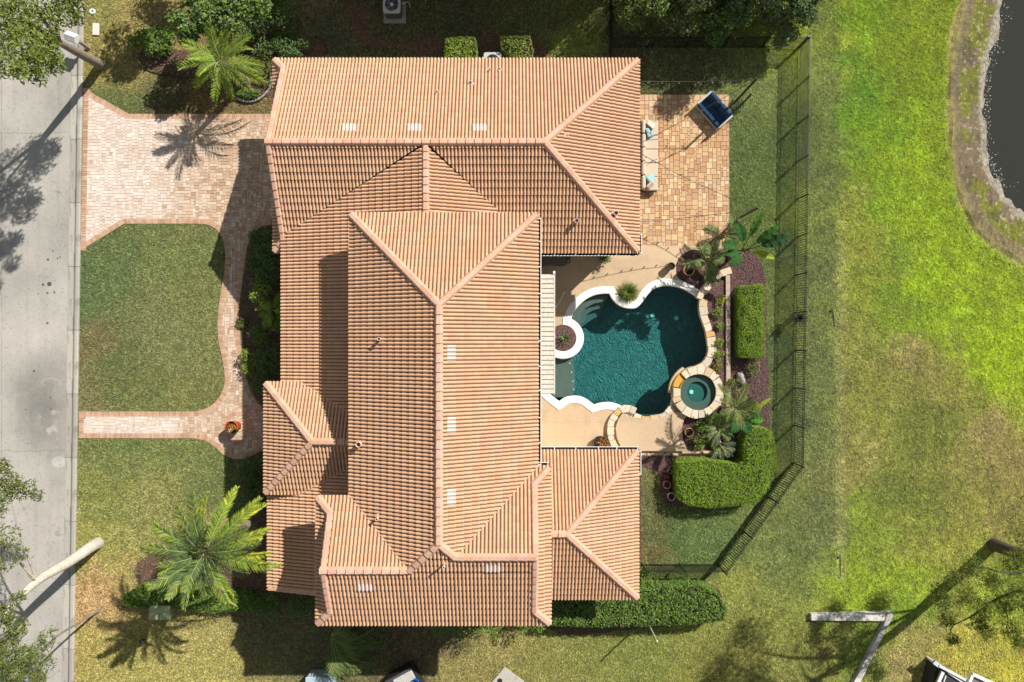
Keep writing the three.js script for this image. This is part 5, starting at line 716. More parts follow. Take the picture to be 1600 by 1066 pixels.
// ------------------------------------------------------------------ air conditioners
{
  const c = P(612, 6.5, 0.78), g = thing('air_conditioner', 'grey air conditioner with round fan grille below the cream house', 'air conditioner', [c.x, 0, c.z]), grey = mat([0.44, 0.46, 0.48], 0.5), dk = mat([0.06, 0.065, 0.07], 0.6), W = 0.82;
  const pad = new TB(); pad.box(-0.52, 0.005, -0.5, 0.56, 0.08, 0.56); mesh('pad', pad.geo(), mat([0.3, 0.29, 0.27], 0.95), g);
  const body = new RoundedBoxGeometry(W - 0.03, 0.56, W - 0.03, 2, 0.07); body.translate(0, 0.37, 0); mesh('coil_body', body, dk, g);
  const ringShape = new THREE.Shape(); { const h = W / 2, r = 0.11; ringShape.moveTo(-h + r, -h); ringShape.lineTo(h - r, -h); ringShape.quadraticCurveTo(h, -h, h, -h + r); ringShape.lineTo(h, h - r); ringShape.quadraticCurveTo(h, h, h - r, h); ringShape.lineTo(-h + r, h); ringShape.quadraticCurveTo(-h, h, -h, h - r); ringShape.lineTo(-h, -h + r); ringShape.quadraticCurveTo(-h, -h, -h + r, -h); } const hole = new THREE.Path(); hole.absarc(0, 0, 0.33, 0, Math.PI * 2); ringShape.holes.push(hole);
  const top = new THREE.ExtrudeGeometry(ringShape, { depth: 0.05, bevelEnabled: true, bevelSize: 0.01, bevelThickness: 0.01, bevelSegments: 2, curveSegments: 24 }); top.rotateX(-Math.PI / 2); top.translate(0, 0.73, 0); mesh('top_cover', top, grey, g);
  for (let i = 0; i < 5; i++) { const b = new TB(), n = 5; for (let k = 0; k < n; k++) { const r0 = 0.06 + k * 0.05, r1 = r0 + 0.05, q = (r, s) => V(Math.cos(s * 0.32) * r, 0.7 + s * 0.03, Math.sin(s * 0.32) * r); b.quad(q(r0, -1), q(r1, -1), q(r1, 1), q(r0, 1)); } const m = mesh('fan_blade', b.geo(), mat([0.16, 0.18, 0.2], 0.5), g); m.rotation.y = i * 1.2566; }
  const hub = mesh('fan_hub', new THREE.CylinderGeometry(0.085, 0.085, 0.05, 18), mat([0.6, 0.62, 0.62], 0.5), g); hub.position.y = 0.745;
  const gr = new TB(); for (let i = 0; i < 20; i++) { const a = i / 20 * 6.2832; gr.bar(V(Math.cos(a) * 0.08, 0.782, Math.sin(a) * 0.08), V(Math.cos(a) * 0.335, 0.775, Math.sin(a) * 0.335), 0.006, 0.006); } const gg = [gr.geo()]; mesh('grille', gg[0], mat([0.12, 0.13, 0.14], 0.5), g); for (const r of [0.14, 0.2, 0.26, 0.31]) { const t = new THREE.TorusGeometry(r, 0.004, 5, 32); t.rotateX(Math.PI / 2); t.translate(0, 0.786, 0); mesh('grille_ring', t, mat([0.14, 0.15, 0.16], 0.5), g); }
  const h = P(630, 4, 0.4), e = P(641, 12, 0.02); mesh('hose', tube([V(0.41, 0.4, -0.2), V(h.x - c.x + 0.1, 0.42, -0.22), V(e.x - c.x - 0.06, 0.2, e.z - c.z - 0.2), V(e.x - c.x, 0.02, e.z - c.z)], [0.022, 0.02], 7), mat([0.55, 0.55, 0.53], 0.6), g);
  const q = P(769.5, 95.5, 0.78); copyOf(g, V(q.x, 0, q.z), 0.0, 'air conditioner half hidden under the north eave between two clipped bushes').userData.group = undefined;
}
// ------------------------------------------------------------------ street side
{
  const b = P(139, 75.5), g = thing('mailbox', 'white gabled mailbox on a round post at the kerb', 'mailbox', [b.x, 0, b.z]), white = mat([0.8, 0.8, 0.79], 0.6), p = mesh('post', new THREE.CylinderGeometry(0.085, 0.1, 0.95, 14), mat([0.3, 0.27, 0.23], 0.85), g); p.position.y = 0.475; const arm = new TB(); arm.box(-0.34, 0.8, -0.05, 0.12, 0.9, 0.05); mesh('arm', arm.geo(), mat([0.45, 0.42, 0.38], 0.8), g);
  const s = new THREE.Shape(); s.moveTo(-0.2, 0); s.lineTo(0.2, 0); s.lineTo(0.2, 0.2); s.lineTo(0, 0.36); s.lineTo(-0.2, 0.2); s.closePath(); const bx = new THREE.ExtrudeGeometry(s, { depth: 0.5, bevelEnabled: true, bevelSize: 0.012, bevelThickness: 0.012, bevelSegments: 2 }); bx.rotateY(Math.PI / 2); bx.translate(-0.38, 0.95, 0); mesh('box', bx, white, g);
  const d = new TB(); d.box(-0.41, 0.97, -0.16, -0.394, 1.18, 0.16); mesh('door', d.geo(), white, g); const fl = new TB(); fl.box(-0.2, 1.05, 0.215, -0.17, 1.3, 0.225); fl.box(-0.2, 1.24, 0.216, -0.08, 1.3, 0.226); mesh('flag', fl.geo(), mat([0.4, 0.42, 0.46], 0.5), g); g.rotation.y = -0.35;
}
{ const p = P(149.5, 45.5, 0.06), g = thing('meter_box', 'pale rectangular meter box set in the lawn by the kerb', 'utility box', [p.x, 0, p.z], -0.02), l = mesh('lid', new RoundedBoxGeometry(0.32, 0.05, 0.58, 2, 0.012), mat([0.68, 0.6, 0.52], 0.9), g); l.position.y = 0.05; const r = new TB(); r.box(-0.19, 0.002, -0.32, 0.19, 0.035, 0.32); mesh('frame', r.geo(), mat([0.16, 0.13, 0.1], 0.9), g); }
{ const p = P(145, 18.5), g = thing('valve_cover', 'small round pale teal valve cover in the lawn', 'utility cover', [p.x, 0, p.z]), t = mesh('ring', new THREE.LatheGeometry([[0.05, 0.02], [0.05, 0.07], [0.13, 0.075], [0.145, 0.04], [0.145, 0]].map(([a, b]) => new THREE.Vector2(a, b)), 24), mat([0.55, 0.72, 0.68], 0.6), g); const c = mesh('plug', new THREE.CylinderGeometry(0.05, 0.05, 0.03, 16), mat([0.02, 0.12, 0.14], 0.5), g); c.position.y = 0.03; }
{ const p = P(249, 958, 0.6), g = thing('transformer_box', 'pale green utility transformer box behind the low front hedge', 'utility box', [p.x, 0, p.z]), gm = mat([0.34, 0.38, 0.2], 0.7, { map: withRepeat(paverMap, 0.5) }), b = mesh('cabinet', new RoundedBoxGeometry(0.98, 0.52, 0.62, 2, 0.03), gm, g); b.position.set(0, 0.28, -0.02); const l = mesh('lid', new RoundedBoxGeometry(1.02, 0.06, 0.68, 2, 0.025), gm, g); l.position.set(0, 0.575, 0); const s = new TB(); s.box(-0.03, 0.606, 0.02, 0.0, 0.612, 0.33); mesh('lid_seam', s.geo(), mat([0.1, 0.12, 0.07], 0.8), g); }
{ const p = P(222, 1003, 0.3), g = thing('garden_globe', 'dark shiny garden globe on a short stake in the lawn', 'garden globe', [p.x, 0, p.z]), s = mesh('globe', new THREE.SphereGeometry(0.13, 20, 14), mat([0.03, 0.032, 0.045], 0.15), g); s.position.y = 0.3; const k = mesh('stake', new THREE.CylinderGeometry(0.03, 0.04, 0.2, 10), poleMat, g); k.position.y = 0.1; }
for (const [u0, v0, u1, v1, label] of [[1300, 483, 1304, 511, 'dark edging strip sticking up from the bank across from the hedge block'], [1312, 868, 1313, 900, 'dark edging strip standing in the grass north of the concrete wall']]) { const a = P(u0, v0), b = P(u1, v1), g = thing('edging_strip', label, 'edging'), t = new TB(); t.bar(V(a.x, 0.03, a.z), V(b.x, 0.01, b.z), 0.04, 0.06); mesh('strip', t.geo(), mat([0.04, 0.035, 0.025], 0.9), g); const k = mesh('stone', new THREE.DodecahedronGeometry(0.05, 1), mat([0.03, 0.028, 0.025], 0.9), g); k.position.set(a.x - 0.09, 0.05, a.z + 0.1); }
{ const w = thing('concrete_wall', 'low weathered concrete wall bent in an L on the rear lawn', 'wall'), cm = colorTex(512, 256, (s, t) => { const n = fbm(s * 60, t * 40, 4, 20), st = smooth01(0.5, 0.7, fbm(s * 8 + 3, t * 8, 3, 8)), k = (0.6 + 0.2 * (n - 0.5)) * (1 - 0.35 * st); return [k, k * 0.96, k * 0.9]; }), m = mat([1, 1, 1], 0.95, { map: withRepeat(cm, 0.35), bumpMap: fineBump, bumpScale: 0.012 }), h = 0.24; mesh('north_run', slabGeo(ccw(pw([[1268, 960], [1320, 958], [1385, 957], [1382, 971], [1268, 970]], h)).slice().reverse(), 0, h, 0.015), m, w); mesh('east_run', slabGeo(ccw(pw([[1386.5, 957], [1394, 957.5], [1396, 962], [1332, 1092], [1321, 1092], [1383.5, 971]], h)).slice().reverse(), 0, h + 0.01, 0.015), m, w); }
// ------------------------------------------------------------------ things of the south neighbour that reach into the picture
{
  const p = P(500, 1073, 0.9), g = thing('storage_box', 'pale blue ribbed storage box in the grass beside the areca palm', 'storage box', [p.x, 0, p.z]), m = mat([0.38, 0.5, 0.55], 0.5), b = mesh('body', new RoundedBoxGeometry(1.36, 0.8, 0.8, 3, 0.05), m, g); b.position.y = 0.41; const l = mesh('lid', new RoundedBoxGeometry(1.42, 0.09, 0.86, 3, 0.04), m, g); l.position.y = 0.86; for (let i = 0; i < 6; i++) { const r = mesh('lid_rib', new RoundedBoxGeometry(0.05, 0.045, 0.78, 2, 0.02), m, g); r.position.set(-0.1 + i * 0.105, 0.918, -0.03); }
}
{ const p = P(633, 1072, 0.9), g = thing('stone_cabinet', 'dark sided cabinet with speckled stone top at the south lot line', 'cabinet', [p.x, 0, p.z], 0.5), b = new TB(); b.box(-0.75, 0, -0.62, 0.62, 0.86, 0.62); mesh('body', b.geo(), mat([0.025, 0.025, 0.028], 0.6), g); const sp = colorTex(256, 256, (s, t) => { const k = fbm(s * 70, t * 70, 2, 70) > 0.52 ? 0.62 : 0.36; return [k, k * 0.97, k * 0.92]; }); const t = mesh('top_slab', new RoundedBoxGeometry(1.0, 0.06, 1.2, 2, 0.015), mat([1, 1, 1], 0.6, { map: sp }), g); t.position.set(0.12, 0.892, 0.08); const e = new TB(); e.box(-0.75, 0.862, -0.64, -0.4, 0.9, 0.64); e.box(-0.395, 0.862, -0.64, 0.63, 0.9, -0.525); mesh('dark_rim', e.geo(), mat([0.06, 0.062, 0.065], 0.5), g);
  const q = P(649, 1067, 1.1), k = thing('bucket', 'bright blue bucket standing on the speckled stone top', 'bucket', [q.x, 0.923, q.z]); mesh('bucket_body', new THREE.LatheGeometry([[0, 0], [0.14, 0], [0.17, 0.24], [0.155, 0.24], [0.13, 0.03], [0, 0.03]].map(([a, c]) => new THREE.Vector2(a, c)), 24), mat([0.02, 0.16, 0.6], 0.45), k); }
{ const q = pw([[788, 1043], [819, 1066], [806, 1092], [764, 1092], [767, 1068]], 0.1), g = thing('stone_slab', 'pale stone slab with a dark hole on the south lawn', 'slab'); mesh('slab', slabGeo(ccw(q).slice().reverse(), 0, 0.1, 0.012), mat([0.46, 0.44, 0.4], 0.9, { map: withRepeat(stoneMap, 0.7), bumpMap: fineBump, bumpScale: 0.01 }), g); const p = P(781, 1064, 0.1), h = mesh('hole_ring', new THREE.CylinderGeometry(0.12, 0.12, 0.02, 18), mat([0.015, 0.014, 0.013], 0.9), g); h.position.set(p.x, 0.106, p.z); }
{
  const h = 0.9, g = thing('framed_enclosure', 'low white framed enclosure with dark panels on the southeast lawn', 'enclosure'), w = mat([0.62, 0.64, 0.66], 0.45), dk = mat([0.03, 0.031, 0.034], 0.8), bar = (name, a, b, wd, t, m = w) => { const tb = new TB(); tb.bar(P(...a), P(...b), wd, t); mesh(name, tb.geo(), m, g); };
  bar('roof_beam', [1467, 1040, h], [1530, 1074, h], 0.12, 0.12); bar('roof_beam', [1473, 1050, h - 0.02], [1452, 1098, h - 0.02], 0.16, 0.1); bar('roof_beam', [1481, 1051, h - 0.03], [1540, 1090, h - 0.03], 0.07, 0.06); bar('roof_beam', [1478, 1056, h - 0.03], [1466, 1090, h - 0.03], 0.05, 0.05); bar('gutter', [1459, 1034, h - 0.06], [1468, 1041, h - 0.04], 0.2, 0.12, mat([0.5, 0.58, 0.62], 0.5));
  const scr = new TB(); const s = [[1470, 1042, h - 0.08], [1534, 1078, h - 0.08], [1526, 1110, h - 0.08], [1450, 1110, h - 0.08]].map((q) => P(...q)); scr.quad(...s); mesh('screen', scr.geo(), dk, g);
  bar('skylight_frame', [1519, 1054, h + 0.1], [1509, 1078, h + 0.1], 0.13, 0.14, mat([0.8, 0.8, 0.79], 0.45)); bar('skylight_frame', [1519, 1053, h + 0.12], [1556, 1070, h + 0.12], 0.13, 0.14, mat([0.8, 0.8, 0.79], 0.45)); const sk = new TB(), k = [[1521, 1057, h + 0.06], [1554, 1073, h + 0.06], [1545, 1100, h + 0.06], [1508, 1085, h + 0.06]].map((q) => P(...q)); sk.quad(...k); mesh('skylight_panel', sk.geo(), mat([0.2, 0.17, 0.17], 0.3), g);
  const pl = new TB(); pl.bar(P(1487, 1060, h - 0.25), P(1479, 1100, h - 0.25), 0.4, 0.05); mesh('inner_ledge', pl.geo(), mat([0.2, 0.2, 0.2], 0.7), g);
  for (const [u, v] of [[1467, 1041], [1529, 1076], [1453, 1098]]) { const a = P(u, v, h), t = new TB(); t.box(a.x - 0.05, 0, a.z - 0.05, a.x + 0.05, h - 0.065, a.z + 0.05); mesh('post', t.geo(), w, g); } const wl = new TB(), a = P(1466, 1043, h), b = P(1452, 1098, h); wl.quad(V(a.x, 0.02, a.z), V(b.x, 0.02, b.z), V(b.x, h - 0.1, b.z), V(a.x, h - 0.1, a.z)); mesh('screen', wl.geo(), dk, g); const w2 = new TB(), c = P(1531, 1078, h); w2.quad(V(a.x, 0.02, a.z), V(c.x, 0.02, c.z), V(c.x, h - 0.1, c.z), V(a.x, h - 0.1, a.z)); mesh('screen', w2.geo(), dk, g);
}
// ------------------------------------------------------------------ plants
const leafMat = new THREE.MeshPhysicalMaterial({ vertexColors: true, roughness: 1, specularIntensity: 0.35, transmission: 0.3, thickness: 0, side: THREE.DoubleSide });
leafMat.roughness = 0.95;
const barkTex = colorTex(256, 512, (s, t) => { const n = fbm(s * 14, t * 50, 4, 14), m = fbm(s * 5, t * 6, 3, 5), k = 0.55 + 0.6 * n + 0.3 * (m - 0.5); return [k, k * 0.97, k * 0.92]; });
const bark = (c) => mat(c, 0.95, { map: barkTex, bumpMap: fineBump, bumpScale: 0.02 });
function leaf(tb, p, n, len, wid, col, r) {
  const a = V(r() - 0.5, r() - 0.5, r() - 0.5).cross(n); if (a.lengthSq() < 1e-5) a.set(1, 0, 0); a.normalize(); const b = n.clone().cross(a).normalize(), m = p.clone().addScaledVector(a, len * 0.45), t = p.clone().addScaledVector(a, len).addScaledVector(n, -len * 0.15);
  const L = m.clone().addScaledVector(b, wid / 2).addScaledVector(n, wid * 0.15), Q = m.clone().addScaledVector(b, -wid / 2).addScaledVector(n, wid * 0.15); tb.tri(p, L, t, col); tb.tri(p, t, Q, col);
}
const dirOf = (r) => { const z = r() * 2 - 1, a = r() * 6.2832, s = Math.sqrt(1 - z * z); return V(Math.cos(a) * s, z, Math.sin(a) * s); };
// leaves through the outer part of an uneven clump
function clump(tb, c, rx, ry, rz, n, o, r) {
  for (let i = 0; i < n; i++) { const d = dirOf(r); if (d.y < (o.low ?? -0.5)) { d.y = -d.y; } const k = (o.inner ?? 0.55) + (1 - (o.inner ?? 0.55)) * Math.sqrt(r()), wob = 0.8 + 0.4 * fbm(d.x * 2.2 + c.x * 3, d.z * 2.2 + d.y * 1.7 + c.z * 3, 2); const p = V(c.x + d.x * rx * k * wob, Math.max(0.03, c.y + d.y * ry * k * wob), c.z + d.z * rz * k * wob), nn = d.clone().multiplyScalar(0.8).add(V(0, 0.5, 0)).add(dirOf(r).multiplyScalar(o.mess ?? 0.75)).normalize(), s = rr(0.7, 1.35, r); leaf(tb, p, nn, o.len * s, o.wid * s, jit(o.pal[(r() * o.pal.length) | 0], 0.22, r), r); }
}
const DARK = [[0.092, 0.171, 0.048], [0.131, 0.224, 0.057], [0.079, 0.145, 0.053], [0.171, 0.263, 0.079]], MID = [[0.121, 0.207, 0.044], [0.155, 0.250, 0.052], [0.095, 0.172, 0.034], [0.190, 0.276, 0.069]], BRIGHT = [[0.176, 0.297, 0.034], [0.216, 0.351, 0.041], [0.135, 0.257, 0.027], [0.257, 0.378, 0.068]], HEDGE = [[0.214, 0.339, 0.036], [0.267, 0.401, 0.045], [0.169, 0.285, 0.032], [0.321, 0.446, 0.062]], OLIVE = [[0.149, 0.169, 0.054], [0.189, 0.209, 0.068], [0.121, 0.135, 0.041], [0.230, 0.243, 0.095]], LIME = [[0.287, 0.345, 0.034], [0.345, 0.380, 0.057], [0.230, 0.299, 0.034], [0.391, 0.414, 0.115]], OAK = [[0.179, 0.240, 0.047], [0.230, 0.293, 0.058], [0.136, 0.188, 0.042], [0.293, 0.346, 0.074]], GREYGREEN = [[0.133, 0.178, 0.089], [0.178, 0.223, 0.119], [0.105, 0.149, 0.075], [0.238, 0.283, 0.178]], CROTON = [[0.25, 0.26, 0.04], [0.1, 0.15, 0.02], [0.3, 0.22, 0.05], [0.16, 0.2, 0.03]];
let plantSeed = 1000;
function shrub(label, u, v, h, rm, pal, o = {}) {
  const r = rngOf(plantSeed++), p = P(u, v, h * 0.6), g = thing(o.name ?? 'shrub', label, o.cat ?? 'shrub', [p.x, 0.01, p.z], 0, o.group), tb = new TB(), n = o.lumps ?? 9, per = Math.round((o.n ?? 900) * rm * rm / (n * 0.25) * 0.42), rx = rm * (o.sx ?? 1), rz = rm * (o.sz ?? 1);
  for (let i = 0; i < n; i++) { const a = i / n * 6.2832 + r() * 0.8, k = i === 0 ? 0 : rr(0.35, 0.68, r); clump(tb, V(Math.cos(a) * k * rx, h * rr(0.42, 0.62, r), Math.sin(a) * k * rz), rx * rr(0.34, 0.52, r), h * rr(0.32, 0.46, r), rz * rr(0.34, 0.52, r), Math.max(30, per), { len: 0.1, wid: 0.06, pal, ...o }, r); }
  mesh('foliage', tb.geo(), leafMat, g); const st = []; for (let i = 0; i < 4; i++) { const a = i * 1.6 + r(); st.push(tube([V(0, 0, 0), V(Math.cos(a) * rx * 0.2, h * 0.3, Math.sin(a) * rz * 0.2), V(Math.cos(a) * rx * 0.42, h * 0.62, Math.sin(a) * rz * 0.42)], [0.03, 0.02, 0.01], 5)); } mesh('stem', mergeGeometries(st), bark([0.16, 0.12, 0.09]), g); return g;
}
// clipped hedge over a plan outline: leaves over its top and sides, twigs within
function hedge(label, poly, h, pal, o = {}) {
  const r = rngOf(plantSeed++), w = pw(poly, h), xs = w.map((p) => p[0]), zs = w.map((p) => p[1]), cx = xs.reduce((a, b) => a + b) / w.length, cz = zs.reduce((a, b) => a + b) / w.length, g = thing('hedge', label, 'hedge', [cx, 0, cz]), tb = new TB(), A = Math.abs(area(w)), nTop = Math.round(A * (o.dens ?? 950)), len = o.len ?? 0.075, wid = o.wid ?? 0.032;
  const lo = [Math.min(...xs), Math.min(...zs)], hi = [Math.max(...xs), Math.max(...zs)]; let k = 0;
  const edgeDist = (x, z) => { let m = 9; for (let i = 0; i < w.length; i++) { const a = w[i], b = w[(i + 1) % w.length], dx = b[0] - a[0], dz = b[1] - a[1], t = clamp(((x - a[0]) * dx + (z - a[1]) * dz) / (dx * dx + dz * dz)); m = Math.min(m, Math.hypot(x - a[0] - dx * t, z - a[1] - dz * t)); } return m; };
  while (k < nTop) { const x = rr(lo[0], hi[0], r), z = rr(lo[1], hi[1], r); if (!inside(w, x, z)) continue; k++; const e = edgeDist(x, z), y = h * (1 - 0.16 * Math.pow(Math.max(0, 1 - e / 0.3), 2)) + (fbm(x * 2.3, z * 2.3, 3) - 0.5) * (o.bump ?? 0.24) - r() * r() * 0.17 - (fbm(x * 4 + 9, z * 4, 2) > 0.68 ? r() * 0.2 : 0); if (r() < 0.03) { leaf(tb, V(x - cx, y + 0.02 + r() * 0.07, z - cz), V((r() - 0.5), 0.6, (r() - 0.5)).normalize(), len * 1.5, wid, jit(r() < 0.5 ? [0.2, 0.14, 0.06] : pal[0], 0.3, r), r); } leaf(tb, V(x - cx, y, z - cz), V((r() - 0.5) * 1.3, 0.8, (r() - 0.5) * 1.3).normalize(), len * rr(0.7, 1.4, r), wid * rr(0.8, 1.3, r), jit(pal[(r() * pal.length) | 0], 0.25, r), r); }
  for (let i = 0; i < w.length; i++) { const a = w[i], b = w[(i + 1) % w.length], L = Math.hypot(b[0] - a[0], b[1] - a[1]), sgn = Math.sign(area(w)), nx = (b[1] - a[1]) / L * sgn, nz = -(b[0] - a[0]) / L * sgn; for (let q = 0; q < L * h * 600; q++) { const t = r(), y = r() * h * 0.97, inn = r() * r() * 0.14 - 0.02; leaf(tb, V(mixN(a[0], b[0], t) - nx * inn - cx, y + 0.02, mixN(a[1], b[1], t) - nz * inn - cz), V(nx + (r() - 0.5) * 1.2, 0.4 + (r() - 0.5), nz + (r() - 0.5) * 1.2).normalize(), len * rr(0.7, 1.3, r), wid * rr(0.8, 1.3, r), jit(pal[(r() * pal.length) | 0], 0.25, r), r); } }
  mesh('foliage', tb.geo(), leafMat, g); const core = slabGeo(ccw(offset(ccw(w), -0.16 * (area(ccw(w)) > 0 ? -1 : 1) * -1, true)).slice().reverse().map(([x, z]) => [x - cx, z - cz]), 0.02, h - 0.19, 0.03); mesh('twigs', core, mat([0.03, 0.035, 0.014], 1), g); return g;
}
function tree(name, label, cat, base, o) {
  const r = rngOf(plantSeed++), g = thing(name, label, cat, [base.x, 0, base.z], 0, o.group), B = bark(o.bark), rel = (p) => V(p.x - base.x, p.y, p.z - base.z);
  mesh('trunk', tube(o.trunk.map(rel), o.radii, 12), B, g); for (const l of o.limbs ?? []) mesh('limb', tube(l.pts.map(rel), l.radii, 7), B, g);
  const tb = new TB(); for (const c of o.clumps) { const q = rel(c.at); clump(tb, q, c.rx ?? c.r, c.ry ?? c.r * 0.7, c.rz ?? c.r, c.n, { inner: 0.3, low: -0.9, mess: 1, ...o.leaf, ...(c.leaf ?? {}) }, r); } mesh('crown', tb.geo(), leafMat, g); return g;
}
// a palm frond that arches along +z
function frondGeo(L, rise, droop, o = {}, seed = 1) {
  const r = rngOf(seed), tb = new TB(), n = o.n ?? 30, lw = o.leaflet ?? 0.42, at = (s) => V(Math.sin(s * 2) * 0.03 * (r() * 0), L * (rise * s - droop * s * s), L * s * (1 - 0.12 * s)), stemC = o.stem ?? [0.4, 0.42, 0.17];
  for (let i = 0; i < 14; i++) { const a = at(i / 14), b = at((i + 1) / 14), w = mixN(0.026, 0.006, i / 14); tb.quad(V(-w, a.y, a.z), V(w, a.y, a.z), V(w * 0.9, b.y, b.z), V(-w * 0.9, b.y, b.z), stemC); tb.quad(V(-w, a.y, a.z), V(0, a.y + w, a.z), V(0, b.y + w, b.z), V(-w * 0.9, b.y, b.z), stemC); tb.quad(V(0, a.y + w, a.z), V(w, a.y, a.z), V(w * 0.9, b.y, b.z), V(0, b.y + w, b.z), stemC); }
  for (let i = 0; i < n; i++) for (const sd of [-1, 1]) {
    const s = (o.start ?? 0.14) + (0.985 - (o.start ?? 0.14)) * (i + r() * 0.6) / n, p = at(s), l = lw * Math.pow(Math.sin(Math.PI * Math.min(0.97, 0.12 + s * 0.83)), 0.7) * rr(0.82, 1.12, r), fw = mixN(0.75, 1.5, s) + rr(-0.15, 0.15, r), upv = (o.vee ?? 0.45) + rr(-0.25, 0.25, r), d = V(sd, upv, fw).normalize(), e = p.clone().addScaledVector(d, l); e.y -= l * (o.sag ?? 0.25) * rr(0.6, 1.4, r); const m = p.clone().lerp(e, 0.5); m.y += l * 0.06; const wd = o.w ?? 0.0175, sidev = V(0, 0.35, 1).cross(d).normalize().cross(d).normalize().multiplyScalar(wd), base = o.pal[(r() * o.pal.length) | 0], young = s > 0.6 && r() < (o.tips ?? 0) ? 1 : 0, col = jit(young ? [base[0] * 1.5 + 0.06, base[1] * 1.25 + 0.06, base[2]] : base, 0.2, r);
    tb.quad(p.clone().sub(sidev.clone().multiplyScalar(0.6)), p.clone().add(sidev.clone().multiplyScalar(0.6)), m.clone().add(sidev), m.clone().sub(sidev), col); tb.tri(m.clone().sub(sidev), m.clone().add(sidev), e, col);
  }
  return tb.geo();
}
// large paddle leaf on its stalk, along +z
function paddleGeo(L, stalk, wid, rise, droop, col, seed) {
  const r = rngOf(seed), tb = new TB(), at = (s) => V(0, L * (rise * s - droop * s * s), L * s * (1 - 0.1 * s)), n = 12, s0 = stalk; for (let i = 0; i < 6; i++) { const a = at(i / 6 * s0), b = at((i + 1) / 6 * s0), w = 0.022; tb.quad(V(-w, a.y, a.z), V(w, a.y, a.z), V(w, b.y, b.z), V(-w, b.y, b.z), [0.14, 0.22, 0.05]); tb.quad(V(0, a.y - w, a.z), V(0, a.y + w, a.z), V(0, b.y + w, b.z), V(0, b.y - w, b.z), [0.14, 0.22, 0.05]); }
  const half = (s) => wid * Math.pow(Math.sin(Math.PI * clamp(0.04 + s * 0.95)), 0.55) * (1 - 0.25 * s); for (const sd of [-1, 1]) for (let i = 0; i < n; i++) { const q = (k, w) => { const s = k / n, p = at(s0 + (1 - s0) * s), ww = half(s) * w; return V(sd * ww, p.y + Math.abs(ww) * (0.35 + 0.12 * Math.sin(k * 2.1 + sd)) - ww * ww * 0.5, p.z); }; const c = jit(col, 0.07, r), gap = r() < 0.16 ? 0.82 : 1; tb.quad(q(i, 0), q(i + gap, 0), q(i + gap, 0.55), q(i, 0.55), c); tb.quad(q(i, 0.55), q(i + gap, 0.55), q(i + gap, 1), q(i, 1), c); }
  return tb.geo();
}
function palm(name, label, base, top, o) {
  const r = rngOf(plantSeed++), g = thing(name, label, 'palm tree', [base.x, 0, base.z]), t = V(top.x - base.x, top.y, top.z - base.z), mid = V(t.x * 0.3, t.y * 0.5, t.z * 0.3); mesh('trunk', tube([V(0, 0, 0), mid, t], o.radii, 12), bark(o.bark), g);
  const kinds = o.kinds.map((k, i) => frondGeo(...k, 400 + i + plantSeed * 7)); const n = o.count; for (let i = 0; i < n; i++) { const lvl = i / n, f = mesh('frond', kinds[Math.min(kinds.length - 1, (lvl * kinds.length) | 0)], leafMat, g); f.position.copy(t).add(V(0, mixN(0.16, -0.12, lvl), 0)); f.rotation.order = 'YXZ'; f.rotation.set(mixN(o.tilt[0], o.tilt[1], lvl) + rr(-0.12, 0.12, r), o.skip ? o.skip(i, r) : i * 2.39996 + rr(-0.2, 0.2, r), rr(-0.35, 0.35, r)); const s = rr(0.85, 1.12, r); f.scale.set(s, s, s); }
  for (let i = 0; i < (o.dead ?? 0); i++) { const f = mesh('dead_frond', frondGeo(o.kinds[0][0] * 0.85, 0.05, 0.5, { pal: [[0.3, 0.2, 0.1], [0.24, 0.16, 0.08], [0.36, 0.26, 0.14]], n: 26, leaflet: 0.3, stem: [0.35, 0.26, 0.15] }, 900 + i), leafMat, g); f.position.copy(t).add(V(0, -0.2, 0)); f.rotation.order = 'YXZ'; f.rotation.set(rr(0.5, 0.9, r), i * 2.1 + r(), 0.2); } const heart = new TB(); for (let i = 0; i < 40; i++) leaf(heart, V(t.x + (r() - 0.5) * 0.16, t.y + r() * 0.2, t.z + (r() - 0.5) * 0.16), dirOf(r), 0.22, 0.05, jit([0.16, 0.14, 0.07], 0.3, r), r); mesh('crown_heart', heart.geo(), leafMat, g); return g;
}
const PALMG = [[0.210, 0.308, 0.049], [0.266, 0.378, 0.056], [0.168, 0.266, 0.042], [0.336, 0.434, 0.070]], PALMY = [[0.338, 0.390, 0.039], [0.390, 0.442, 0.052], [0.286, 0.351, 0.039]];
// palms
palm('date_palm', 'bright green palm in the round planter by the driveway', P(386, 127), P(347, 97, 2.9), { radii: [0.17, 0.13, 0.12], bark: [0.5, 0.43, 0.36], count: 26, dead: 2, tilt: [-0.8, 0.45], kinds: [[1.7, 0.35, 0.4, { pal: PALMG, n: 26 }], [1.95, 0.3, 0.5, { pal: PALMG, n: 36 }], [1.95, 0.2, 0.6, { pal: PALMY.concat(PALMG), n: 36 }]] });
palm('date_palm', 'large palm with many fronds on the front lawn near the street', P(410, 803), P(322, 862, 6.0), { radii: [0.24, 0.19, 0.18], bark: [0.26, 0.22, 0.18], count: 42, dead: 4, tilt: [-0.9, 0.6], kinds: [[2.3, 0.4, 0.35, { pal: [...DARK, ...MID, ...GREYGREEN], n: 44, leaflet: 0.44, w: 0.02, tips: 0.4 }], [2.75, 0.35, 0.45, { pal: [...MID, ...GREYGREEN, ...PALMG], n: 48, leaflet: 0.46, w: 0.02, tips: 0.6 }], [2.9, 0.2, 0.55, { pal: PALMG, n: 48, leaflet: 0.44, w: 0.02, tips: 0.7 }], [2.8, 0.1, 0.55, { pal: PALMY.concat(PALMG), n: 48, leaflet: 0.42, w: 0.02, tips: 0.8 }]] });
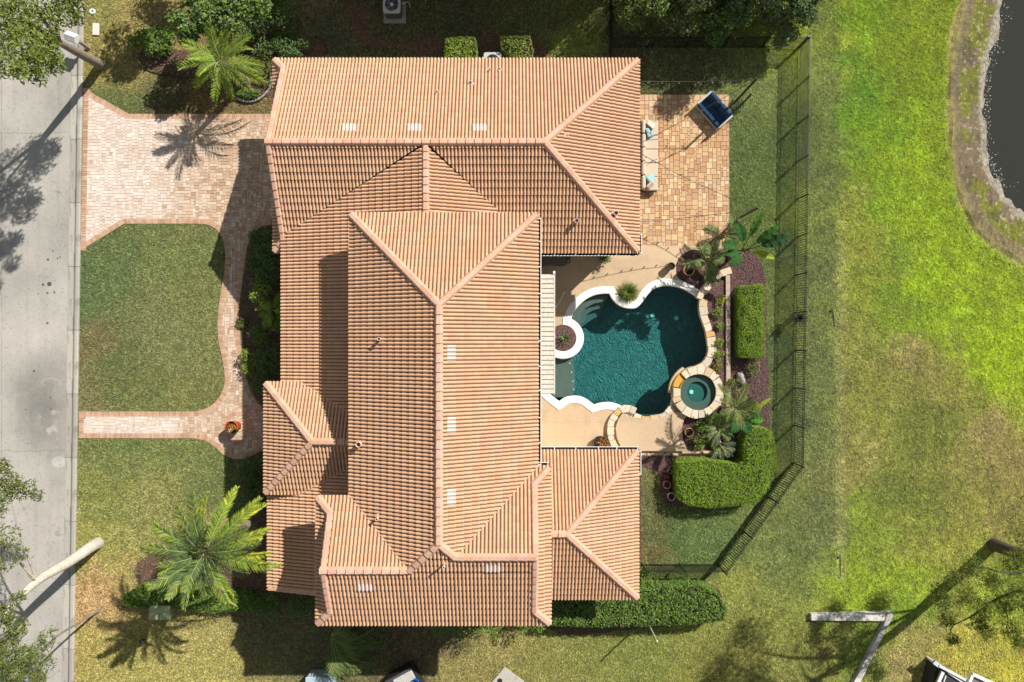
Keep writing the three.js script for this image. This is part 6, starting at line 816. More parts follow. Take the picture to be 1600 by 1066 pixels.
function clumpPalm(label, u, v, h, count, L, pal, o = {}) { const r = rngOf(plantSeed++), p = P(u, v, h), g = thing(o.name ?? 'areca_palm', label, 'palm', [p.x, 0, p.z]), ks = [0, 1, 2].map((i) => frondGeo(L * (0.8 + i * 0.15), mixN(1.0, 0.5, i / 2), mixN(0.7, 0.75, i / 2), { pal, n: o.n ?? 24, leaflet: o.leaflet ?? 0.36, w: o.w ?? 0.014, sag: 0.3 }, plantSeed * 3 + i)); for (let i = 0; i < count; i++) { const f = mesh('frond', ks[i % 3], leafMat, g); f.position.set((r() - 0.5) * 0.2, h * rr(0.25, 0.55, r), (r() - 0.5) * 0.2); f.rotation.order = 'YXZ'; f.rotation.set(rr(-0.5, 0.15, r), o.face !== undefined ? o.face + rr(-o.fan, o.fan, r) : i * 2.4 + r(), rr(-0.4, 0.4, r)); } const st = []; for (let i = 0; i < 5; i++) { const a = i * 1.3; st.push(tube([V(Math.cos(a) * 0.08, 0, Math.sin(a) * 0.08), V(Math.cos(a) * 0.1, h * 0.3, Math.sin(a) * 0.1), V(Math.cos(a) * 0.14, h * 0.55, Math.sin(a) * 0.14)], [0.035, 0.03, 0.025], 6)); } mesh('stem', mergeGeometries(st), bark([0.3, 0.27, 0.16]), g); return g; }
function paddles(label, u, v, rise0, list, col = [0.035, 0.12, 0.025]) { const p = P(u, v, rise0 + 0.4), g = thing('bird_of_paradise', label, 'plant', [p.x, 0.02, p.z]); if (rise0) { const st = []; for (let i = 0; i < 4; i++) { const a = i * 1.6 + 0.4; st.push(tube([V(Math.cos(a) * 0.14, 0, Math.sin(a) * 0.14), V(Math.cos(a) * 0.1, rise0 * 0.5, Math.sin(a) * 0.1), V(Math.cos(a) * 0.06, rise0 + 0.06, Math.sin(a) * 0.06)], [0.06, 0.05, 0.035], 7)); } mesh('stem', mergeGeometries(st), bark([0.22, 0.19, 0.12]), g); } list.forEach(([ang, L, w, rise, droop, c], i) => { const m = mesh('leaf', paddleGeo(L * 0.85, 0.32, w, rise, droop, c ?? col, 70 + i + u), leafMat, g); m.rotation.y = ang; m.position.set((i % 3 - 1) * 0.06, rise0, ((i * 2) % 3 - 1) * 0.06); }); return g; }
const dirA = (du, dv) => Math.atan2(du, dv);
clumpPalm('feathery palm with pale striped fronds at the head of the curved bed', 1126, 400, 3.4, 16, 1.2, [...MID, ...GREYGREEN, [0.3, 0.32, 0.16]], { leaflet: 0.34 });
clumpPalm('feathery palm with drooping fronds close to the patio corner pole', 1150, 358, 3.0, 11, 1.15, [...MID, ...GREYGREEN], { leaflet: 0.32 });
paddles('bird of paradise with big dark paddle leaves near the patio corner', 1166, 390, 2.0, [[dirA(-30, -4), 1.5, 0.24, 1.4, 0.7], [dirA(-10, -18), 1.7, 0.26, 1.5, 0.75], [dirA(-18, 16), 1.5, 0.26, 1.1, 0.7], [dirA(10, -36), 2.1, 0.2, 1.3, 0.6, [0.08, 0.2, 0.03]], [dirA(26, -22), 2.0, 0.24, 1.3, 0.6, [0.06, 0.16, 0.03]], [dirA(40, -12), 2.2, 0.3, 1.25, 0.65, [0.03, 0.09, 0.03]], [dirA(36, 12), 1.9, 0.17, 0.7, 0.5, [0.32, 0.38, 0.04]], [dirA(-34, 6), 1.4, 0.2, 1.2, 0.7]]);
palm('areca_palm', 'slender palm arching its fronds over the spa rim', P(1122, 634), P(1147, 637, 2.7), { radii: [0.06, 0.05, 0.05], bark: [0.3, 0.27, 0.16], count: 15, tilt: [-0.7, 0.3], kinds: [[1.0, 0.4, 0.45, { pal: [...OLIVE, ...MID], n: 26, leaflet: 0.3, w: 0.014 }], [1.25, 0.3, 0.55, { pal: [...OLIVE, ...MID], n: 28, leaflet: 0.3, w: 0.014 }]] }); clumpPalm('small feathery palm at the south end of the planting bed', 1128, 672, 1.1, 12, 1.0, [...MID, ...GREYGREEN], { leaflet: 0.26 }); clumpPalm('low palm drooping over the south edging of the deck bed', 1133, 698, 1.0, 7, 0.85, [...GREYGREEN, [0.26, 0.3, 0.16]], { face: dirA(4, 10), fan: 1.2, leaflet: 0.22 });
paddles('bird of paradise with glossy bright paddle leaves southeast of the spa', 1160, 652, 0.7, [[dirA(-6, -22), 1.1, 0.24, 1.2, 0.8], [dirA(16, -8), 1.2, 0.26, 1.1, 0.7, [0.05, 0.17, 0.02]], [dirA(24, 4), 1.3, 0.22, 0.9, 0.7, [0.08, 0.22, 0.03]], [dirA(10, 20), 1.2, 0.28, 1.0, 0.7, [0.03, 0.12, 0.03]], [dirA(-14, 20), 1.1, 0.22, 1.0, 0.7], [dirA(36, -30), 1.9, 0.12, 0.9, 0.45, [0.34, 0.4, 0.05]], [dirA(-26, 4), 1.0, 0.2, 1.2, 0.8, [0.07, 0.2, 0.02]], [dirA(30, 14), 1.3, 0.18, 0.7, 0.6, [0.16, 0.26, 0.05]]], [0.035, 0.13, 0.03]);
clumpPalm('shaded areca palm clump south of the tall gable wall', 512, 1004, 1.7, 34, 2.5, [[0.13, 0.2, 0.06], [0.17, 0.23, 0.07], [0.1, 0.16, 0.05], [0.22, 0.23, 0.08]], { n: 38, leaflet: 0.55, face: dirA(30, 8), fan: 1.15, w: 0.016 });
// spiky plants
function rosette(name, label, u, v, y, n, L, pal, o = {}) { const r = rngOf(plantSeed++), p = P(u, v, y), g = thing(name, label, o.cat ?? 'plant', [p.x, y, p.z]); for (let i = 0; i < n; i++) { const tb = new TB(), a = i * 2.39996, lv = i / n, el = mixN(1.25, o.low ?? 0.1, lv), l = L * rr(0.75, 1.1, r), w = o.w ?? 0.035, K = 5, at = (s) => V(0, Math.sin(el) * l * s - 0.35 * l * s * s * (o.droop ?? 0.6), Math.cos(el) * l * s), c = jit(pal[(r() * pal.length) | 0], 0.2, r); for (let k = 0; k < K; k++) { const s0 = k / K, s1 = (k + 1) / K, w0 = w * Math.pow(1 - s0, 0.6) * (k ? 1 : 0.8), w1 = w * Math.pow(1 - s1, 0.6), A = at(s0), B = at(s1); tb.quad(V(-w0, A.y + w0 * 0.3, A.z), V(0, A.y, A.z), V(0, B.y, B.z), V(-w1, B.y + w1 * 0.3, B.z), c); tb.quad(V(0, A.y, A.z), V(w0, A.y + w0 * 0.3, A.z), V(w1, B.y + w1 * 0.3, B.z), V(0, B.y, B.z), c); } const m = mesh('leaf', tb.geo(), leafMat, g); m.rotation.y = a + r() * 0.4; m.position.y = o.stalk ?? 0.02; } if (o.stalk) mesh('stem', tube([V(0, 0, 0), V(0.01, o.stalk * 0.5, 0), V(0, o.stalk + 0.03, 0)], [0.035, 0.03], 7), bark([0.12, 0.09, 0.07]), g); return g; }
{ const c = P(879.5, 528.5, 0.07), g = new THREE.CircleGeometry(0.66, 32); g.rotateX(-Math.PI / 2); g.translate(c.x, 0.055, c.z); structure(mesh('mulch_bed', g, mulchPurple)); }
rosette('agave', 'spiky green agave in the round planter beside the patio cover', 882, 528, 0.06, 18, 0.52, [[0.12, 0.19, 0.04], [0.2, 0.26, 0.1], [0.08, 0.14, 0.03], [0.3, 0.33, 0.2]]);
rosette('grass_tussock', 'round bushy grass tussock in the notch of the pool edge', 981, 457, 0.05, 300, 0.72, [[0.1, 0.17, 0.025], [0.15, 0.22, 0.03], [0.08, 0.13, 0.02], [0.2, 0.27, 0.05], [0.13, 0.15, 0.05]], { w: 0.016, low: 0.05, droop: 0.9 });
rosette('dracaena', 'dark spiky dracaena growing against the east fence', 1237, 499, 0.01, 34, 0.62, [[0.03, 0.045, 0.03], [0.05, 0.06, 0.045], [0.1, 0.12, 0.09], [0.035, 0.025, 0.03]], { stalk: 0.75, low: -0.3, w: 0.028 });
rosette('bromeliad', 'orange brown bromeliad spilling over its low dark pot', 940, 692, 0.3, 46, 0.42, [[0.42, 0.17, 0.05], [0.3, 0.1, 0.03], [0.5, 0.28, 0.08], [0.12, 0.07, 0.03]], { w: 0.022, low: -0.1 });
{ const p = frontPot.position, r = rngOf(808), g = thing('annuals', 'red, yellow and white annuals filling the orange red front pot', 'flowers', [p.x, p.y + 0.63, p.z]), pal = { red_flowers: [[0.6, 0.03, 0.01], [0.7, 0.12, 0.01]], yellow_flowers: [[0.8, 0.5, 0.02], [0.75, 0.36, 0.02]], white_flowers: [[0.75, 0.74, 0.7]], leaves: [[0.04, 0.09, 0.02], [0.06, 0.12, 0.03]] }; for (const [k, cols] of Object.entries(pal)) { const tb = new TB(), n = k === 'leaves' ? 160 : k === 'white_flowers' ? 26 : 70, off = { red_flowers: [-0.1, -0.05], yellow_flowers: [0.08, 0.02], white_flowers: [-0.06, 0.16], leaves: [0.03, 0.04] }[k]; for (let i = 0; i < n; i++) { const a = r() * 6.28, q = Math.sqrt(r()) * (k === 'leaves' ? 0.24 : k === 'white_flowers' ? 0.07 : 0.14); leaf(tb, V(off[0] + Math.cos(a) * q, 0.05 + r() * 0.09, off[1] + Math.sin(a) * q), V(r() - 0.5, 1, r() - 0.5).normalize(), 0.07, 0.05, jit(cols[(r() * cols.length) | 0], 0.2, r), r); } mesh(k, tb.geo(), leafMat, g); } }
// hedges
hedge('tall clipped bright hedge block east of the garden wall', [[1160, 447], [1194, 444], [1197, 450], [1197, 556], [1193, 560], [1159, 558], [1156, 552], [1156, 454]], 0.95, HEDGE);
hedge('large L-shaped clipped hedge inside the southeast fence corner', [[1061, 724], [1110, 720], [1155, 727], [1164, 722], [1165, 690], [1172, 674], [1192, 668], [1208, 676], [1213, 700], [1214, 730], [1203, 764], [1186, 785], [1150, 791], [1110, 795], [1076, 790], [1062, 782], [1058, 750]], 1.15, HEDGE);
hedge('long dark green hedge along the south wall of the rear wing', [[858, 938], [905, 930], [1000, 925], [1040, 918], [1098, 917], [1122, 930], [1135, 950], [1132, 970], [1100, 975], [1010, 979], [930, 980], [858, 978]], 1.3, [...DARK, ...MID, ...MID, ...BRIGHT], { bump: 0.3, len: 0.12, wid: 0.065, dens: 520 });
hedge('square clipped bush west of the half hidden air conditioner', [[697, 60], [720, 57], [742, 58], [744, 70], [743, 100], [694, 100], [695, 75]], 1.05, [...LIME, ...BRIGHT, ...MID], { len: 0.1, wid: 0.06, dens: 600 });
hedge('square clipped bush east of the half hidden air conditioner', [[783, 57], [806, 56], [828, 56], [832, 75], [831, 100], [800, 100], [795, 84], [784, 75]], 1.05, [...LIME, ...OLIVE, ...MID], { len: 0.1, wid: 0.06, dens: 600 });
hedge('low bright hedge row below the big front palm', [[188, 936], [215, 918], [250, 912], [320, 922], [380, 930], [402, 944], [396, 953], [330, 958], [262, 950], [215, 950], [192, 946]], 0.6, [...MID, ...BRIGHT], { bump: 0.25, len: 0.11, wid: 0.05, dens: 560 });
// shrubs
shrub('low leafy dark green shrub row at the northwest lawn edge', 238, 62, 0.95, 1.25, [...MID, ...BRIGHT, ...DARK], { sz: 0.55, len: 0.13, wid: 0.06 }); const canopy = (label, u, v, h, rm, pal, n) => { const q = P(u, v, h), b = V(q.x, 0, q.z), r = rngOf(plantSeed), cl = []; for (let i = 0; i < 13; i++) { const a = i / 13 * 6.28 + r(), k = i < 3 ? 0.2 : rr(0.5, 0.72, r); cl.push({ at: V(b.x + Math.cos(a) * rm * k, h + rr(-0.45, 0.4, r), b.z + Math.sin(a) * rm * k), r: rm * rr(0.3, 0.44, r), n }); } tree('broadleaf_tree', label, 'tree', b, { trunk: [b, V(b.x + 0.06, h * 0.4, b.z), V(b.x, h * 0.85, b.z + 0.05)], radii: [0.11, 0.09, 0.04], limbs: [0, 2, 4].map((a) => ({ pts: [V(b.x, h * 0.55, b.z), V(b.x + Math.cos(a) * rm * 0.35, h * 0.8, b.z + Math.sin(a) * rm * 0.35), V(b.x + Math.cos(a) * rm * 0.65, h * 0.95, b.z + Math.sin(a) * rm * 0.65)], radii: [0.06, 0.04, 0.015] })), bark: [0.24, 0.2, 0.15], clumps: cl, leaf: { len: 0.15, wid: 0.095, pal } }); };
canopy('lush light green tree with big rounded leaf clusters north of the palm', 312, 26, 3.0, 1.35, [...BRIGHT, ...GREYGREEN, ...MID], 300); canopy('glossy green tree at the top edge beside the lush light one', 376, 14, 3.0, 1.3, [...MID, ...GREYGREEN, ...BRIGHT], 300); shrub('lower glossy bush under the two trees north of the palm', 400, 40, 1.5, 0.8, [...MID, ...GREYGREEN], { len: 0.12, wid: 0.07 }); shrub('light green bush behind the palm crown on its north side', 350, 52, 1.5, 0.7, [...MID, ...GREYGREEN, ...BRIGHT], { len: 0.12, wid: 0.07 }); shrub('dark bush on the top edge between the palm and the cream house', 432, 6, 1.9, 1.2, [...DARK, ...MID], { len: 0.12, wid: 0.07 }); shrub('dense dark shrub at the northwest house corner', 452, 66, 0.85, 1.05, DARK, { len: 0.11, wid: 0.05, sz: 0.75 }); shrub('small dark shrub between palm and house corner', 410, 75, 1.0, 0.6, [...DARK, ...OLIVE]); shrub('olive ground shrub beside the round palm planter', 413, 108, 0.5, 0.75, OLIVE, { len: 0.08 }); shrub('dark low plants along the south rim of the palm planter', 388, 147, 0.35, 0.75, [...DARK, ...MID], { sz: 0.32, len: 0.08 });
for (const [u, v, h, rm, pal, label, o] of [[404, 372, 0.7, 0.6, DARK, 'dark shrub filling the rounded north end of the front bed'], [418, 398, 1.1, 0.75, DARK, 'dark bushy shrub below the garage roof corner'], [400, 412, 0.5, 0.5, DARK, 'low dark shrub along the walk below the garage corner'], [424, 430, 1.2, 0.7, DARK, 'deep green shrub against the front wall, third from garage'], [404, 448, 1.3, 0.55, [...OLIVE, ...MID], 'olive green shrub just above the bright fern in the front bed'], [410, 460, 1.7, 0.55, [...LIME, ...MID], 'yellow green shrub touching the bright fern in the front bed'], [432, 500, 1.5, 0.7, [...BRIGHT, ...MID], 'mid green shrub behind the bright fern against the wall'], [407, 524, 0.9, 0.6, MID, 'leafy green shrub just south of the bright fern'], [386, 556, 0.7, 0.42, [...LIME, ...MID], 'yellow green low shrub at the walk edge in the front bed'], [392, 575, 0.6, 0.5, [...MID, ...LIME], 'mottled green low shrub south of the yellow green one'], [420, 560, 1.2, 0.85, DARK, 'dark round shrub midway along the front wall'], [412, 598, 0.8, 0.7, [...DARK, ...MID], 'dark shrub in the shade north of the entry roof'], [378, 505, 0.2, 0.3, OLIVE, 'creeping olive groundcover spilling at the walk edge']]) shrub(label, u, v, h, rm, pal, { len: 0.11, wid: 0.055, ...o });
clumpPalm('bright lime fern clump in the sunlit part of the front bed', 408, 486, 2.6, 20, 0.95, [...BRIGHT, [0.25, 0.38, 0.03]], { name: 'fern', leaflet: 0.22, w: 0.02 });
for (const [u, v, h, rm, pal, label] of [[388, 735, 0.9, 0.7, DARK, 'dark shrub south of the entry walk, nearest the lawn'], [412, 722, 0.9, 0.65, DARK, 'dark shrub under the entry roof corner south of the walk'], [402, 765, 1.0, 0.8, DARK, 'dark shrub in the bed between entry and big palm'], [395, 795, 0.5, 0.5, [...DARK, ...OLIVE], 'small dull green shrub right beside the big palm trunk'], [420, 945, 0.8, 0.8, [...MID, ...DARK], 'green shrub at the southwest wall below the palm fronds'], [470, 945, 0.9, 0.75, DARK, 'dark shrub under the gable edge at the southwest wall'], [385, 938, 0.7, 0.6, [...BRIGHT, ...MID], 'leafy bright shrub closing the low front hedge at its house end'], [205, 935, 0.45, 0.4, BRIGHT, 'bright tuft of leaves at the street end of the low hedge'], [765, 965, 2.7, 0.85, [...BRIGHT, ...MID], 'bright green bush peeping out under the south eave, west of the gap'], [828, 963, 2.0, 0.8, [...BRIGHT, ...MID], 'bright green bush peeping out under the south eave, beside the long hedge'], [700, 962, 2.8, 0.95, MID, 'shaded bush under the south eave, farthest from the long hedge'], [733, 963, 2.8, 0.95, MID, 'shaded bush under the south eave between its two neighbours'], [1152, 166, 0.6, 0.42, [...GREYGREEN, ...DARK], 'silvery dark shrub at the feet of the two patio poles'], [1008, 905, 1.0, 0.65, [...MID, ...BRIGHT], 'green bush between the rear wing corner and short fence'], [883, 404, 1.0, 0.42, DARK, 'dark potted looking shrub beside the outdoor cupboard'], [945, 404, 0.7, 0.35, [...DARK, ...MID], 'small dark plant below the eave near the roof corner']]) shrub(label, u, v, h, rm, pal, { len: 0.1, wid: 0.05 });
for (const [u, v, rm, pal, label] of [[1126, 470, 0.26, LIME, 'lime green seedling highest in the raised bed'], [1122, 489, 0.28, [...LIME, ...MID], 'second lime green seedling in the raised bed beside the pool'], [1125, 511, 0.24, [...LIME, ...GREYGREEN], 'third yellowish seedling in the raised bed beside the pool'], [1124, 537, 0.26, [...BRIGHT, ...LIME], 'bright seedling in the raised bed level with the hedge middle'], [1123, 555, 0.3, [...BRIGHT, ...LIME], 'fullest bright seedling toward the spa end of the raised bed'], [1121, 575, 0.26, CROTON, 'croton seedling in the bed next to the spa rim'], [1146, 601, 0.5, [...CROTON, ...GREYGREEN], 'croton bush between the grey rock and the spa'], [1178, 577, 0.42, [...CROTON, ...GREYGREEN], 'croton bush east of the long grey rock'], [1113, 652, 0.42, [...LIME, ...MID], 'yellow striped leafy plant touching the south spa rim'], [1095, 668, 0.34, [...MID, ...BRIGHT], 'small green plant between the spa and the tan yellow pot'], [1095, 693, 0.4, [...LIME, ...MID, ...DARK], 'mottled green plant in the bed at the deck corner'], [1124, 705, 0.3, BRIGHT, 'fresh green tuft beside the bright white rock'], [1180, 640, 0.4, [...MID, ...BRIGHT], 'green plant on the lawn side of the glossy paddle leaves'], [1112, 437, 0.2, DARK, 'tiny dark plant by the stone steps of the curved bed']]) shrub(label, u, v, 0.55, rm, pal, { len: 0.12, wid: 0.045, lumps: 6, n: 900, cat: 'plant', name: 'bed_plant' });
// trees along the north lot line
const northTree = (label, u, v, h, rm, pal, n) => { const b = P(u, v), r = rngOf(plantSeed), cl = []; for (let i = 0; i < 16; i++) { const a = i / 16 * 6.28 + r(), k = i < 4 ? 0.25 : 0.66; cl.push({ at: V(b.x + Math.cos(a) * rm * k, h * (i < 4 ? 0.82 : rr(0.45, 0.72, r)), b.z + Math.sin(a) * rm * k), r: rm * rr(0.3, 0.46, r), n }); } tree('broadleaf_tree', label, 'tree', b, { trunk: [b, V(b.x + 0.05, h * 0.35, b.z), V(b.x, h * 0.75, b.z + 0.05)], radii: [0.12, 0.09, 0.03], limbs: [0, 2, 4].map((a) => ({ pts: [V(b.x, h * 0.3, b.z), V(b.x + Math.cos(a) * rm * 0.3, h * 0.5, b.z + Math.sin(a) * rm * 0.3), V(b.x + Math.cos(a) * rm * 0.6, h * 0.65, b.z + Math.sin(a) * rm * 0.6)], radii: [0.06, 0.04, 0.015] })), bark: [0.2, 0.16, 0.12], clumps: cl, leaf: { len: 0.15, wid: 0.075, pal } }); };
northTree('dense olive green tree, westernmost along the north fence', 1002, 38, 3.4, 1.55, [...OLIVE, ...MID], 330); northTree('rounded olive green tree second from the west at the north fence', 1063, 28, 3.6, 1.7, [...OLIVE, ...MID, ...GREYGREEN], 340); northTree('dark green tree in the middle of the north fence row', 1120, 48, 2.6, 1.25, [...DARK, ...MID], 330); northTree('tall grey green tree with fine leaves on the north fence row', 1163, 18, 3.9, 1.7, [...GREYGREEN, ...MID], 360); northTree('dark tree at the northeast fence corner', 1212, 40, 2.9, 1.4, [...DARK, ...GREYGREEN], 360); northTree('easternmost dark tree beside the open bank', 1246, 12, 3.3, 1.3, [...DARK, ...MID, ...GREYGREEN], 330); northTree('tallest tree, standing behind the grey green one at the north fence', 1188, 10, 6.4, 1.9, [...GREYGREEN, ...MID], 380); northTree('tree behind the north row beyond the top edge', 1105, -30, 5.2, 2.2, [...MID, ...OLIVE], 380); northTree('tree beyond the top edge beside the cream house', 1000, -34, 4.6, 1.9, [...MID, ...OLIVE], 320);
northTree('tall tree beyond the top edge above the northwest bushes', 330, -34, 6.2, 1.7, [...MID, ...GREYGREEN], 330);
clumpPalm('pale yellow palm fronds leaning by the side yard fence', 953, 12, 1.9, 7, 1.0, [[0.3, 0.3, 0.12], [0.34, 0.33, 0.16], [0.2, 0.22, 0.08]], { face: dirA(-14, 10), fan: 0.8, leaflet: 0.18, name: 'leaning_palm' });
// street trees
const OAK2 = OAK.map((c) => [c[0] * 0.72, c[1] * 0.7, c[2] * 0.8]);
const G3 = (u, v, h) => { const p = P(u, v); p.y = h; return p; };   // ground position and height
{
  const cl = [], r = rngOf(515), b = G3(158, 102, 0); const put = (u, v, h, rad, n) => cl.push({ at: P(u, v, h), r: rad, ry: rad * 0.55, n });
  for (const [u, v, h, rad, n] of [[20, 20, 7.4, 1.0, 520], [60, 40, 6.4, 0.95, 480], [96, 18, 5.8, 0.85, 360], [118, 8, 5.4, 0.6, 170], [30, 70, 7.8, 0.95, 480], [70, 75, 6.4, 0.75, 330], [85, 100, 5.4, 0.55, 200], [10, 100, 8.2, 0.7, 240], [60, 118, 6.6, 0.45, 130], [45, 100, 7.4, 0.55, 170], [62, 88, 8.2, 0.5, 160], [30, 110, 8.6, 0.45, 130], [-10, 40, 6.6, 1.3, 560], [40, -20, 6.8, 1.4, 560], [-40, 90, 6.2, 1.2, 420], [-60, -20, 7.4, 1.8, 700], [100, -30, 6.2, 1.0, 360], [-90, 60, 6.6, 1.5, 420], [120, 30, 4.9, 0.4, 70]]) put(u, v, h, rad * 0.82, n * 1.2);
  const f = P(92, 66, 3.7), limbs = [[20, 20, 6.0], [96, 14, 5.2], [25, 75, 5.5], [80, 100, 4.6], [-30, 40, 6.5], [40, -20, 6.5], [55, 108, 4.6]].map(([u, v, h]) => { const e = P(u, v, h), m = f.clone().lerp(e, 0.5); m.y += 0.2; return { pts: [f, m, e], radii: [0.11, 0.06, 0.015] }; });
  tree('oak_tree', 'leafy oak with grey trunk at the kerb beside the driveway mouth', 'tree', b, { trunk: [b, P(140, 92, 1.2), P(118, 80, 2.4), f], radii: [0.25, 0.21, 0.19, 0.15], limbs, bark: [0.3, 0.265, 0.23], clumps: cl, leaf: { len: 0.19, wid: 0.062, pal: OAK } });
}
{
  const cl = [], b = G3(153, 849, 0); for (const [u, v, h, rad, n] of [[12, 760, 5.6, 0.75, 330], [40, 765, 5.2, 0.5, 120], [58, 775, 5.0, 0.35, 50], [5, 730, 5.8, 0.45, 110], [-10, 790, 5.8, 0.7, 240], [10, 840, 5.2, 0.7, 130], [32, 868, 5.0, 0.45, 60], [8, 880, 5.4, 0.5, 60], [28, 935, 4.8, 0.4, 60], [4, 960, 5.2, 0.6, 190], [25, 980, 5.0, 0.6, 200], [8, 1010, 5.0, 0.7, 330], [35, 1030, 4.6, 0.6, 300], [20, 1055, 4.8, 0.7, 380], [-20, 1040, 5.5, 1.0, 400], [-30, 900, 6.0, 1.0, 260], [-60, 980, 6.4, 1.4, 420], [60, 1060, 4.2, 0.45, 150], [-40, 820, 6.2, 1.0, 300]]) cl.push({ at: P(u, v, h), r: rad * 0.85, ry: rad * 0.45, n: n * 1.3 });
  const f = P(58, 908, 3.6), f2 = P(14, 950, 4.8), limbs = [[f, [10, 845, 5.0], 0.07], [f, [12, 760, 5.5], 0.06], [f2, [10, 1020, 4.8], 0.08], [f2, [-40, 960, 5.8], 0.09], [f2, [-30, 1040, 5.4], 0.06], [f, [40, 890, 4.6], 0.04], [f2, [28, 1040, 4.6], 0.05]].map(([s, e, r0]) => { const q = P(...e), m = s.clone().lerp(q, 0.5); m.y += 0.15; return { pts: [s, m, q], radii: [r0, r0 * 0.6, 0.012] }; });
  tree('oak_tree', 'sparse oak with a thick pale sunlit trunk leaning over the street', 'tree', b, { trunk: [b, P(145, 853, 0.5), P(105, 880, 2.0), f, f2], radii: [0.3, 0.27, 0.23, 0.18, 0.1], limbs, bark: [0.66, 0.62, 0.57], clumps: cl, leaf: { len: 0.18, wid: 0.055, pal: OAK2 } });
}
{
  const cl = [], b = G3(156, 953, 0); for (const [u, v, h, rad, n] of [[70, 1000, 3.4, 0.42, 130], [55, 1020, 3.7, 0.5, 210], [75, 1035, 3.5, 0.35, 110], [45, 1045, 3.9, 0.5, 190], [82, 985, 3.2, 0.22, 30]]) cl.push({ at: P(u, v, h), r: rad, ry: rad * 0.6, n });
  const f = P(88, 995, 2.9); tree('young_oak', 'slender young oak sapling on the strip south of the leaning oak', 'tree', b, { trunk: [b, P(120, 975, 1.5), f, P(60, 1020, 3.6)], radii: [0.06, 0.05, 0.045, 0.015], limbs: [{ pts: [f, P(78, 1020, 3.3), P(76, 1038, 3.5)], radii: [0.025, 0.015, 0.008] }], bark: [0.33, 0.29, 0.25], clumps: cl, leaf: { len: 0.16, wid: 0.05, pal: OAK2 } });
}
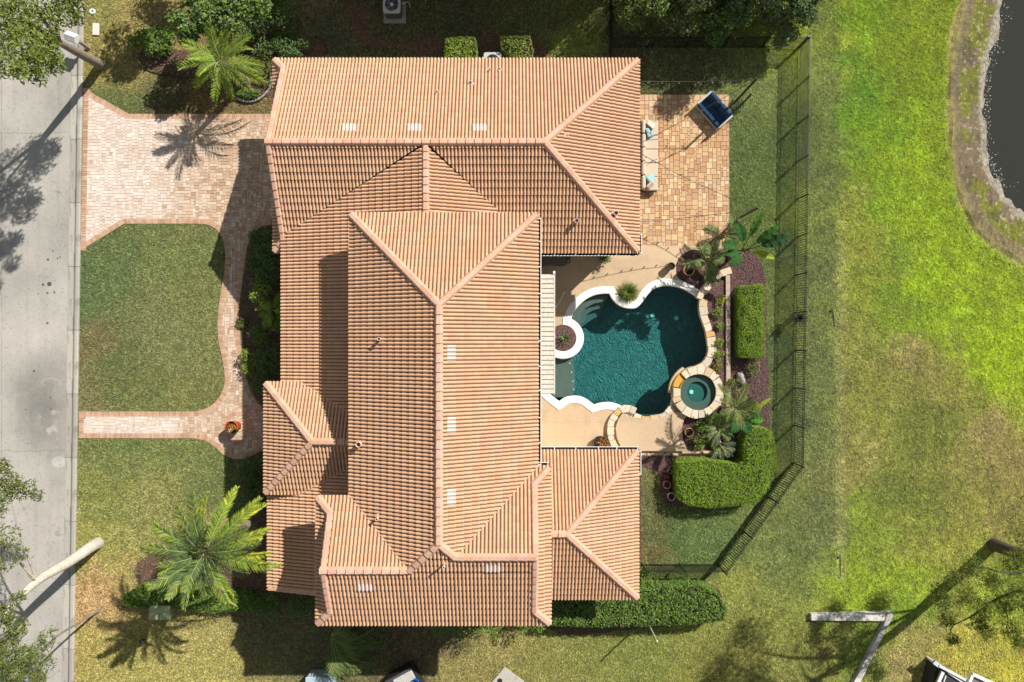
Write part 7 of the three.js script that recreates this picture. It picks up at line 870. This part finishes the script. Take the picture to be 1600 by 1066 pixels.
{
  const cl = [], b = G3(1552, 850, 0), tuft = { len: 0.2, wid: 0.032, pal: [[0.2, 0.25, 0.045], [0.15, 0.2, 0.04], [0.27, 0.3, 0.06]], inner: 0.1 };
  for (const [u, v, h, rad, n] of [[1475, 940, 4.2, 0.5, 260], [1490, 905, 4.4, 0.45, 200], [1520, 885, 4.4, 0.5, 240], [1550, 905, 4.5, 0.55, 300], [1585, 880, 4.2, 0.6, 420], [1510, 935, 4.2, 0.5, 240], [1540, 950, 4.4, 0.5, 240], [1570, 945, 4.4, 0.55, 280], [1600, 930, 4.8, 0.8, 420], [1480, 970, 4, 0.4, 200], [1530, 975, 4.2, 0.45, 200], [1545, 990, 4.2, 0.4, 160], [1580, 985, 4.4, 0.5, 240], [1490, 1000, 3.9, 0.3, 140], [1592, 1003, 4.3, 0.35, 160], [1465, 925, 4.0, 0.35, 140]]) cl.push({ at: P(u, v, h), r: rad, ry: rad * 0.45, n: n * 1.3 });
  const rp = rngOf(616); for (let i = 0; i < 26; i++) { const hh = rr(8.2, 12, rp), g = G3(rr(1395, 1560, rp), rr(740, 870, rp), hh); cl.push({ at: g, r: rr(0.6, 1.15, rp), n: 240, ry: 0.5 }); }
  const t1 = P(1600, 866, 2.6), t2 = G3(1548, 842, 6), t3 = G3(1500, 810, 11.5), fk = G3(1549, 843, 4.2), j1 = P(1545, 945, 4.3);
  tree('pine_tree', 'dark leaning pine with open tufted boughs by the rear bank', 'tree', b, { trunk: [b, G3(1552, 850, 1.2), G3(1550, 846, 3.6), t2, t3], radii: [0.32, 0.29, 0.25, 0.2, 0.05], limbs: [{ pts: [fk, P(1600, 920, 4.4), P(1560, 935, 4.4), j1, P(1535, 958, 4.2)], radii: [0.09, 0.07, 0.055, 0.05, 0.03] }, { pts: [j1, P(1515, 965, 4.1), P(1488, 980, 4), P(1484, 1002, 3.9)], radii: [0.04, 0.03, 0.02, 0.01] }, { pts: [j1, P(1520, 935, 4.3), P(1478, 942, 4.2)], radii: [0.03, 0.02, 0.01] }, { pts: [P(1560, 935, 4.4), P(1575, 965, 4.3), P(1573, 990, 4.3), P(1592, 1004, 4.3)], radii: [0.035, 0.025, 0.018, 0.01] }, { pts: [fk, P(1570, 895, 4.4), P(1520, 885, 4.4), P(1488, 905, 4.4)], radii: [0.06, 0.04, 0.025, 0.01] }, ...[[1420, 780, 9], [1470, 850, 9.5], [1540, 760, 10.5], [1440, 745, 11]].map(([u, v, h]) => ({ pts: [G3(1530, 830, h - 1.5), G3((1530 + u) / 2, (830 + v) / 2, h - 0.5), G3(u, v, h)], radii: [0.09, 0.06, 0.02] }))], bark: [0.12, 0.1, 0.08], clumps: cl, leaf: tuft });
}
// concrete rim of the round palm planter
{ const c = P(RING_PALM[0], RING_PALM[1]), g = thing('planter_ring', 'pale concrete ring round the palm planter by the driveway', 'planter', [c.x, 0, c.z]); for (let i = 0; i < 26; i++) { const a0 = i / 26 * 6.2832 + 0.01, a1 = (i + 1) / 26 * 6.2832 - 0.01, q = []; for (let k = 0; k <= 4; k++) { const a = mixN(a0, a1, k / 4); q.push([Math.cos(a) * 1.13, Math.sin(a) * 1.13]); } for (let k = 4; k >= 0; k--) { const a = mixN(a0, a1, k / 4); q.push([Math.cos(a) * 1.04, Math.sin(a) * 1.04]); } mesh('edging_block', slabGeo(ccw(q).slice().reverse(), 0, 0.16 + rr(-0.01, 0.01), 0.012), mat([0.3, 0.3, 0.26], 0.95), g); } }
{ const pts = run(pw([[219, 104], [240, 114], [300, 122], [352, 120]]), 6), t = thing('bed_edging', 'thin dark edging along the bark bed north of the driveway', 'edging'), s = new TB(); for (let i = 0; i < pts.length - 1; i++) s.bar(V(pts[i][0], 0.03, pts[i][1]), V(pts[i + 1][0], 0.03, pts[i + 1][1]), 0.03, 0.1); mesh('strip', s.geo(), black, t); const u = run(pw([[492, 58], [505, 66], [511, 80], [511, 96]]), 6), t2 = thing('bed_edging', 'curved dark edging round the small bed at the north wall', 'edging'), s2 = new TB(); for (let i = 0; i < u.length - 1; i++) s2.bar(V(u[i][0], 0.03, u[i][1]), V(u[i + 1][0], 0.03, u[i + 1][1]), 0.035, 0.12); mesh('strip', s2.geo(), mat([0.05, 0.03, 0.025], 0.9), t2); }

camera.far = 1200; camera.updateProjectionMatrix();
renderer.render(scene, camera);
